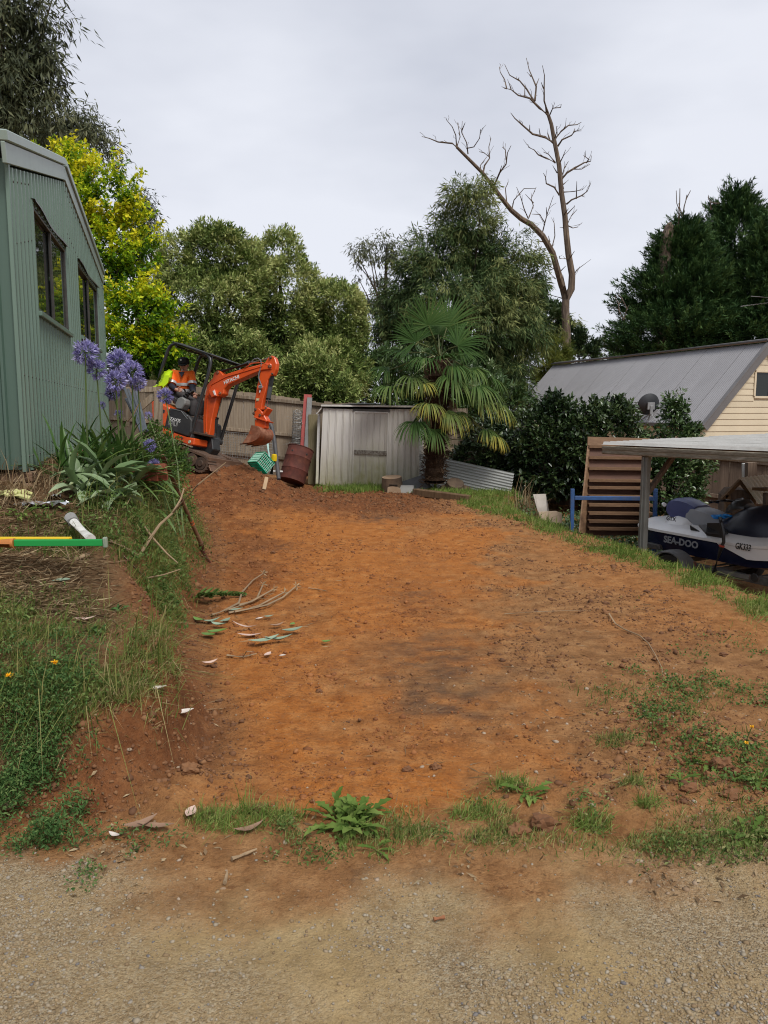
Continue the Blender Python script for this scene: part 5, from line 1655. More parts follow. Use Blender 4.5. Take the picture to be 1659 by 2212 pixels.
# feathery wattle
wk = dict(dens=7.5, cr=.2, cl_=.75, per=60, size=.22, asp=.16, mat=WAT, pig0=.5, pigv=.18, out=.5, rnd=.4, droop=.55, r0=.55, r1=1.08, lift=-.1, top_tone=.45, zmin=-.9, taper=.45, face=.5)
tree('feathery_tree', 'tall feathery green tree with a pointed top behind the palm', TG, [el(1003, 440, 30, 45, 27), el(1000, 505, 62, 52, 27), el(955, 560, 75, 50, 27), el(1065, 560, 62, 50, 27), el(990, 640, 130, 70, 27), el(905, 610, 55, 50, 27), el(1120, 620, 55, 42, 27.5), el(1010, 720, 120, 70, 27), el(1100, 690, 75, 45, 27), el(880, 690, 70, 60, 27.5), el(1010, 800, 110, 60, 27)], gp(1010, 27, 0), .3, BARKD, 30, **wk)
tree('yellow_green_tree', 'yellow-green feathery bush tree left of the grey roof', TG, [el(1150, 775, 65, 42, 32), el(1110, 820, 70, 60, 32), el(1195, 770, 38, 32, 32), el(1060, 835, 55, 50, 31)], gp(1130, 32, 0), .15, BARKD, 14, **dict(wk, mat=YGR, dens=17, droop=.0, lift=.3, cl_=.35, cr=.16, size=.14))
tree('dark_tree', 'dark leafy tree just behind the dead tree trunk', TG, [el(1185, 695, 40, 42, 34.5), el(1150, 720, 50, 45, 34.5), el(1230, 735, 28, 40, 34.5)], gp(1190, 34.5, 0), .18, BARKD, 12, **dict(pk, mat=CAM2, dens=15, size=.18, pig0=.3))
tree('dark_tree', 'thin dark leafy tree against the sky at the end of the grey roof', TG, [el(1268, 765, 24, 30, 34), el(1250, 740, 16, 35, 34), el(1288, 745, 14, 12, 34)], gp(1262, 34, 0), .12, BARKD, 10, **dict(pk, mat=CAM_, dens=13, size=.17, pig0=.5, r0=.4))
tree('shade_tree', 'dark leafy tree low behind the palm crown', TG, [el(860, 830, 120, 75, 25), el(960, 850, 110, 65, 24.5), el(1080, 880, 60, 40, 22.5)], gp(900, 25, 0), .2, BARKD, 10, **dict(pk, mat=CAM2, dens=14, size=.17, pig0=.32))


# cypresses: sprays that sweep out and up
def cypress(label, apex, halfw, base_y, Y, n, seed):
    a = P(*apex, Y)
    b = P(apex[0], base_y, Y)
    hgt = a.z - b.z
    t = thing('cypress_tree', label, 'tree', (a.x, Y, 0), TG)
    rows = []
    tips = []
    for i in range(n):
        k = RNG.random() ** .75                      # 0 top .. 1 bottom
        az = RNG.random() * 2 * math.pi
        if math.sin(az) > .3 and RNG.random() < .5: az = -az
        w = halfw / FPX * Y * (k ** .72) * (1 + .13 * math.sin(az * 3 + k * 9 + seed)) * (.9 + .16 * math.sin(k * 21 + seed + az))
        rr = w * RNG.uniform(.62, 1.04)
        p = np.array([a.x + math.cos(az) * rr, Y + math.sin(az) * rr * .8, a.z - hgt * k + RNG.normal() * .1])
        d = np.array([math.cos(az), math.sin(az), .35 + .5 * (1 - k)])
        rows.append([*(p - d * .3), *d, .13, RNG.uniform(.55, 1.1), np.clip(.5 + RNG.normal() * .22 + .2 * (rr / max(w, .1) - .85) * 3, 0, 1)])
        tips.append(p)
    foliage('crown', rows, 46, .22, .18, CYP, t, .95, .38, -.12, taper=.92)
    tips = np.array(tips)
    trunk(t, (a.x, Y, 0), [(a.x, Y, a.z - 1.5, 1, 1, .5)], tips, .25, BARKD, 30)
    return t


cy1 = cypress('dark cypress with a dead stub beside its top behind the grey roof', (1478, 480), 190, 800, 36, 2300, 1)
cypress('taller dark cypress at the edge of the picture behind the roof ridge', (1592, 415), 215, 800, 38, 2700, 4)
cypress('smaller dark cypress filling in beside the taller one', (1660, 470), 120, 800, 35, 1000, 7)
st = thing('dead_stub', 'bare sawn-off trunk rising out of the left cypress', 'tree stump', gp(1437, 35.3, 0))
m = MB(); m.tube([V3(*gp(1425, 35.3, 0)), P(1436, 560, 35.3), P(1441, 510, 35.3), P(1446, 490, 35.3), P(1448, 481, 35.3)], [.3, .27, .26, .2, .08], 10); m.obj('trunk', DEADW, st, smooth=True)
zc = frame(2330, 700, 694)
for pl in (((822, 520), (818, 400), (822, 300), (800, 240), (795, 120)), ((820, 320), (828, 230), (830, 100)), ((855, 420), (850, 360), (830, 290), (818, 240)), ((858, 360), (870, 270), (890, 200), (930, 120)), ((888, 205), (897, 160)), ((1120, 300), (1120, 230), (1100, 200), (1098, 165)), ((1110, 225), (1160, 240), (1200, 240))):
    m = MB(); m.tube([P(*zc(*q_), 35.5) for q_ in pl], [.03 - .02 * i / len(pl) for i in range(len(pl))], 5); m.obj('dead_shoot', DEADW, cy1)
for pl in (((300, 1340), (260, 1260), (250, 1180), (215, 1110)), ((255, 1190), (290, 1150), (245, 1095)), ((305, 1330), (330, 1230), (300, 1170), (280, 1120)), ((260, 1250), (235, 1230)), ((325, 1250), (350, 1200))):
    m = MB(); m.tube([P(*zc(*q_), 34) for q_ in pl], [.03 - .02 * i / len(pl) for i in range(len(pl))], 5); m.obj('dead_shoot', DEADW, cy1)
m = MB()
WIRE_D = M('dull_aluminium', (.2, .2, .2), None, 5, .6, bmp=0)
aer = thing('tv_antenna', 'metal television antenna at the right edge over the roof', 'antenna', P(1700, 700, 27))
m.tube([P(1672, 742, 24), P(1672, 640, 24)], .02, 6); m.tube([P(1600, 662, 24), P(1690, 650, 24)], .012, 6); m.tube([P(1622, 640, 24), P(1690, 645, 24)], .012, 6)
for i in range(9): q_ = P(1608 + i * 9, 661 - i * 1.2, 24); m.tube([q_ - V3(.15, .25, .02), q_ + V3(.15, .25, .02)], .006, 5)
m.obj('mast', WIRE_D, aer)

# dead double-trunked tree, traced limb by limb
zt = frame(1600, 200, 900, 1593)
YD = 33.0
dt = thing('dead_tree', 'tall bare dead tree with two forked grey trunks against the sky', 'tree', gp(1228, YD, 0))


def limb(pts, r0, r1, m, jz=0.0, n=8, sub=True):
    w3 = [P(*zt(x, y), YD + jz * (i / max(1, len(pts) - 1))) for i, (x, y) in enumerate(pts)]
    rr = [r0 + (r1 - r0) * i / (len(w3) - 1) for i in range(len(w3))]
    m.tube(w3, rr, n)
    return w3, rr


SC = 900 / 1593 * KD / FPX * YD
m = MB()
s1, r1_ = limb([(1120, 2230), (1118, 2000), (1108, 1800), (1112, 1730), (1150, 1660), (1155, 1560), (1130, 1420), (1115, 1280), (1105, 1150), (1080, 980), (1065, 800), (1030, 620), (1010, 510), (990, 450)], 30 * SC, 11 * SC, m)
m.obj('trunk', DEADW, dt, smooth=True)
m = MB()
s2, r2_ = limb([(1110, 1740), (1085, 1640), (1045, 1500), (1020, 1410), (950, 1290), (870, 1210), (800, 1170), (730, 1110), (650, 1010), (600, 940), (530, 850), (440, 760), (350, 670)], 24 * SC, 8 * SC, m, -3)
m.obj('trunk', DEADW, dt, smooth=True)
m = MB()
brs = [((350, 670), (320, 645), (220, 635), (160, 610), (108, 597)), ((350, 660), (345, 590), (320, 530), (278, 480)), ((355, 660), (375, 600), (365, 540), (355, 500)), ((430, 720), (420, 640), (385, 570), (390, 490)), ((385, 560), (410, 500)),
       ((420, 680), (470, 670), (510, 610), (517, 545)), ((535, 850), (545, 800), (580, 750), (575, 670), (590, 610)), ((580, 740), (540, 710), (508, 703)), ((520, 840), (515, 800), (560, 740)), ((615, 930), (650, 850), (695, 790), (705, 710), (730, 660)), ((695, 760), (690, 690), (668, 670)), ((650, 850), (665, 800)),
       ((850, 1170), (820, 1100), (800, 1030), (768, 950)), ((855, 1160), (885, 1080), (870, 1030), (905, 950)), ((885, 1060), (830, 1000)), ((735, 1105), (750, 1040), (820, 960), (900, 960)), ((700, 1060), (690, 960), (710, 915)), ((950, 1260), (970, 1180), (990, 1110), (1025, 1010)), ((965, 1200), (930, 1140), (875, 1138)), ((980, 1150), (975, 1090)),
       ((1015, 1370), (1035, 1290), (1030, 1200), (1020, 1180)), ((1000, 1330), (990, 1290)), ((970, 1380), (900, 1390), (865, 1405)), ((950, 1330), (880, 1325)),
       ((990, 450), (930, 400), (860, 330), (780, 310), (730, 270), (690, 262)), ((700, 265), (685, 200), (655, 150), (648, 112)), ((730, 265), (705, 200)), ((690, 262), (665, 250)), ((890, 350), (840, 270), (790, 210), (720, 170), (685, 95)), ((895, 350), (905, 250), (880, 190), (855, 130), (836, 50)), ((905, 240), (925, 190)), ((870, 180), (840, 148)), ((780, 205), (785, 185)), ((825, 320), (825, 250)),
       ((990, 440), (960, 350), (960, 240), (962, 170), (948, 102)), ((955, 260), (940, 220)), ((1000, 445), (1020, 400), (1075, 395), (1080, 372)), ((975, 430), (965, 350)),
       ((1025, 640), (960, 600), (880, 580), (800, 510), (755, 470), (727, 432)), ((860, 560), (860, 515)), ((935, 600), (925, 540)), ((1000, 620), (985, 570)), ((1040, 610), (1080, 560), (1130, 520), (1190, 515), (1220, 497)), ((1100, 540), (1110, 520)), ((1055, 665), (1085, 620), (1150, 590), (1175, 560), (1220, 558)), ((1165, 570), (1175, 540)), ((1030, 620), (1050, 560), (1045, 525)),
       ((1040, 780), (980, 750), (920, 725), (890, 690), (850, 672)), ((1035, 775), (990, 720), (955, 705)), ((1070, 780), (1090, 740), (1110, 690)), ((1085, 890), (1120, 850), (1170, 820), (1240, 780), (1285, 770), (1290, 730)), ((1170, 825), (1220, 825), (1280, 790)), ((1255, 780), (1270, 755), (1235, 730)), ((1050, 850), (1020, 800)), ((1085, 870), (1100, 820), (1130, 770)), ((1095, 930), (1130, 900)),
       ((1065, 1005), (1030, 950), (975, 925), (970, 880), (955, 853)), ((1100, 985), (1170, 980), (1230, 968)), ((1115, 1070), (1150, 1040), (1220, 1010), (1260, 980), (1285, 925)), ((1185, 1030), (1188, 910)), ((1225, 1010), (1245, 1020)), ((1120, 1140), (1175, 1080)), ((1125, 1200), (1150, 1150), (1190, 1105)), ((1128, 1220), (1160, 1235), (1198, 1228)), ((1105, 1235), (1070, 1230)), ((1100, 1140), (1130, 1100)),
       ((1130, 1455), (1150, 1430), (1172, 1395)), ((1125, 1450), (1070, 1448), (1065, 1430)), ((1165, 1580), (1180, 1540), (1210, 1510), (1252, 1480)), ((1040, 1590), (1000, 1550), (990, 1510), (965, 1490)), ((1030, 1520), (970, 1490), (850, 1470), (780, 1440)), ((1085, 1725), (1000, 1700), (940, 1670), (905, 1665)), ((1000, 1700), (960, 1710), (905, 1740)), ((1115, 1680), (1090, 1560)), ((1070, 1540), (1110, 1500)), ((1095, 960), (1090, 930))]
for k, b_ in enumerate(brs):
    r0 = (7 if len(b_) > 4 else 4.5) * SC
    if len(b_) >= 6: r0 *= 1.35
    w3, rr = limb(b_, r0, 1.6 * SC, m, random.uniform(-1.2, 1.2), 5)
    if len(b_) > 2:
        for _ in range(len(b_) - 1):
            i = random.randrange(1, len(w3)); d = (w3[i] - w3[i - 1]).normalized(); q_ = w3[i - 1].lerp(w3[i], random.random()); l_ = random.uniform(.15, .5)
            e_ = q_ + (d + V3(random.uniform(-.8, .8), random.uniform(-.8, .8), random.uniform(-.1, .9))).normalized() * l_
            m.tube([q_, q_.lerp(e_, .5) + V3(random.uniform(-.05, .05), 0, random.uniform(-.03, .05)), e_], [1.8 * SC, 1.4 * SC, .9 * SC], 4)
m.obj('branches', DEADW, dt)

# shrubs in front of the house
sk = dict(cr=.12, cl_=.22, per=24, size=.1, asp=.5, pig0=.45, pigv=.22, out=.7, rnd=.6, droop=.15, r0=.7, r1=1.06, lift=.35, zmin=-.95)
tree('camellia_bush', 'wide dark glossy bush in front of the grey roof and satellite dish', 'glossy bushes before the house', [el(1195, 900, 42, 48, 15.9), el(1160, 930, 40, 40, 15.9), el(1190, 1000, 80, 95, 15.9, 62), el(1285, 905, 40, 35, 15.8), el(1305, 985, 72, 100, 15.7, 60), el(1325, 895, 24, 38, 15.7), el(1145, 1000, 38, 75, 16, 40), el(1250, 960, 80, 65, 15.8, 60)], gp(1250, 15.9, -.7), .09, BARKD, 14, cat='bush', mat=CAM_, dens=30, **dict(sk, size=.11))
tree('camellia_bush', 'paler tall bush right of the wooden rack beside the carport', 'glossy bushes before the house', [el(1458, 893, 26, 36, 13.6), el(1452, 960, 50, 52, 13.6), el(1440, 1050, 66, 80, 13.5), el(1490, 930, 24, 24, 13.6), el(1478, 1020, 38, 70, 13.6)], gp(1450, 13.6, -.8), .08, BARKD, 12, cat='bush', mat=CAM2, dens=42, **dict(sk, size=.085))
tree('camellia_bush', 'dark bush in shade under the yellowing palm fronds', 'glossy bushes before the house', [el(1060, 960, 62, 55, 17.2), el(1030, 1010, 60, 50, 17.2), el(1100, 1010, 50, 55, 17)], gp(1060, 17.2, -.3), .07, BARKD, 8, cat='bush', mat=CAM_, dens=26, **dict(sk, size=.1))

# ------------------------------------------------------------------ fan palm
zq = frame(1350, 1100, 750)
PALM = LM('palm_leaf', [(0, (.018, .05, .014)), (.45, (.05, .105, .022)), (.7, (.13, .17, .045)), (.88, (.33, .29, .05)), (1, (.42, .3, .06))], .6, .2, .18)
PTR = M('fibrous_palm_trunk', (.06, .036, .022), (.03, .018, .012), 8, .95, bmp=.9, stretch=(2, 2, 6), c3=(.11, .075, .05), spec=.05, vary=0, dist=.02)
YPM = 15.7
palm = thing('fan_palm', 'shaggy fan palm with yellowing lower fronds beside the tin shed', 'palm tree', gp(934, YPM, 0))
pq = lambda x, y, dy=0.0: P(*zq(x, y), YPM + dy)
m = MB()
tpts = [pq(795, 1775), pq(800, 1560), pq(815, 1300), pq(828, 1050), pq(835, 850), pq(845, 680)]
tr_r = [.2, .185, .19, .22, .23, .14]
path = []
for i in range(5):
    for k in range(8): path.append((tpts[i].lerp(tpts[i + 1], k / 8), tr_r[i] + (tr_r[i + 1] - tr_r[i]) * k / 8))
m.tube([p_ for p_, _ in path], [r_ * (1 + .1 * math.sin(i * 2.2)) for i, (_, r_) in enumerate(path)], 14)
m.obj('trunk', PTR, palm, smooth=True)
# leaf-base fibres standing off the trunk
fp = []
for i in range(1500):
    p_, r_ = path[RNG.integers(0, len(path))]
    a = RNG.random() * 6.283
    fp.append([p_.x + math.cos(a) * r_, p_.y + math.sin(a) * r_, p_.z + RNG.normal() * .05, math.cos(a), math.sin(a)])
fp = np.array(fp)
Vv, F = leaf_geo(fp[:, :3], np.stack([fp[:, 3] * .6, fp[:, 4] * .6, RNG.uniform(-.5, 1.0, len(fp))], 1), RNG.uniform(.06, .2, len(fp)), .018)
FIB = LM('trunk_fibre', [(0, (.03, .018, .012)), (1, (.12, .075, .045))], .9, .0, .1)
o = np_obj('fibre', Vv, F, FIB, palm, {'rnd': np.repeat(RNG.random(len(fp)), 4)}); o['kind'] = 'stuff'


def frond(hub, axis, rad, nrm, droop, pig, crown_pt, spread=105, nl=36, ypig=0.0):
    hub, axis = Vector(hub), (Vector(axis).normalized() + V3(*RNG.normal(0, .16, 3))).normalized()
    spread *= RNG.uniform(.8, 1.05)
    nrm = Vector(nrm); nrm = (nrm - axis * nrm.dot(axis)).normalized()
    s = axis.cross(nrm)
    V_, F_, A_ = [], [], []
    for i in range(nl):
        f = (i / (nl - 1)) * 2 - 1
        if RNG.random() < .09: continue
        dr_k = RNG.uniform(.7, 1.6)
        ph = R(spread) * f + RNG.normal() * .02
        d = axis * math.cos(ph) + s * math.sin(ph) + nrm * (.1 * (abs(f)) + RNG.normal() * .04)
        L_ = rad * (1 - .25 * abs(f) ** 2) * RNG.uniform(.9, 1.07)
        pts = []
        q_ = hub.copy()
        bend = RNG.uniform(.8, 1.2)
        for k, t in enumerate((0, .3, .55, .78, 1)):
            if k:
                dd = (d + V3(0, 0, -1) * (droop * dr_k + .1) * bend * (max(0, t - .3) * 2.2) ** 1.3).normalized()
                q_ = q_ + dd * L_ * (.3 if k == 1 else .24)
            pts.append(q_.copy())
        side = d.cross(nrm).normalized()
        wd = [.006, .016, .016, .011, .001]
        b0 = len(V_)
        for p_, w_ in zip(pts, wd):
            w_ = w_ * rad * 1.25
            V_ += [p_ - side * w_ + nrm * w_ * .5, p_, p_ + side * w_ + nrm * w_ * .5]
        pv = (pig if pig < .55 else pig - .07) + RNG.normal() * .06
        for k in range(5): A_ += [min(1, max(0, pv + ypig * (k / 4) ** 2))] * 3
        for k in range(4):
            for j in (0, 1):
                a = b0 + k * 3 + j
                F_.append((a, a + 1, a + 4)); F_.append((a, a + 4, a + 3))
    fr = np_obj('frond', np.array([v[:] for v in V_]), np.array(F_), PALM, palm, {'rnd': np.array(A_)})
    m = MB(); c_ = Vector(crown_pt); mid = c_.lerp(hub, .5) + V3(0, 0, .06)
    m.tube([c_, mid, hub], [.017, .012, .009], 6)
    m.obj('stalk', M_STALK, fr, smooth=True)


M_STALK = M('palm_stalk', (.09, .12, .03), (.12, .12, .04), 4, .5, bmp=0, vary=.1)
heart = pq(845, 680)
low_ = pq(830, 900)
# hub px, depth shift, axis in the picture (dx, dy down), away(+)/toward(-), radius, droop, pigment, tip yellowing
FR = [((745, 400), -.25, (-.15, -1), -.1, .62, .05, .42, 0), ((905, 420), .1, (.45, -.9), .2, .66, .05, .45, 0), ((640, 545), -.3, (-.6, -.75), -.3, .6, .1, .3, 0), ((1000, 580), -.3, (.75, -.55), -.2, .55, .2, .4, .05), ((830, 480), .4, (.1, -1), .5, .6, .05, .4, 0),
      ((560, 640), 0, (-1, -.25), 0, .6, .35, .3, 0), ((860, 690), -.5, (.25, -.3), -1, .5, .3, .3, 0), ((1040, 660), .2, (1, -.2), .2, .55, .4, .4, 0), ((640, 720), .4, (-.9, .0), .4, .6, .6, .32, 0), ((730, 700), -.5, (-.4, .1), -1, .55, .9, .42, 0),
      ((960, 760), -.4, (.6, .1), -.8, .6, 1.3, .45, .05), ((1100, 790), .1, (1, -.05), .1, .68, 1.3, .5, .05), ((400, 790), .15, (-1, -.15), .1, .6, 1.0, .42, .1), ((480, 810), .4, (-.8, -.1), .5, .65, .8, .3, 0), ((420, 935), -.25, (-.55, -.05), -.7, .62, 1.0, .55, .25),
      ((600, 850), -.45, (.2, .15), -.9, .6, 1.2, .62, .25), ((690, 915), -.6, (.4, .2), -1, .45, .8, .78, .12), ((950, 850), -.5, (.7, .15), -.8, .7, 1.5, .5, .1), ((1160, 935), -.35, (.9, .1), -.5, .72, 1.2, .55, .25), ((1250, 860), .3, (1, .05), .3, .65, 1.2, .5, .1),
      ((1180, 1050), -.4, (.9, .25), -.4, .65, 1.6, .66, .25), ((1330, 1090), -.1, (1, .25), -.1, .62, 1.4, .68, .3), ((745, 1090), -.65, (.15, .35), -1, .52, 1.0, .72, .2), ((905, 1160), -.5, (.9, .3), -.5, .6, 1.5, .68, .3), ((1000, 1180), -.3, (1, .35), -.3, .5, 1.5, .72, .25),
      ((630, 1240), -.5, (-.3, .15), -.8, .6, 1.4, .4, .12), ((800, 1310), -.5, (.3, .55), -.7, .5, 1.2, .42, .2), ((1250, 1310), -.2, (.9, .2), -.4, .55, 1.3, .5, .5), ((1330, 1370), -.3, (1, .35), -.3, .42, 1.4, .82, .2), ((520, 930), .5, (-.7, .1), .6, .6, 1.2, .4, .05), ((1050, 1000), .5, (.7, .1), .7, .65, 1.3, .42, .1), ((830, 760), .6, (0, -.1), 1, .6, .8, .35, 0), ((700, 1180), -.1, (-.6, .5), -.2, .5, 1.5, .3, .2)]
for (hx, hy), dy, (ax, ay), az, rad, dr, pg_, yp in FR:
    hub = pq(hx, hy, dy)
    axis = V3(ax, az, -ay)
    nrm = V3(0, -.75, .65) if ay < -.45 else V3(ax * .5, az * .5 - .12, 1)
    frond(hub, axis, rad * 1.13, nrm, dr, pg_, heart if hy < 900 else low_ if hy < 1100 else pq(825, 1120), 112 if ay < -.2 else 100, 38, yp)
# dead brown fronds folded down against the trunk
PALMD = LM('dead_palm_leaf', [(0, (.06, .04, .025)), (.6, (.16, .105, .055)), (1, (.28, .2, .11))], .8, .1, .1)
live = PALM
PALM = PALMD
for (hx, hy), dy, ax in (((760, 1180), -.3, -.5), ((900, 1220), -.35, .5), ((850, 1120), -.45, .1), ((930, 1050), -.1, .9), ((720, 1060), -.1, -.9), ((800, 1330), -.4, -.2)):
    frond(pq(hx, hy, dy), V3(ax * .6, -.15, -1), .38, V3(ax * .4, -1, .2), .6, .45, pq(828, 1000), 40, 18)
PALM = live
# bare old stalks hanging at the right
m = MB()
for a, b_ in (((860, 1400), (1080, 1320)), ((870, 1420), (1050, 1390)), ((860, 1380), (1000, 1260)), ((870, 1340), (1120, 1240)), ((850, 1430), (960, 1450))): m.tube([pq(*a), pq((a[0] + b_[0]) / 2, (a[1] + b_[1]) / 2 - 12, -.2), pq(*b_, -.4)], .008, 5)
m.obj('old_stalk', M_STALK, palm)

# ------------------------------------------------------------------ things lying about
def G(px, py, dz=0.0):
    """where the sight line through a point of the photograph meets the terrain"""
    d = ray(px, py)
    t = np.concatenate([np.linspace(1.5, 8, 1500), np.linspace(8, 30, 2500)])
    z = CAMZ + d.z * t - H(d.x * t, d.y * t)
    k = int(np.argmax(z < 0))
    return V3(d.x * t[k], d.y * t[k], CAMZ + d.z * t[k] + dz)


def onto(p, dz=0.0):
    return V3(p.x, p.y, Hs(p.x, p.y) + dz)


z8 = frame(950, 1500, 400)
z5 = frame(0, 1300, 900)
z7 = frame(0, 1700, 500)
z4 = frame(2000, 1300, 1024)
RUST = M('rusty_steel', (.13, .036, .024), (.08, .024, .017), 4, .8, .1, .3, c3=(.17, .055, .03), vary=.04)
# rusty drum, leaning
dA, dB = P(*z8(975, 1105), 16.85), P(*z8(820, 1640), 16.6)
dx = (dA - dB).normalized()
Ld = (dA - dB).length
drum = thing('oil_drum', 'rusty brown steel drum tilted against the fence left of the tin shed', 'drum', onto(dB))
R0 = .285
pf_ = [(0, 0), (R0, 0)] + [(R0, Ld * .3), (R0 + .012, Ld * .33), (R0, Ld * .36), (R0, Ld * .66), (R0 + .012, Ld * .69), (R0, Ld * .72), (R0, Ld - .02), (R0 + .01, Ld - .01), (R0 + .01, Ld), (R0 - .012, Ld), (R0 - .015, Ld - .03), (R0 - .02, .05), (0, .05)]
m = MB(); m.lathe(pf_, dB, dx, 32); m.obj('barrel', RUST, drum, smooth=True)
m = MB()
for t in (.2, 1.4, 2.9): m.lathe([(0, .004), (.02, .004), (.024, 0)], dB + dx * Ld * .8 + (frame_of(dx)[0] * math.cos(t) + frame_of(dx)[1] * math.sin(t)) * (R0), frame_of(dx)[0] * math.cos(t) + frame_of(dx)[1] * math.sin(t), 10)
m.obj('bung', BLACK, drum)


def post(name, label, cat, a, b_, w, h, mat, bev=.004, up=V3(0, 1, 0)):
    m = MB(); m.beam(a, b_, w, h, up)
    return tag(m.obj(name, mat, None, bevel=bev), label, cat)


def channel(name, label, cat, a, b_, w, d, mat, t_=.008):
    """open steel channel"""
    a, b_ = Vector(a), Vector(b_)
    m = MB(); u, v = frame_of(b_ - a, V3(0, -1, 0))
    for p_, q_, s_ in (((-w / 2, 0), (w / 2, 0), None), ((-w / 2, 0), (-w / 2, d), None), ((w / 2, 0), (w / 2, d), None)):
        n_ = V3(0, 0, 0)
        e0, e1 = a + u * p_[0] + v * p_[1], a + u * q_[0] + v * q_[1]
        tt = (u if p_[0] == q_[0] else v) * t_
        m.hexa([e0, e1, e1 + tt, e0 + tt], [x + (b_ - a) for x in (e0, e1, e1 + tt, e0 + tt)])
    return tag(m.obj(name, mat, None), label, cat)


REDP = M('red_oxide_paint', (.4, .085, .075), (.32, .07, .06), 3, .5, bmp=.1, stretch=(5, 5, .6), vary=0)
GALVB = M('grey_steel_channel', (.28, .28, .27), (.2, .2, .19), 4, .5, .4, .1, vary=0)
channel('steel_beam', 'red painted steel channel standing behind the rusty drum', 'steel beam', P(*z8(1005, 1330), 17.15), P(*z8(1085, 220), 17.35), .16, -.06, REDP)
channel('steel_channel', 'grey steel channel standing against the red steel beam', 'steel channel', P(*z8(1050, 1330), 17.1), P(*z8(1115, 270), 17.3), .1, -.05, GALVB)
post('timber_post', 'thick mossy square timber post at the left corner of the tin shed', 'post', P(*z8(1190, 1690), 17.1), P(*z8(1195, 550), 17.25), .26, .1, M('mossy_timber', (.2, .165, .1), (.13, .115, .06), 3, .9, bmp=.5, stretch=(8, 8, .7), spec=.1, vary=0))
post('metal_strip', 'thin pale strip leaning on the left side of the tin shed', 'strip', P(*z8(1235, 1680), 16.75), P(*z8(1272, 540), 17.0), .06, .015, ZINC)
post('timber_stake', 'short dark stake leaning behind the pale strip at the shed corner', 'stake', P(*z8(1248, 1660), 16.85), P(*z8(1272, 1100), 16.95), .05, .03, WOOD_D)
WIRE = M('galvanised_wire', (.3, .3, .29), (.22, .22, .21), 9, .5, .5, 0, vary=0)
# wire mesh panel against the fence
mp_ = thing('mesh_panel', 'square wire mesh panel standing against the fence behind the excavator', 'mesh', P(*ze(980, 1180), 17.2))
a0, a1, b0_, b1_ = P(*ze(700, 1190), 17.2), P(*ze(1270, 1260), 17.2), P(*ze(720, 985), 17.35), P(*ze(1265, 1030), 17.35)
m = MB()
for i in range(27): t = i / 26; m.tube([a0.lerp(a1, t), b0_.lerp(b1_, t)], .0045 if 0 < i < 26 else .008, 4)
for i in range(11): t = i / 10; m.tube([a0.lerp(b0_, t) - V3(0, .006, 0), a1.lerp(b1_, t) - V3(0, .006, 0)], .0045 if 0 < i < 10 else .008, 4)
m.obj('wire_grid', WIRE, mp_)['kind'] = 'stuff'
# roll of old fencing wire
m = MB()
for i in range(34):
    t = i / 33
    c_ = P(*z8(905, 1050), 17.3).lerp(P(*z8(930, 490), 17.4), t)
    k = RNG.uniform(.8, 1.15)
    m.tube([c_ + V3(math.cos(s_) * .11 * k, math.sin(s_) * .09 * k, RNG.normal() * .012) for s_ in np.linspace(0, 6.0, 13)], .004, 4, caps=False)
for i in range(12):
    s_ = i * .52; m.tube([P(*z8(905, 1060), 17.3) + V3(math.cos(s_) * .11, math.sin(s_) * .09, 0), P(*z8(930, 480), 17.4) + V3(math.cos(s_) * .11, math.sin(s_) * .09, 0)], .003, 4)
for i in range(22):
    c_ = P(*z8(915, 1050), 17.3).lerp(P(*z8(930, 490), 17.4), RNG.random()); d = V3(RNG.normal(), RNG.normal() * .4, RNG.normal() * .5).normalized(); m.tube([c_ + d * .08, c_ + d * .18 + V3(0, 0, .03), c_ + d * RNG.uniform(.22, .34)], .0025, 3)
wr = tag(m.obj('wire_roll', WIRE, None), 'tangled roll of old wire netting standing on end behind the drum', 'wire roll')
# green milk crate on its corner
GRN = M('green_crate_plastic', (.0, .3, .16), (.0, .24, .13), 4, .35, bmp=.03, vary=0)
cc = P(*z8(325, 1340), 15.4)
crate = thing('milk_crate', 'bright green plastic milk crate tipped on its corner by the fence', 'crate', onto(cc))
CM = Matrix.Rotation(R(38), 3, 'Y') @ Matrix.Rotation(R(-32), 3, 'X') @ Matrix.Rotation(R(28), 3, 'Z')
m = MB(); hw, hh = .16, .135
cb = lambda x, y, z: cc + CM @ V3(x, y, z)


def cbar(a, b_, w=.014): m.beam(cb(*a), cb(*b_), w, w, CM @ V3(.3, .5, .8))


for z_ in (-hh, -hh + .07, 0, hh - .06, hh):
    w_ = .022 if abs(z_) == hh else .013
    for a, b_ in (((-hw, -hw, z_), (hw, -hw, z_)), ((hw, -hw, z_), (hw, hw, z_)), ((hw, hw, z_), (-hw, hw, z_)), ((-hw, hw, z_), (-hw, -hw, z_))): cbar(a, b_, w_)
for i in range(9):
    t = -hw + 2 * hw * i / 8; w_ = .022 if i in (0, 8) else .011
    for a, b_ in (((t, -hw, -hh), (t, -hw, hh)), ((t, hw, -hh), (t, hw, hh)), ((-hw, t, -hh), (-hw, t, hh)), ((hw, t, -hh), (hw, t, hh))): cbar(a, b_, w_)
m.obj('lattice_side', GRN, crate)
m = MB()
for i in range(8):
    t = -hw + 2 * hw * (i + .5) / 8
    cbar((t, -hw, -hh), (t, hw, -hh), .012); cbar((-hw, t, -hh), (hw, t, -hh), .012)
    cbar((t, -hw, hh), (t, hw, hh), .016) if i % 2 else cbar((-hw, t, hh), (hw, t, hh), .016)
m.obj('lattice_base', GRN, crate)
m = MB(); m.box(cb(0, 0, hh + .005), (.11, .05, .012), CM); m.obj('maker_panel', GRN, crate, bevel=.004)
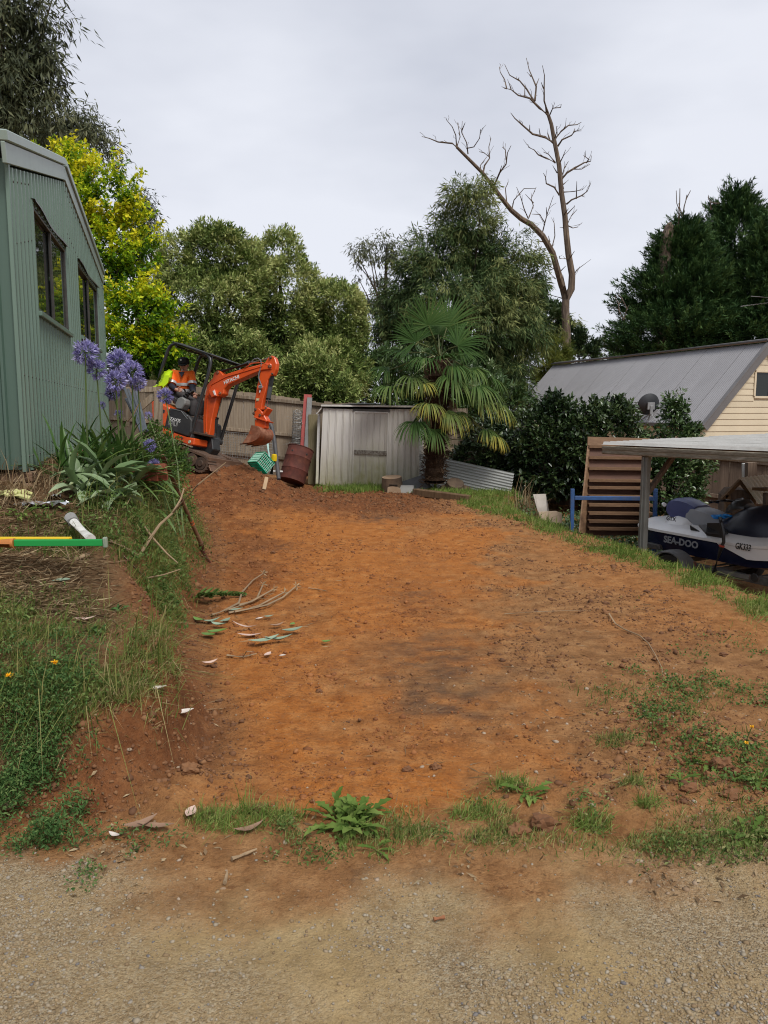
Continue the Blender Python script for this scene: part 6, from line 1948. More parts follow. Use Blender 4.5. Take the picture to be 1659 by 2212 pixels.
# pole, strap, yellow-topped spray can and scraps
m = MB(); m.tube([P(*z8(425, 440), 16.4), P(*z8(450, 640), 16.35), P(*z8(500, 760), 16.3), P(*z8(545, 1000), 16.2), P(*z8(612, 1600), 15.9)], .042, 10)
tag(m.obj('pole', M('dull_black_pole', (.045, .045, .048), (.075, .07, .07), 6, .6, bmp=.1), None, smooth=True), 'dark pole leaning on the fence behind the digging bucket', 'pole')
TEAL = M('pale_teal_strap', (.42, .62, .58), (.36, .55, .52), 6, .6, bmp=0)
m = MB(); m.beam(P(*z8(340, 450), 16.4), P(*z8(490, 1440), 15.8), .03, .006, V3(0, 1, 0)); m.beam(P(*z8(400, 500), 16.42), P(*z8(455, 1240), 15.9), .02, .006, V3(0, 1, 0)); tag(m.obj('strap', TEAL, None), 'pale teal strap hanging beside the leaning dark pole', 'strap')
sprayb = thing('hand_tool', 'slim black tool with a bright yellow cap behind the green crate', 'tool', onto(P(*z8(495, 1510), 15.5)))
m = MB(); m.tube([P(*z8(490, 1520), 15.5), P(*z8(535, 1300), 15.52)], .042, 12); m.obj('body', BLACK, sprayb, smooth=True)
m = MB(); m.lathe([(0, 0), (.058, 0), (.06, .06), (.052, .13), (0, .14)], P(*z8(532, 1305), 15.52), V3(.1, 0, 1), 14); m.obj('cap', M('yellow_plastic', (.8, .55, .01), None, 4, .4, bmp=0), sprayb, smooth=True)
post('plastic_strip', 'short white plastic strip on the ground behind the black tool', 'strip', P(*z8(450, 1470), 15.9), P(*z8(670, 1478), 16.1), .03, .05, WHITE)
m = MB(); q_ = onto(P(*z8(590, 1580), 16.0), .05)
m.grid([[q_ + V3(x * .3, y * .15, .03 * math.sin(9 * x + 5 * y)) for x in np.linspace(-.5, .5, 7)] for y in np.linspace(-.5, .5, 4)]); tag(m.obj('plastic_scrap', M('blue_plastic', (.03, .08, .4), None, 5, .4, bmp=.1), None, smooth=True), 'scrap of blue plastic at the foot of the dark pole', 'scrap')
PLY = M('plywood_offcut', (.5, .36, .22), (.42, .3, .18), 5, .8, bmp=.2)
a = G(*z8(372, 1770)); m = MB(); m.beam(a + V3(0, 0, .0), a + V3(.04, .06, .2), .06, .02, V3(0, 1, 0)); tag(m.obj('wood_offcut', PLY, None, bevel=.003), 'small pale timber offcut stuck in the red soil heap', 'offcut')

# by the shed door: log round, sheet offcuts, timber sleeper, stacked corrugated iron
LOGB, LOGE = M('log_bark', (.16, .11, .07), (.09, .06, .04), 5, .9, bmp=.8), M('cut_log_face', (.42, .3, .19), (.34, .22, .13), 3, .8, bmp=.3, c3=(.5, .38, .26))
q_ = onto(P(*zs(745, 925), 15.75)); lg = thing('log_round', 'sawn round of log on end before the tin shed', 'log', q_)
m = MB(); m.lathe([(.21, 0), (.22, .08), (.212, .2), (.2, .33)], q_ - V3(.02, 0, .02), V3(-.05, -.12, 1), 18); m.lathe([(.2, .33), (.0, .34)], q_ - V3(.02, 0, .02), V3(-.05, -.12, 1), 18, 1); m.obj('log', [LOGB, LOGE], lg, smooth=True)
m = MB(); m.prism([P(*zs(725, 925), 15.46), P(*zs(703, 900), 15.46), P(*zs(706, 862), 15.5), P(*zs(740, 850), 15.52), P(*zs(790, 866), 15.5), P(*zs(797, 910), 15.46)], V3(0, .02, 0)); m.obj('split_face', LOGE, lg, bevel=.01)
m = MB(); m.beam(P(*zs(718, 843), 15.6), P(*zs(772, 846), 15.6), .2, .03); tag(m.obj('tile_scrap', BARKD, None, bevel=.008), 'flat dark scrap of bark lying on the log round', 'bark')
FIBRO = M('grey_fibre_sheet', (.11, .11, .112), (.085, .085, .085), 3, .8, bmp=.1, c3=(.14, .138, .13), vary=0)
FIBRO2 = M('pale_fibre_sheet', (.37, .36, .33), (.3, .29, .265), 3, .8, bmp=.1, vary=0)
m = MB(); m.prism([P(*zs(752, 840), 15.9), P(*zs(965, 770), 15.95), P(*zs(992, 862), 15.75), P(*zs(850, 905), 15.7), P(*zs(790, 912), 15.7)], V3(0, .02, .005)); tag(m.obj('sheet_offcut', FIBRO, None, bevel=.003), 'dark grey sheet offcut leaning slantwise on the tin shed', 'sheet')
m = MB(); m.prism([P(*zs(778, 848), 15.62), P(*zs(877, 850), 15.62), P(*zs(876, 918), 15.5), P(*zs(800, 912), 15.5)], V3(0, .02, .005)); tag(m.obj('sheet_offcut', FIBRO2, None, bevel=.003), 'small pale square sheet leaning beside the log round', 'sheet')
post('timber_sleeper', 'old timber sleeper lying on the grass below the corrugated iron', 'sleeper', G(*zs(890, 905), .04), G(*zs(1235, 950), .04), .16, .13, WOOD_H, .01, UP)
post('timber_offcut', 'dark short block lying beside the sleeper at the palm foot', 'offcut', G(*zs(885, 895), .03), G(*zs(940, 905), .03), .12, .1, WOOD_D, .01, UP)
for k, (x, y, r_) in enumerate(((1080, 912, .1), (1140, 915, .2), (1215, 925, .09))):
    q_ = onto(P(*zs(x, y), 15.8)); m = MB(); m.lathe([(0, 0), (r_, .0), (r_ * 1.05, .1), (r_ * .9, r_ * 1.1), (0, r_ * 1.15)], q_, V3(.1 * k, -.6, 1), 9)
    tag(m.obj('stump_block', LOGB, None), ('small round bark block left under the corrugated iron', 'larger dark bark block in the middle under the corrugated iron', 'small bark block at the right under the corrugated iron')[k], 'block')
IRON = weathered('stacked_corrugated_iron', (.4, .41, .395), (.27, .275, .26), (.2, .2, .17), .5, .25, -.2, .4, .5, (5, 5, 5))
iq = lambda x, y, Y: P(*zs(x, y), Y)
for k, (tl, tr, bl, br, lab) in enumerate((((1040, 662), (1534, 768), (1040, 868), (1500, 972), 'pale corrugated iron sheet lying on edge right of the palm trunk'), ((915, 640), (1010, 655), (915, 785), (1010, 870), 'corrugated iron sheet end showing between the shed and palm trunk'))):
    Y0, Y1 = (16.2, 15.4) if k == 0 else (16.5, 16.25)
    A_, B_, C_, D_ = iq(*bl, Y0 - .12), iq(*br, Y1 - .12), iq(*tr, Y1 + .1), iq(*tl, Y0 + .1)
    n_ = (B_ - A_).cross(D_ - A_).normalized(); n_ = n_ if n_.y < 0 else -n_
    m = MB(); rows = []
    for i in range(11 * 6 + 1):
        v = i / 66; rows.append([A_.lerp(D_, v).lerp(B_.lerp(C_, v), u) + n_ * .013 * math.sin(2 * math.pi * i / 6) for u in (0, .5, 1)])
    m.grid(rows); m.grid([[p_ - n_ * .002 for p_ in r_] for r_ in rows])
    tag(m.obj('iron_sheet', IRON, None, smooth=True), lab, 'iron sheet')
    if k == 0:
        m = MB(); m.grid([[p_ - n_ * .03 + V3(-.05, 0, -.02) for p_ in r_] for r_ in rows]); tag(m.obj('iron_sheet', IRON, None, smooth=True), 'second corrugated iron sheet hidden behind the long pale one', 'iron sheet')
# pale slabs and offcuts at the edge of the drop
SLAB = M('weathered_board', (.42, .38, .33), (.32, .28, .235), 3, .85, bmp=.2, vary=.03)
sp = lambda x, y, Y: P(*z4(x, y), Y)
m = MB(); m.prism([sp(160, 1048, 13.4), sp(242, 1045, 13.4), sp(262, 1160, 13.1), sp(258, 1225, 13.05), sp(205, 1215, 13.1)], V3(0, .03, 0)); tag(m.obj('grey_slab', SLAB, None, bevel=.004), 'pale grey slab standing on the grass bank right of the dry grass', 'slab')
m = MB(); m.prism([sp(195, 1160, 12.95), sp(310, 1155, 12.95), sp(345, 1170, 12.9), sp(345, 1230, 12.85), sp(215, 1235, 12.85)], V3(0, .05, 0)); tag(m.obj('grey_slab', M('brown_board', (.36, .27, .185), (.27, .2, .14), 3, .85, bmp=.2), None, bevel=.004), 'brownish board lying flat before the pale standing slab', 'slab')
# wooden rack with shelves, leaning; blue steel trestle before it
RK, RK2 = M('brown_ply', (.2, .115, .06), (.145, .08, .042), 3, .75, bmp=.3, stretch=(1, 1, 5), c3=(.26, .16, .09), vary=.04), M('dark_stained_ply', (.11, .05, .03), (.07, .034, .022), 3, .7, bmp=.3, vary=.05)
YR = 12.4
rk = thing('shelf_rack', 'tall brown wooden shelf rack leaning behind the blue trestle', 'rack', onto(P(*z4(650, 1300), YR)))
rt = lambda x, y, d=0.0: P(*z4(x, y), YR - .55 * (y - 990) / 640 + d)
m = MB(); m.prism([rt(508, 740), rt(907, 745), rt(905, 1310), rt(495, 1310)], V3(0, .02, 0)); m.obj('back_panel', RK2, rk)
m = MB(); m.prism([rt(510, 680), rt(907, 690), rt(905, 742), rt(508, 736)], V3(0, .03, 0)); m.obj('top_panel', RK, rk, bevel=.003)
m = MB(); m.prism([rt(506, 738, -.03), rt(514, 738, -.03), rt(497, 1308, -.03), rt(450, 1290, -.32), rt(480, 1010, -.2)], V3(.02, .0, 0)); m.obj('side_panel', RK, rk)
m = MB(); m.prism([rt(905, 742, -.03), rt(898, 742, -.03), rt(850, 1200, -.22), rt(898, 1308, -.03)], V3(-.02, .0, 0)); m.obj('side_panel', RK, rk)
for y in (742, 812, 880, 955, 1000, 1055, 1108, 1160, 1210, 1255):
    a, b_ = rt(512 - (y - 742) * .03, y), rt(903, y + 4)
    dpt = .06 + .14 * (y - 742) / 500
    m = MB(); m.hexa([a - V3(0, dpt, .0), b_ - V3(0, dpt, 0), b_, a], [p_ + UP * .022 for p_ in (a - V3(0, dpt, 0), b_ - V3(0, dpt, 0), b_, a)]); m.obj('shelf', RK, rk, bevel=.002)
    m = MB(); m.beam(a - V3(0, dpt + .008, -.002), b_ - V3(0, dpt + .008, -.002), .012, .045, UP); m.obj('shelf_lip', RK, rk)
BLU = M('chipped_blue_paint', (.035, .1, .26), (.03, .08, .21), 5, .5, bmp=.2, c3=(.12, .12, .12), hi=.85, vary=0)
bt = thing('blue_trestle', 'blue steel trestle frame standing before the wooden rack', 'trestle', onto(P(*z4(680, 1220), 11.7)))
bp_ = lambda x, y, Y=11.7: P(*z4(x, y), Y)
for x in (412, 942):
    m = MB(); g_ = onto(bp_(x, 1220)); m.beam(V3(g_.x, g_.y, g_.z - .05), bp_(x, 1012), .055, .055, V3(0, 1, 0)); m.obj('leg', BLU, bt, bevel=.004)
m = MB(); m.beam(bp_(425, 1070), bp_(930, 1075), .05, .06, UP); m.obj('rail', BLU, bt, bevel=.004)
# small gabled kennel frame with a corrugated roof, under the carport
zk = frame(2380, 1700, 644)
kq = lambda x, y, Y=11.2: P(*zk(x, y), Y)
ken = thing('kennel', 'small gabled timber hutch with a corrugated roof behind the jet ski', 'hutch', onto(kq(1400, 800)))
m = MB(); m.beam(kq(1380, 495), kq(1190, 690), .05, .07, V3(0, 1, 0)); m.obj('gable_rafter', WOOD_H, ken)
m = MB(); m.beam(kq(1380, 505, 11.2), kq(1520, 690, 11.2), .05, .06, V3(0, 1, 0)); m.obj('gable_rafter', WOOD_H, ken)
m = MB(); m.prism([kq(1300, 590), kq(1460, 595), kq(1500, 660), kq(1500, 860), kq(1230, 860), kq(1235, 660)], V3(.1, .5, 0)); m.obj('wall', WOOD_D, ken)
m = MB(); m.beam(kq(1245, 640), kq(1245, 900), .07, .07, V3(0, 1, 0)); m.beam(kq(1500, 640), kq(1500, 900), .07, .07, V3(0, 1, 0)); m.obj('corner_post', WOOD_H, ken)['kind'] = 'stuff'
ko, kd = kq(1372, 470, 11.15), (kq(1562, 735, 11.0) - kq(1372, 470, 11.15))
kr = V3(.75, .66, 0).normalized(); kn = kr.cross(kd).normalized(); kn = kn if kn.z > 0 else -kn
sheet(ko, kr, kd.normalized(), kn, profile('trap', .13, .025, 1.35), lambda u: 0, lambda u: kd.length).obj('roof_sheet', ZINC, ken)
m = MB(); m.beam(kq(1570, 585, 10.6), kq(1720, 580, 10.9), .2, .04, UP); m.obj('shelf', WOOD_H, ken)
m = MB(); m.beam(kq(1655, 620, 10.6), kq(1655, 800, 10.6), .09, .09, V3(0, 1, 0)); m.obj('post', WOOD_D, ken)
post('downpipe', 'white square downpipe beside the dark post under the carport', 'pipe', kq(1432, 480, 13.2), kq(1432, 320, 13.2), .1, .08, WHITE)
post('fence_post', 'dark square post beside the white downpipe', 'post', kq(1482, 560, 13.1), kq(1485, 310, 13.1), .15, .12, WOOD_D)

# ------------------------------------------------------------------ things on the left bank
PIPEM = M('grey_conduit', (.045, .055, .065), (.075, .085, .095), 5, .5, bmp=.1, vary=.2)
for k, (a, b_) in enumerate((((905, 420), (1030, 752)), ((930, 430), (1042, 735)), ((960, 420), (1050, 728)), ((985, 425), (1062, 730)), ((915, 500), (1010, 700)), ((945, 510), (1024, 745)), ((972, 505), (1072, 738)))):
    m = MB(); m.tube([P(*z5(*a), 9.9 + .03 * k), P(*z5(*b_), 9.2 + .04 * k)], .017, 8)
    tag(m.obj('conduit_pipe', PIPEM, None, smooth=True), '%s grey pipe in the sheaf leaning beside the agapanthus' % ('leftmost', 'second from the left,', 'third from the left,', 'middle', 'shorter crossing', 'fifth from the left,', 'rightmost')[k], 'pipe', 'sheaf of grey pipes leaning by the agapanthus')
tf = thing('garden_gate', 'old grey timber gate frame in front of the excavator tail', 'frame', onto(P(*z5(1100, 760), 10.6)))
for a, b_, w_ in (((905, 432), (1165, 430), .07), ((1020, 560), (1160, 440), .09), ((1164, 430), (1164, 740), .06), ((1133, 440), (1133, 745), .06), ((925, 440), (925, 700), .05)):
    m = MB(); m.beam(P(*z5(*a), 10.6 + w_), P(*z5(*b_), 10.6 + w_), .035, w_, V3(0, 0, 1) if a[1] == 432 else V3(1, 0, .3)); m.obj('rail', WOOD_G, tf, bevel=.003)
# brick heap
BL = ['red brick at the upper left end of the brick heap, tilted up', 'red brick second from the upper left of the brick heap', 'red brick at the back of the heap, under the flower head', 'red brick at the upper right end of the brick heap', 'lone red brick at the lower left of the brick heap', 'lower red brick in the middle of the brick heap', 'red brick at the lower right end of the brick heap', 'red brick wedged in the centre of the brick heap']
for k, (x, y, rz_b, rx) in enumerate(((905, 985, .5, .15), (965, 1000, .3, .25), (1050, 1000, -.1, .1), (1110, 1005, .1, -.1), (920, 1040, .9, .1), (1080, 1050, -.2, .15), (1120, 1060, .2, 0), (1000, 1020, .1, .1))):
    p_ = P(*z5(x, y), 6.9 - .12 * (y > 1030))
    o = inst(BM1, 'brick', None, (p_.x, p_.y, max(p_.z, Hs(p_.x, p_.y) + .03)), (rx, rx * .6, rz_b)); tag(o, BL[k], 'brick', 'loose red bricks below the agapanthus')
# long-handled tool standing in the cut
HAN = M('old_tool_handle', (.2, .1, .055), (.14, .07, .04), 3, .6, bmp=.2, stretch=(3, 3, .6), vary=0)
hb = G(452, 1214, .0)
ht = P(350, 984, 7.3)
tl_ = thing('long_handled_tool', 'long wooden-handled tool with an orange band stuck in the dirt', 'tool', hb)
m = MB(); m.tube([ht, ht.lerp(hb, .3), ht.lerp(hb, .6), ht.lerp(hb, .82)], [.024, .02, .02, .022], 10); m.obj('handle', HAN, tl_, smooth=True)
m = MB(); m.tube([ht.lerp(hb, .80), ht.lerp(hb, .87) - V3(.02, 0, .0), ht.lerp(hb, .94) - V3(.012, 0, 0), hb + V3(.03, 0, -.03)], [.027, .024, .018, .008], 8); m.obj('blade', RUST, tl_, smooth=True)
m = MB(); q0 = ht.lerp(hb, .585); m.tube([q0, q0 + (hb - ht).normalized() * .045], .0225, 10); m.obj('paint_band', M('orange_band', (.7, .12, .02), None, 4, .5, bmp=0), tl_)
# long pale branches lying down the bank
STICK = M('dry_stick', (.3, .21, .12), (.22, .15, .085), 4, .8, bmp=.3, vary=.12)


def stick(label, pts, r_, Y=None, name='fallen_branch', grp=None, lift=.03, forks=()):
    t = thing(name, label, 'branch', G(*pts[len(pts) // 2]) if Y is None else P(*pts[0], Y[0]), grp)
    w3 = [G(*p_, lift) if Y is None else P(*p_, Y[i]) for i, p_ in enumerate(pts)]
    w3 = [V3(p_.x, p_.y, max(p_.z, Hs(p_.x, p_.y) + .015)) for p_ in w3]
    m = MB(); m.tube(w3, [r_ * (1 - .6 * i / (len(w3) - 1)) for i in range(len(w3))], 7); m.obj('stem', STICK, t, smooth=True)
    for i, dx_, dz_ in forks:
        m = MB(); m.tube([w3[i], w3[i] + V3(dx_ * .5, -.02, dz_ * .5 + .03), w3[i] + V3(dx_, .02, dz_)], [r_ * .5, r_ * .4, r_ * .2], 6); m.obj('twig', STICK, t, smooth=True)
    return t


stick('long pale forked branch lying down the grassy bank', [z5(*q_) for q_ in ((800, 1835), (880, 1735), (1010, 1640), (1090, 1510), (1160, 1410), (1250, 1330), (1310, 1230), (1335, 1150))], .017, [5.3, 5.4, 5.6, 5.8, 6.0, 6.3, 6.5, 6.6], forks=((5, .45, .42), (2, -.2, -.1)))
stick('thin pale stick crossing under the forked branch on the bank', [z5(*q_) for q_ in ((890, 1310), (1010, 1430), (1110, 1510), (1210, 1620), (1290, 1690))], .012, [6.2, 6.0, 5.85, 5.7, 5.6])
stick('bare stick lying low along the bottom of the grass bank', [z5(*q_) for q_ in ((900, 1800), (1060, 1800), (1190, 1775), (1310, 1735))], .008, [5.3, 5.4, 5.5, 5.6])
stick('curved pale stick rising beside the pipe bundle', [z5(*q_) for q_ in ((925, 665), (970, 610), (1000, 550), (1020, 510))], .01, [8.6, 8.6, 8.6, 8.6])
stick('short dark branch poking from the soil bank by the green level', [z7(*q_) for q_ in ((1010, 1730), (1090, 1690), (1170, 1650))], .022)
# spirit level, yellow straightedge and orange handle lying on the bank
lv = lambda x, y, Y: P(*z7(x, y), Y)
LG, LY, LO = M('green_level_paint', (.012, .27, .055), (.012, .24, .05), 3, .4, bmp=.02, vary=0), M('yellow_paint', (.72, .5, .02), (.66, .45, .02), 3, .5, bmp=.02, vary=0), M('orange_wood_handle', (.5, .2, .05), (.42, .16, .045), 4, .5, bmp=.1, vary=0)
YL = 4.35
lev = thing('spirit_level', 'long green spirit level lying across the bank at the left edge', 'level', G(*z7(700, 1500)))
m = MB(); a, b_ = lv(190, 1452, YL), lv(1345, 1448, YL + .02); m.beam(a, b_, .028, (lv(190, 1410, YL) - lv(190, 1495, YL)).length, UP); m.obj('bar', LG, lev, bevel=.003)
m = MB(); m.beam(b_ + V3(.001, 0, 0), lv(1402, 1446, YL + .02), .03, .063, UP); m.obj('end_cap', M('level_end_cap', (.3, .36, .27), None, 4, .5, bmp=0), lev, bevel=.006)
m = MB(); m.beam(lv(-900, 1400, YL + .08), lv(920, 1400, YL + .08), .05, .018, UP); tag(m.obj('straightedge', LY, None, bevel=.002), 'thin yellow straightedge lying just behind the green level', 'straightedge')
m = MB(); m.tube([lv(-900, 1458, YL - .02), lv(150, 1458, YL), lv(188, 1458, YL)], [.028, .028, .03], 12); tag(m.obj('tool_shaft', LO, None, smooth=True), 'round orange-brown tool handle butting the green level', 'handle')
# white pipe with a grey cap
pp = thing('white_pipe', 'dirty white pipe with a grey capped end half buried in the grass', 'pipe', G(*z7(1080, 1300)))
a, b_ = lv(965, 1185, 5.2), lv(1190, 1400, 4.85)
m = MB(); m.tube([a, b_], .03, 12); m.obj('tube', M('dirty_white', (.6, .6, .57), (.35, .34, .3), 12, .6, bmp=.05), pp, smooth=True)
m = MB(); m.tube([a, a + (a - b_).normalized() * .09 + V3(0, 0, .01)], [.038, .042], 12); m.obj('cap', M('grey_cap', (.2, .2, .19), None, 5, .6, bmp=.1), pp, smooth=True)
# foil scraps, cut stalks, cut leaves
FOIL = M('crumpled_foil', (.8, .8, .8), (.6, .6, .62), 12, .18, .9, .6, vary=0)
for k, (x, y, w_) in enumerate(((400, 985, .1), (620, 985, .16), (705, 870, .05))):
    q_ = G(*z7(x, y), .03); m = MB(); m.grid([[q_ + V3(u * w_, v * .06, .02 * math.sin(u * 9 + k) * math.cos(v * 7)) for u in np.linspace(-1, 1, 8)] for v in np.linspace(-1, 1, 5)])
    tag(m.obj('foil_scrap', FOIL, None), ('left foil scrap lying in the dry litter below the shed', 'long crumpled foil strip between the other two foil scraps', 'small foil square standing up nearest the agapanthus')[k], 'foil')
STALK = M('cut_pale_stalk', (.62, .56, .33), (.5, .5, .2), 3, .6, bmp=.1, c3=(.3, .36, .08), vary=.1)
for kk, (a, b_) in enumerate((((0, 870), (190, 905)), ((10, 900), (230, 895)), ((150, 855), (280, 905)), ((200, 850), (430, 915)), ((120, 930), (400, 960)), ((0, 920), (130, 925)), ((290, 880), (330, 940)))):
    m = MB(); m.tube([G(*z7(*a), .05), G(*z7((a[0] + b_[0]) / 2, (a[1] + b_[1]) / 2 - 6), .06), G(*z7(*b_), .05)], [.012, .017, .02], 8)
    tag(m.obj('cut_stalk', STALK, None, smooth=True), ('thick pale cut stalk at the left top of the stalk heap', 'yellowish cut stalk lying under the thick left one', 'slanting pale cut stalk crossing the middle of the heap', 'longest pale cut stalk, reaching the right end of the heap', 'greenish cut stalk lowest in the heap', 'short cut stalk at the left edge, below the thick one', 'small upright bent stalk at the right of the heap')[kk], 'stalk', 'cut pale stalks lying below the green shed')

# ------------------------------------------------------------------ grass, weeds and bed plants
GRS = LM('grass_blade', [(0, (.045, .09, .018)), (.35, (.1, .155, .032)), (.62, (.2, .235, .06)), (.85, (.34, .3, .12)), (1, (.4, .31, .16))], .55, .25)
DNL0 = LM('verge_leaf', [(0, (.04, .075, .016)), (.5, (.095, .15, .035)), (1, (.26, .25, .1))])
GRS2 = LM('bright_grass_blade', [(0, (.065, .12, .02)), (.45, (.15, .23, .045)), (.8, (.26, .31, .085)), (1, (.4, .34, .15))], .55, .25)
WEED = LM('dark_weed_leaf', [(0, (.024, .062, .016)), (.5, (.06, .13, .034)), (1, (.16, .22, .07))], .55, .2)
CLOV = LM('clover_leaf', [(0, (.035, .075, .016)), (.5, (.08, .14, .03)), (1, (.19, .25, .075))], .5, .25)
STRAW = LM('straw', [(0, (.12, .075, .04)), (.5, (.25, .165, .09)), (1, (.42, .33, .2))], .8, .1, .1)
foot = lambda y: np.interp(y, FY, FX)
edge = lambda y: np.interp(y, XY, XX)


def patch(x, y, s, lo, hi, seed): return sst(fbm(x * s, y * s, seed, 4), lo, hi)


def d_bank(x, y):
    u = foot(y) - x
    a = sst(y, 2.85, 3.2) * (1 - sst(y, 3.95, 4.3)) * sst(u + .2 * (fbm(x * 3, y * 3, 86, 3) - .5), .12, .34) * (.08 + .92 * patch(x, y, 3.4, .4, .58, 71))
    b = sst(y, 4.95, 5.3) * (1 - sst(y, 7.3, 7.8)) * sst(u + .25 * (fbm(x * 3, y * 3, 87, 3) - .5), .1, .28) * (1 - sst(u, .7, 1.0)) * (.3 + .7 * patch(x, y, 2.7, .33, .5, 72))
    c = sst(y, 7, 7.6) * (1 - sst(y, 10.5, 11.5)) * sst(u, .0, .3) * (1 - sst(u, 1.0, 1.4)) * .35
    d = sst(y, 4.3, 4.8) * (1 - sst(y, 7.5, 8)) * sst(u, .6, .9) * .22 * patch(x, y, 2.2, .45, .65, 73)
    return np.clip(np.maximum(np.maximum(a, b), np.maximum(c, d)), 0, 1) * (np.abs(x) < .56 * y + .3)


x, y = rnd_xy(280000, -4.6, -.9, 2.9, 11.5, d_bank)
n = len(x)
lush = sst(y, 4.9, 5.3)
h = RNG.uniform(.03, .12, n) * np.where(y < 4.6, .85, 1.05)
pg = np.clip(RNG.beta(2, 2.0, n) * .95 + np.where(y < 4.6, .14, -.04) + .3 * (fbm(x * 4, y * 4, 75, 3) - .5) + (RNG.random(n) < .05) * .4, 0, 1)
blades('bank_grass', on_ground(x, y, -.004), h, .0034 + .0005 * y, GRS, 1.05, np.array([.75, -.35, 0]), pg, sag=.5)
# long arching stems with seed over the crest
x, y = rnd_xy(3800, -2.3, -.9, 3.1, 7.6, lambda x, y: d_bank(x, y) * (np.abs(foot(y) - x - .35) < .5))
blades('long_grass', on_ground(x, y), RNG.uniform(.14, .34, len(x)), .003 + .0005 * y, GRS, .95, np.array([1.0, -.55, 0]), np.clip(RNG.normal(.6, .22, len(x)), 0, 1), sag=.55)


# leafy weed mat at the near end of the bank
def leafmat(name, x, y, hgt, size, asp, mat, per=5, pig=.5, spread=.02, hm=None):
    n = len(x)
    p = on_ground(x, y)
    hh_ = hgt * RNG.uniform(.15, 1.0, n) if hm is None else hm
    p[:, 2] += hh_
    p = np.repeat(p, per, 0) + RNG.normal(size=(n * per, 3)) * spread
    d = RNG.normal(size=(n * per, 3)) + np.array([.1, -.3, .35])
    sz = size * RNG.uniform(.6, 1.35, n * per)
    Vv, F = leaf_geo(p, d, sz, sz * asp, RNG.normal(size=(n * per, 3)) * .5 + np.array([0, -.2, 1]))
    pg = np.clip(pig + np.repeat(RNG.normal(size=n) * .16, per) + RNG.normal(size=n * per) * .12 + np.repeat((hh_ / max(hgt, .001) - .5) * .25, per), 0, 1)
    o = np_obj(name, Vv, F, mat, None, {'rnd': np.repeat(pg, 4)})
    o['kind'] = 'stuff'
    return o


x, y = rnd_xy(10500, -1.9, -.88, 2.66, 3.6, lambda x, y: sst(-x - 1.08 - .15 * (y - 2.75) + .25 * (fbm(x * 4, y * 4, 85, 3) - .5), 0, .14) * (1 - sst(y, 3.0, 3.5) * .8) * (.08 + .92 * patch(x, y, 4.2, .4, .56, 81)))
leafmat('creeping_weed', x, y, .1, .019, .34, WEED, 6, .48, .02)
x, y = rnd_xy(1500, -1.5, -.5, 2.42, 2.75, lambda x, y: sst(-x - .72 + .35 * (y - 2.6), 0, .3) * patch(x, y, 6, .42, .6, 82))
leafmat('creeping_weed', x, y, .035, .016, .4, WEED, 6, .55, .014)
x, y = rnd_xy(16000, -4, -1.1, 5.0, 9.5, lambda x, y: np.clip(d_bank(x, y), 0, 1) * patch(x, y, 2.6, .45, .62, 83))
leafmat('bank_weed', x, y, .12, .034, .42, CLOV, 4, .5, .03)
x, y = rnd_xy(3500, -2.2, -1.2, 3.2, 5.0, lambda x, y: d_bank(x, y) * .8 * patch(x, y, 4, .5, .65, 84))
leafmat('bank_weed', x, y, .07, .024, .4, CLOV, 5, .6, .02)

# dry litter over the bank top
x, y = rnd_xy(52000, -4.5, -1.2, 3.9, 8.6, lambda x, y: sst(foot(y) - x, .45, .8) * (1 - sst(y, 7.5, 8.6)) * (np.abs(x) < .56 * y + .2) * (.15 + .85 * patch(x, y, 2, .38, .6, 91)))
n = len(x)
p = on_ground(x, y, .004); p[:, 2] += RNG.random(n) ** 2 * .05
d = RNG.normal(size=(n, 3)) * np.array([1, 1, .22])
Vv, F = leaf_geo(p, d, RNG.uniform(.04, .17, n), RNG.uniform(.002, .005, n), None, .05, .1)
np_obj('straw_litter', Vv, F, STRAW, None, {'rnd': np.repeat(RNG.random(n), 4)})['kind'] = 'stuff'
x, y = rnd_xy(1800, -4.2, -2.5, 5.2, 6.6, lambda x, y: np.exp(-((y - 5.75 - .25 * (x + 2.9)) / .28) ** 2) * (x < -2.35))
blades('dry_grass', on_ground(x, y), RNG.uniform(.1, .34, len(x)), .008, STRAW, .6, np.array([.2, -.4, 0]), None, sag=.5)
# scattered strands and roots on the cut
x, y = rnd_xy(2600, -1.2, 3.0, 2.85, 11, lambda x, y: inview(x, y) * .5 * (x < edge(y) - .2) * (.2 + patch(x, y, 1.3, .45, .65, 95)))
n = len(x); p = on_ground(x, y, .004); d = RNG.normal(size=(n, 3)) * np.array([1, 1, .06])
Vv, F = leaf_geo(p, d, RNG.uniform(.03, .13, n), RNG.uniform(.002, .005, n) + .0003 * y, None, .05)
np_obj('dry_strands', Vv, F, STRAW, None, {'rnd': np.repeat(RNG.random(n) * .8, 4)})['kind'] = 'stuff'


# the grass edge along the drop, right corner and shed foot
def d_edge(x, y):
    v = x - edge(y) + .22 * (fbm(x * 1.7, y * 1.7, 101, 3) - .5) * 2
    w0 = np.interp(y, [4, 6, 9, 12, 14, 16], [.35, .5, .55, .55, .7, .9])
    return sst(v, -w0, -w0 + .3) * (1 - sst(v, .5, .95)) * sst(y, 4.6, 5.6) * (.14 + .86 * patch(x, y, 2.6, .36, .56, 102)) * (x < .56 * y)


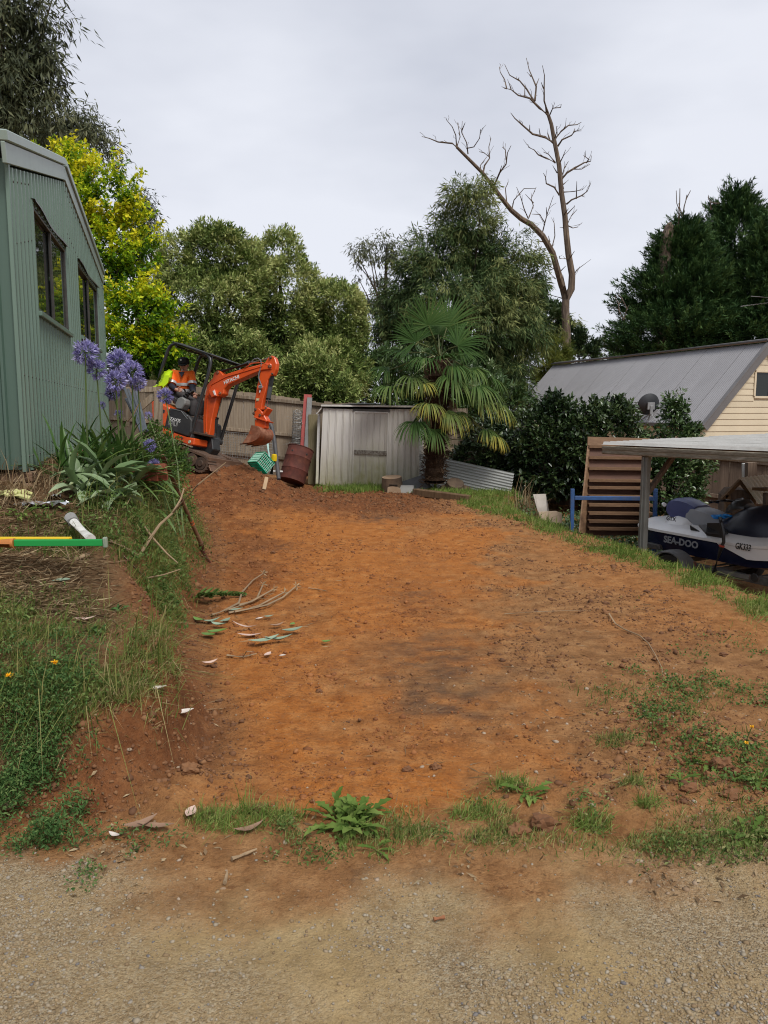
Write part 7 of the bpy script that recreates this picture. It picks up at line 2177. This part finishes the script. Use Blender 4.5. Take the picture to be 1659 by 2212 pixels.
x, y = rnd_xy(170000, .6, 4.6, 4.6, 16, d_edge)
n = len(x)
blades('edge_grass', on_ground(x, y, -.004), RNG.uniform(.02, .085, n) * (1 + .03 * y), .004 + .0006 * y, GRS2, 1.1, np.array([.1, -.3, 0]), np.clip(RNG.beta(2, 2, n) * .8 + .6 * (fbm(x * 3, y * 3, 103, 3) - .4) + (RNG.random(n) < .06) * .4, 0, 1))
x, y = rnd_xy(26000, -1.7, 3.0, 14.6, 16.9, lambda x, y: (sst(y - 15.55 - .25 * np.sin(x * 2.3), -.1, .35) * (x < .9) * (x > -1.5) * .8 + .7 * sst(x, .4, .9) * sst(y, 14.6, 15.2)) * (.15 + .85 * patch(x, y, 2.2, .4, .6, 104)))
n = len(x)
blades('shed_foot_grass', on_ground(x, y), RNG.uniform(.04, .15, n), .014, GRS2, .6, None, np.clip(RNG.beta(2, 2, n) * .9, 0, 1))


def d_corner(x, y):
    return sst(x - 1.0 - .12 * (y - 3), 0, .35) * (1 - sst(y, 3.9 + .5 * (x - 1), 4.5 + .8 * (x - 1))) * sst(y, 2.62, 2.85) * patch(x, y, 3.4, .47, .63, 111) * (.35 + .65 * patch(x, y, 9, .4, .6, 118))


x, y = rnd_xy(9000, .9, 2.6, 2.6, 5.4, d_corner)
leafmat('clover_patch', x, y, .03, .014, .8, CLOV, 5, .5, .014)
x, y = rnd_xy(16000, .9, 2.9, 2.6, 5.6, lambda x, y: sst(x - .9, 0, .4) * (y < 4.4) * .5 * patch(x, y, 5, .46, .62, 112))
n = len(x)
blades('corner_grass', on_ground(x, y), RNG.uniform(.02, .07, n), .0042, GRS, .9, None, np.clip(RNG.beta(2, 2, n) * .9, 0, 1))
x, y = rnd_xy(30000, .7, 3.4, 4.0, 12, lambda x, y: .22 * patch(x, y, 1.7, .5, .66, 113) * (x < edge(y)) * sst(x - edge(y), -1.5, -.3) * inview(x, y))
n = len(x)
blades('thin_grass', on_ground(x, y), RNG.uniform(.02, .055, n), .005, GRS, 1.0, None, np.clip(RNG.beta(3, 2, n), 0, 1))
x, y = rnd_xy(26000, -.5, 2.2, 2.55, 3.05, lambda x, y: .8 * np.exp(-((y - 2.78 - .05 * np.sin(4 * x)) / .12) ** 2) * patch(x, y, 4.2, .42, .58, 114))
n = len(x)
blades('verge_grass', on_ground(x, y), RNG.uniform(.015, .055, n), .0036, GRS, 1.0, None, np.clip(RNG.beta(3, 2, n), 0, 1))
x, y = rnd_xy(7000, -.75, 2.3, 2.5, 3.05, lambda x, y: np.exp(-((y - 2.77 - .05 * np.sin(4 * x)) / .13) ** 2) * patch(x, y, 5, .5, .62, 119) * (x > -.62))
leafmat('verge_weed', x, y, .03, .017, .45, DNL0, 4, .5, .014)
# dark weedy growth below the drop by the trestle and bushes
x, y = rnd_xy(5000, 1.8, 4.6, 11.3, 15.2, lambda x, y: .8 * (x - edge(y) > .4) * patch(x, y, 1.6, .4, .6, 115))
leafmat('low_weeds', x, y, .22, .075, .5, CAM2, 4, .45, .06)
# longer lolling tussocks in the edge strip
x, y = rnd_xy(14000, .6, 4.6, 4.8, 15.5, lambda x, y: d_edge(x, y) * patch(x, y, 2.1, .52, .64, 116))
blades('edge_tussocks', on_ground(x, y), RNG.uniform(.08, .2, len(x)) * (1 + .03 * y), .005 + .0006 * y, GRS2, 1.3, np.array([-.2, -.7, 0]), np.clip(RNG.beta(2, 1.6, len(x)), 0, 1), sag=.5)
# flakes of dead leaf and bark along the verge and bank foot
x, y = rnd_xy(5200, -1.6, 2.2, 2.35, 4.2, lambda x, y: inview(x, y) * np.clip(np.exp(-((y - 2.72) / .17) ** 2) * .8 + .5 * (x > .9) * (y < 3.6) + .25 * (x < -.7), 0, 1) * patch(x, y, 3, .4, .62, 117))
n = len(x); d = RNG.normal(size=(n, 3)) * np.array([1, 1, .2])
Vv, F = leaf_geo(on_ground(x, y, .004), d, RNG.uniform(.012, .05, n), RNG.uniform(.006, .016, n), None, .2)
np_obj('leaf_litter', Vv, F, STRAW, None, {'rnd': np.repeat(RNG.random(n) ** 1.3, 4)})['kind'] = 'stuff'
# tall dry grass by the slab
x, y = rnd_xy(700, 2.2, 3.1, 13.0, 14.2, lambda x, y: np.exp(-(((x - 2.62) / .22) ** 2 + ((y - 13.6) / .4) ** 2)))
blades('tall_dry_grass', on_ground(x, y), RNG.uniform(.35, .85, len(x)), .012, STRAW, .22, np.array([.3, 0, 0]), None, sag=.9)

# single tufts on the verge
TUF = [(500, 1778, .15, .07, 'wide low tuft of bent grass on the verge left of the big weed'), (440, 1770, .07, .05, 'small yellowish tuft at the left end of the verge grass'), (605, 1768, .09, .075, 'upright grass tuft between the bent tuft and the big weed'), (540, 1758, .03, .13, 'few tall blades rising behind the bent grass tuft'), (1025, 1762, .1, .075, 'bright grass tuft right of the big weed'),
       (1060, 1810, .12, .035, 'flattened grey-green mat of grass on the gravel edge'), (1275, 1785, .085, .08, 'dark green tuft with the long blades right of the earth clod'), (1370, 1690, .07, .06, 'grass tuft below the wilted right-hand patch'), (1330, 1600, .1, .05, 'ragged half-buried turf on the disturbed soil'), (1105, 1700, .09, .07, 'overturned tuft beside the broad-leaved seedling'), (1400, 1740, .05, .08, 'pale spiky tuft standing alone in the right corner'), (905, 1800, .1, .03, 'sparse low grass at the right foot of the big weed')]
for px, py, rad, hgt, lab in TUF:
    c_ = G(px, py)
    rad *= .9
    n = int(330 * (rad / .1) ** 1.5) + 20
    r_ = rad * np.sqrt(RNG.random(n)); a = RNG.random(n) * 6.283
    o = blades('grass_tuft', on_ground(c_.x + r_ * np.cos(a) + RNG.normal(size=n) * rad * .25, c_.y + r_ * np.sin(a) * .6), hgt * RNG.uniform(.25, 1.35, n), .0036, GRS2 if hgt > .06 else GRS, 1.25, None, np.clip(RNG.beta(2, 1.8, n), 0, 1), None, sag=.5)
    tag(o, lab, 'grass tuft', 'grass tufts along the verge')


def leafmesh(mat, stations, curl, fold=.12, pig=.5):
    """leaf along +x, unit length: (t, half width) stations, arching down by curl"""
    m = MB(); rows = []
    for t, w_ in stations:
        z = .55 * t * (1 - t * .5) * (1 - curl) - curl * t * t * .6
        xx = t * (1 - .25 * curl * t)
        rows.append([V3(xx, -w_, z + fold * w_ * 2), V3(xx, 0, z), V3(xx, w_, z + fold * w_ * 2)])
    m.grid(rows)
    o = m.obj('leaf', mat, None, smooth=True, fixn=False)
    me = o.data
    loc = o.location.copy()
    bpy.data.objects.remove(o)
    for v in me.vertices: v.co += loc
    a = me.attributes.new('rnd', 'FLOAT', 'POINT')
    for i, v in enumerate(me.vertices): a.data[i].value = min(1, max(0, pig + random.uniform(-.08, .08) + .1 * (v.co.x - .5)))
    return me


jag = [(0, .012), (.14, .012), (.22, .05), (.27, .025), (.36, .075), (.42, .035), (.53, .1), (.6, .05), (.72, .12), (.8, .07), (.9, .06), (1, .0)]
DNL = LM('jagged_leaf', [(0, (.04, .085, .014)), (.5, (.1, .17, .03)), (1, (.24, .31, .08))], .7, .3)
DAN = [leafmesh(DNL, [(t, w_ * random.uniform(.85, 1.2)) for t, w_ in jag], c_, .2, p_) for c_, p_ in ((.2, .4), (.5, .55), (.75, .75), (.35, .6))]
obl = [(0, .02), (.25, .1), (.5, .16), (.75, .13), (.92, .06), (1, 0)]
OBL = [leafmesh(WEED, obl, c_, .2, p_) for c_, p_ in ((.3, .45), (.6, .6), (.45, .75))]


def rosette(name, label, c_, n, ln, meshes, tilt, group=None, cat='weed', jit=.01):
    t = thing(name, label, cat, c_, group)
    for i in range(n):
        az = i * 2.4 + random.uniform(-.4, .4)
        k = ln * random.uniform(.55, 1.1)
        inst(meshes[i % len(meshes)], 'leaf', t, c_ + V3(random.uniform(-jit, jit), random.uniform(-jit, jit), .004), (random.uniform(-.3, .3), -random.uniform(*tilt), az), (k, k, k))
    return t


WG = 'broad-leaved weeds on the verge'
rosette('jagged_weed', 'large jagged-leaved weed in the middle of the verge', G(758, 1782), 90, .155, DAN, (-.15, 1.0), WG, jit=.075)
rosette('jagged_weed', 'small jagged weed at the right foot of the big weed, over the gravel', G(812, 1838), 9, .09, DAN, (-.2, .3), WG)
rosette('jagged_weed', 'jagged weed by the brown earth clod right of centre', G(1138, 1722), 16, .13, DAN, (-.1, .6), WG, jit=.03)
rosette('jagged_weed', 'flat jagged weed near the right edge of the gravel', G(1615, 1812), 16, .13, DAN, (-.15, .3), WG)
rosette('jagged_weed', 'jagged weed with long leaves at the far right clover edge', G(1640, 1690), 14, .16, DAN, (-.1, .4), WG)
rosette('jagged_weed', 'small jagged weed on the clods at the right', G(1530, 1655), 12, .1, DAN, (-.1, .5), WG)
rosette('jagged_weed', 'jagged weed half covered by the dark clods at the right corner', G(1470, 1690), 12, .1, DAN, (-.1, .5), WG)
rosette('leafy_seedling', 'bright seedling on the bare bank below the level', G(*frame(0, 2200, 1300)(145, 120)), 9, .07, OBL, (.1, .9), 'seedlings on the bare bank')
rosette('leafy_seedling', 'seedling at the left edge of the bare bank', G(*frame(0, 2200, 1300)(75, 225)), 8, .07, OBL, (.1, .9), 'seedlings on the bare bank')
rosette('leafy_seedling', 'larger dark seedling under the one at the left edge', G(*frame(0, 2200, 1300)(120, 275)), 10, .08, OBL, (.1, .9), 'seedlings on the bare bank')
rosette('leafy_seedling', 'pale green seedling on the bank above the grass clump', G(*frame(0, 2200, 1300)(600, 262)), 7, .07, OBL, (.1, .9), 'seedlings on the bare bank')
rosette('leafy_seedling', 'yellow-green seedlings below the pale one on the bank', G(*frame(0, 2200, 1300)(480, 375)), 12, .07, OBL, (.1, .9), 'seedlings on the bare bank', jit=.04)
YEL = M('yellow_petals', (.85, .5, .01), (.8, .4, .01), 5, .6, bmp=0, vary=0)
STM = M('green_stem', (.08, .13, .03), (.1, .14, .05), 5, .6, bmp=0, vary=0)
for px, py, r_, lab in ((123, 1461, .02, 'yellow dandelion flower higher up on the grassy bank'), (25, 1491, .02, 'yellow dandelion flower at the left edge of the picture'), (1610, 1596, .014, 'yellow flower beside the clods at the right edge'), (1598, 1632, .012, 'smaller yellow flower below the other at the right')):
    b_ = G(px, py + 16); t = thing('yellow_flower', lab, 'flower', b_, 'yellow flowers')
    hd_ = b_ + V3(.01, -.03, .11)
    m = MB(); m.tube([b_, b_ + V3(0, -.01, .04), hd_], .0025, 5); m.obj('stem', STM, t)
    n = 40; d = unit(RNG.normal(size=(n, 3)) * np.array([1, .8, .35]) + np.array([0, -.35, .3]))
    Vv, F = leaf_geo(np.tile(np.array(hd_[:]), (n, 1)), d, r_ * RNG.uniform(.7, 1.1, n), r_ * .3, None, .1)
    np_obj('petals', Vv, F, YEL, t)

# agapanthus
AGA = LM('agapanthus_leaf', [(0, (.022, .06, .014)), (.5, (.065, .135, .028)), (.85, (.16, .24, .06)), (1, (.3, .27, .08))], .4, .18, .4)
PET = LM('violet_petal', [(0, (.16, .14, .36)), (.5, (.32, .3, .56)), (1, (.6, .58, .8))], .55, .3)
strap = [(0, .022), (.2, .026), (.45, .029), (.7, .026), (.88, .018), (1, .002)]
AG = [leafmesh(AGA, strap, c_, .3, p_) for c_, p_ in ((.0, .4), (.25, .3), (.5, .5), (.75, .45), (.95, .65), (.4, .8))]


def clump(label, spots, nleaf, ln, tilt, heads, azm=None):
    c0_ = onto(V3(*spots[0]))
    t = thing('agapanthus_plant', label, 'flowering plant', c0_, 'agapanthus by the green shed')
    for i in range(nleaf):
        s_ = spots[i % len(spots)]
        x_, y_ = s_[0] + random.gauss(0, .09), s_[1] + random.gauss(0, .12)
        az = random.uniform(0, 6.28) if azm is None else random.gauss(azm, .95)
        k = ln * random.uniform(.7, 1.15)
        inst(AG[random.randrange(6)], 'leaf', t, (x_, y_, Hs(x_, y_) + .02), (random.uniform(-.25, .25), -random.uniform(*tilt), az), (k, k * 1.15, k))
    for (hx, hy, hr, Y, base) in heads:
        hp_ = P(*z5(hx, hy), Y)
        rr = hr * 900 / 1659 * KD / FPX * Y
        b_ = V3(base[0], base[1], Hs(*base))
        m = MB(); md = b_.lerp(hp_, .5) + V3((b_.x - hp_.x) * .12, 0, .03); m.tube([b_, md, hp_], [.009, .007, .006], 6)
        sm = m.obj('flower_stem', STM, t, smooth=True)
        n = 95 if hr > 45 else 45
        d = unit(RNG.normal(size=(n, 3)) + np.array([0, 0, .25]))
        ctr_ = np.array(hp_[:])
        pos, dirs, sz = [], [], []
        for dv in d:
            f0 = ctr_ + dv * rr * RNG.uniform(.45, .62)
            for j in range(5):
                pos.append(f0 + RNG.normal(size=3) * .004); dirs.append(dv + RNG.normal(size=3) * .3); sz.append(rr * RNG.uniform(.38, .55))
        sz = np.array(sz)
        Vv, F = leaf_geo(np.array(pos), np.array(dirs), sz, sz * .26)
        pgm = np.clip(np.repeat(RNG.normal(.45, .2, n), 5) + RNG.normal(size=n * 5) * .12, 0, 1)
        np_obj('flower_head', Vv, F, PET, sm, {'rnd': np.repeat(pgm, 4)})
        m = MB()
        for dv in d[::2]: q_ = hp_ + Vector(dv.tolist()) * rr * .5; m.tube([hp_, q_], .0016, 3)
        o = m.obj('flower_stalk', STM, sm); o['kind'] = 'stuff'


bs = [(-2.45, 6.7), (-2.6, 6.9), (-2.35, 7.1), (-2.3, 6.75), (-2.55, 6.4), (-2.62, 6.3)]
clump('tall agapanthus with a crowd of violet flower heads against the green shed', bs, 130, .52, (.45, 1.3),
      [(620, 165, 100, 6.4, (-2.5, 6.5)), (700, 285, 78, 6.5, (-2.4, 6.6)), (870, 235, 100, 6.7, (-2.3, 6.8)), (960, 305, 92, 6.6, (-2.2, 6.8)), (840, 370, 80, 6.4, (-2.25, 6.6)), (1000, 385, 62, 6.8, (-2.15, 6.9)), (820, 455, 58, 6.9, (-2.3, 7.0)), (740, 545, 30, 6.9, (-2.35, 7.0)), (862, 610, 36, 6.8, (-2.2, 6.9))])
clump('spreading agapanthus leaning right with a few low violet heads', [(-2.35, 7.0), (-2.28, 7.2), (-2.4, 7.4), (-2.3, 6.75)], 110, .5, (.1, .9),
      [(1200, 480, 62, 8.0, (-2.0, 7.6)), (1075, 620, 30, 7.8, (-2.0, 7.5)), (1085, 840, 52, 7.0, (-1.95, 7.0)), (1118, 985, 52, 6.9, (-1.85, 6.95))], -.45)
clump('low agapanthus clump under the shed window at the back', [(-2.6, 7.6), (-2.4, 7.9), (-2.7, 7.3)], 50, .5, (.2, .9), [])
# broad fleshy plant and cut leaves heaped below it
AGV = LM('fleshy_leaf', [(0, (.05, .09, .03)), (.5, (.12, .19, .075)), (.85, (.26, .33, .19)), (1, (.4, .36, .14))], .45, .12, .4)
fles = [(0, .06), (.2, .08), (.45, .12), (.7, .105), (.9, .045), (1, .004)]
FL = [leafmesh(AGV, fles, c_, .35, p_) for c_, p_ in ((.05, .45), (.35, .6), (.65, .75), (.9, .85))]
c_ = onto(V3(-2.42, 6.05, 0)); t = rosette('fleshy_plant', 'upright fleshy-leaved plant at the corner below the shed wall', c_, 9, .4, FL[:2], (.5, 1.3), 'fleshy plants on the bank', 'plant', .04)
for (px, py, n, ln, lab) in ((215, 1060, 26, .42, 'pulled-up pale fleshy plant lying on the bank in the middle'), (285, 1062, 22, .38, 'pale fleshy plant heaped beside the bricks'), (180, 1085, 16, .32, 'small fleshy plant at the left end of the cut heap'), (250, 1098, 18, .34, 'fleshy plant lowest in the cut heap, over the grass')):
    rosette('fleshy_plant', lab, G(px, py) + V3(0, 0, .07), n, ln, FL, (-.15, .75), 'fleshy plants on the bank', 'plant', .07)
rosette('wilted_plant', 'dark wilted leafy weed lying on the litter at the left', G(*z7(190, 1150)) + V3(0, 0, .03), 22, .13, DAN, (-.1, .4), None, 'weed', .12)
# bush between the bank and the digger
BSH = LM('bright_bush_leaf', [(0, (.025, .06, .012)), (.5, (.065, .13, .025)), (1, (.17, .25, .06))], .45, .25)
tree('leafy_bush', 'bright leafy green bush on the bank before the excavator tracks', None, [el(365, 990, 42, 45, 9.4), el(385, 1010, 28, 38, 9.2), el(345, 950, 26, 38, 9.6), el(350, 1040, 38, 32, 9.0)], (P(365, 893, 9.4).x, 9.4, .75), .03, BARKD, 10, cat='bush', dens=150, cr=.05, cl_=.1, per=16, size=.036, asp=.55, mat=BSH, pig0=.45, pigv=.2, lift=.4, r0=.5)
tree('leafy_bush', 'trailing green growth hanging at the foot of the bush by the bricks', None, [el(365, 1075, 32, 38, 7.9), el(395, 1095, 18, 28, 7.8), el(330, 1090, 30, 26, 7.7)], (P(365, 893, 7.9).x, 7.9, .55), .02, BARKD, 6, cat='bush', dens=150, cr=.05, cl_=.1, per=14, size=.036, asp=.45, mat=BSH, pig0=.55, pigv=.2, lift=.2, r0=.4)

# ------------------------------------------------------------------ fallen leaves, cut branch and clods on the cut
z6 = frame(0, 2200, 1300)
LGR, LBR, LPK, LGN = M('grey_green_leaf', (.25, .32, .23), (.17, .24, .16), 6, .6, bmp=.2, vary=.15), M('brown_dead_leaf', (.32, .2, .13), (.22, .13, .08), 6, .7, bmp=.3, vary=.15), M('pale_pink_leaf', (.55, .4, .33), (.42, .29, .23), 6, .6, bmp=.2, vary=.1), M('fresh_green_leaf', (.12, .22, .04), (.09, .17, .03), 6, .5, bmp=.2, vary=.15)
LWH = M('bleached_leaf', (.62, .57, .52), (.5, .44, .38), 6, .6, bmp=.2, vary=.1)
LF = [(1060, 330, .13, .035, LGR, 20, 'grey-green leaf left of the cut branch heap'), (1100, 350, .12, .04, LGR, -30, 'grey-green leaf crossing another left of the cut branches'), (1130, 322, .1, .04, LGR, 50, 'short grey-green leaf pointing up beside the cut branch'), (1180, 272, .12, .04, LGR, 15, 'grey-green leaf under the cut branch stems'), (1325, 425, .2, .055, LGR, 25, 'largest grey-green leaf lying on the orange soil'), (1400, 425, .17, .04, LGR, 8, 'long grey-green leaf tip to tip with the largest leaf'),
      (1470, 378, .14, .05, LGR, 20, 'grey-green leaf with a bent stalk, farthest right of the leaves'), (1350, 302, .07, .03, LGR, 10, 'small oval leaf above the large leaves'), (1305, 312, .06, .02, LWH, 30, 'small pale leaf beside the small oval one'), (1468, 340, .05, .03, LGN, 60, 'small bright leaf above the bent-stalked leaf'), (1090, 385, .13, .05, LGN, 10, 'bright green leaf at the foot of the bank'), (1045, 400, .11, .05, LGN, -40, 'second bright green leaf at the foot of the bank'),
      (1000, 325, .14, .04, LGN, -50, 'green leaf hanging at the bank foot above the bright ones'), (1345, 495, .07, .03, LPK, 60, 'pinkish leaf curled below the large grey-green leaf'), (1055, 540, .09, .03, LPK, 25, 'pale pink leaf lying in the dark clods at the bank foot'), (1240, 358, .22, .02, LPK, -25, 'long strip of pale bark above the large leaf'), (1255, 402, .16, .03, LPK, -8, 'pinkish strip of bark left of the large leaf'), (1390, 350, .1, .03, LBR, 20, 'brown leaf between the large leaf and the oval one'),
      (790, 678, .08, .03, LWH, -10, 'white leaf at the edge of the grass bank'), (925, 797, .08, .04, LWH, 5, 'torn white leaf below the grass bank'), (960, 1298, .08, .07, LPK, 70, 'broad pale pink leaf standing up beside the verge grass'), (705, 1362, .15, .07, LBR, 25, 'large curled brown leaf on the verge at the left'), (785, 1380, .17, .055, LBR, -15, 'large brown leaf overlapping the curled one on the verge'), (575, 1420, .07, .035, LWH, -40, 'pale torn leaf left of the two brown ones'),
      (1250, 1375, .13, .05, LBR, 20, 'tan leaf caught in the verge grass'), (1640, 432, .06, .03, LGN, 0, 'lone green leaf on the bare orange soil'), (30, 1290, .2, .07, LBR, -60, 'large brown leaf at the left edge under the weed mat'), (310, 140, .09, .06, LGR, -10, 'wilted grey leaf on the bare bank'), (430, 328, .1, .03, LPK, 5, 'pinkish leaf on the bank above the grass'), (1420, 505, .04, .02, LWH, 0, 'tiny pale chip right of the pinkish leaf')]
for x_, y_, ln, wd, mt, an, lab in LF:
    p_ = G(*z6(x_, y_)); k_ = .78 if y_ > 1250 else 1; ln *= 1.15 * k_; wd *= (1.35 if k_ == 1 else .85) * k_
    skew = random.uniform(-.35, .35)
    m = MB(); rows = []
    ca_, sa_ = math.cos(R(an)), math.sin(R(an))
    cu_ = random.uniform(.25, 1.1)
    for t in np.linspace(-.5, .5, 7):
        w_ = wd * .5 * max(0.04, (1 - (2 * t) ** 2)) ** .95
        row = []
        for s_ in (-1, -.4, .4, 1):
            a_, b_ = t * ln, w_ * s_
            b_ += skew * wd * (1 - (2 * t) ** 2) + .25 * wd * t
            row.append(p_ + V3(a_ * ca_ - b_ * sa_, a_ * sa_ + b_ * ca_, .16 * ln * max(0, t) * (1 if k_ < 1 else .5) + .02 + cu_ * (abs(s_) * w_ * .6 + ln * t * t * .7)))
        rows.append(row)
    m.grid(rows)
    tag(m.obj('fallen_leaf', mt, None, smooth=True), lab, 'leaf', 'fallen leaves about the cut')
cbh = thing('cut_branch', 'cut leafless branch with splayed pale stems lying on the orange soil', 'branch', G(*z6(1180, 270)))
for pl in (((1065, 295), (1140, 270), (1200, 240), (1215, 190), (1270, 130), (1325, 95)), ((1200, 245), (1290, 220), (1322, 150)), ((1130, 275), (1260, 235), (1375, 175)), ((1150, 285), (1300, 255), (1430, 190)), ((1180, 280), (1340, 250), (1420, 215), (1490, 160))):
    w3 = [G(*z6(*q_), .02 + .03 * i / len(pl)) for i, q_ in enumerate(pl)]
    m = MB(); m.tube(w3, [.012 - .008 * i / len(w3) for i in range(len(w3))], 6); m.obj('stem', STICK, cbh, smooth=True)
    n = 14; e_ = np.array(w3[-1][:]); Vv, F = leaf_geo(np.tile(e_, (n, 1)), RNG.normal(size=(n, 3)) + np.array([.5, .3, .5]), .05, .008)
    np_obj('wilted_tip', Vv, F, STRAW, cbh, {'rnd': RNG.random(n * 4) * .3 + .7})
fern = thing('cut_frond', 'cut green frond flattened at the foot of the bank', 'frond', G(*z6(1080, 195)))
a, b_ = G(*z6(980, 205), .02), G(*z6(1235, 195), .02)
m = MB(); m.tube([a, b_], .006, 5); m.obj('stalk', STM, fern)
n = 130; t = RNG.random(n)[:, None]; sd_ = np.where(RNG.random(n) < .5, -1, 1)
Vv, F = leaf_geo(np.array(a[:]) * (1 - t) + np.array(b_[:]) * t + np.array([0, 0, .01]), np.stack([np.full(n, .6), sd_ * 1.0, RNG.random(n) * .6], 1), .14 * (1.15 - t[:, 0]), .03)
np_obj('leaflets', Vv, F, CLOV, fern, {'rnd': np.repeat(np.clip(RNG.normal(.55, .2, n), 0, 1), 4)})['kind'] = 'stuff'
zr = frame(1600, 2400, 1424)
stick('long wiry root trailing over the bare soil at the right', [zr(*q_) for q_ in ((930, 30), (960, 75), (1000, 100), (1070, 130), (1110, 165), (1140, 215), (1170, 275), (1178, 320))], .006, name='root', lift=.012)
stick('thin straight straw lying on the soil left of the wiry root', [zr(*q_) for q_ in ((450, 30), (600, 22), (720, 15), (830, 12))], .004, lift=.012)
stick('short thin stick on the orange soil right of the cut branch', [z6(*q_) for q_ in ((1550, 155), (1600, 162), (1640, 170))], .006, lift=.01)
stick('dark forked stick below the large grey-green leaf', [z6(*q_) for q_ in ((1140, 498), (1220, 505), (1290, 488))], .009, lift=.012, forks=((1, .06, .03),))
stick('short brown stick lying on the gravel left of centre', [z6(*q_) for q_ in ((1130, 1650), (1140, 1610), (1142, 1590))], .007, lift=.008)
stick('brown stick on the verge under the tan leaf', [z6(*q_) for q_ in ((1165, 1530), (1230, 1505), (1290, 1480))], .009, lift=.01)
m = MB(); q_ = G(1708 * KD / KD * .55 + 0, 0) if 0 else G(937, 1993, .012); m.tube([q_, q_ + V3(.035, .01, 0)], .007, 8); tag(m.obj('twig_stub', M('orange_stub', (.35, .14, .06), None, 6, .7, bmp=.2), None, smooth=True), 'short reddish stub of twig lying on the gravel', 'twig')
q_ = G(1408, 1995)


def clodobj(px, py, s_, lab, mat=CLOD):
    p_ = G(px, py)
    bm = bmesh.new(); bmesh.ops.create_icosphere(bm, subdivisions=3, radius=1)
    off = random.uniform(0, 99)
    for v in bm.verts:
        c_ = np.array([v.co.x * 1.8 + off]), np.array([v.co.y * 1.8 + v.co.z * 1.3])
        k = .45 + 1.1 * float(fbm(c_[0] * 1.3, c_[1] * 1.3, 7, 5)[0]) - .25 * float(vnoise(c_[0] * 5, c_[1] * 5, 3)[0])
        v.co = V3(v.co.x * k * s_ * .8, v.co.y * k * s_ * .65, v.co.z * k * s_ * .5)
    me = bpy.data.meshes.new('dirt_clod'); bm.to_mesh(me); bm.free()
    a = me.attributes.new('rnd', 'FLOAT', 'POINT'); a.data.foreach_set('value', np.full(len(me.vertices), random.uniform(.2, .8), dtype=np.float32))
    me.materials.append(mat)
    o = bpy.data.objects.new('dirt_clod', me); o.location = p_ + V3(0, 0, s_ * .12); link(o)
    tag(o, lab, 'clod', 'lumps of earth on the cut')


for a in ((1485, 1497, .05, 'dark rounded clod near the end of the wiry root'), (1397, 1384, .045, 'brown clod lying against the wiry root'), (1563, 1415, .035, 'lone dark clod above the clover at the right'), (1560, 1655, .07, 'tall lump of earth among the clover at the right'), (1535, 1680, .045, 'clod at the left foot of the tall lump'), (1585, 1672, .04, 'clod at the right foot of the tall lump'), (1578, 1722, .06, 'rounded tan lump alone in the clover'),
          (1490, 1708, .05, 'tan lump half hidden by the jagged weed'), (1175, 1785, .085, 'large dark clod torn up on the verge'), (1120, 1800, .06, 'tan clod at the left of the large dark one'), (1505, 1785, .03, 'small clod by the right-hand gravel edge'), (940, 1660, .04, 'orange-brown clod on the fresh spoil right of centre'), (880, 1665, .035, 'clod left of the orange-brown one on the spoil'), (690, 1495, .03, 'small dark clod alone on the orange soil'),
          (1510, 1470, .04, 'clod just above the dark rounded one at the right'), (412, 1665, .06, 'square-edged clod at the foot of the grass bank'), (560, 1752, .055, 'orange lump behind the bent grass tuft'), (1060, 1413, .03, 'small stone-like clod in the middle of the cut'), (1345, 1560, .035, 'clod at the edge of the ragged turf'), (590, 1195, .045, 'dark heap of crumbs far back on the orange soil'), (1640, 1520, .06, 'clod at the right edge of the picture')): clodobj(*a)
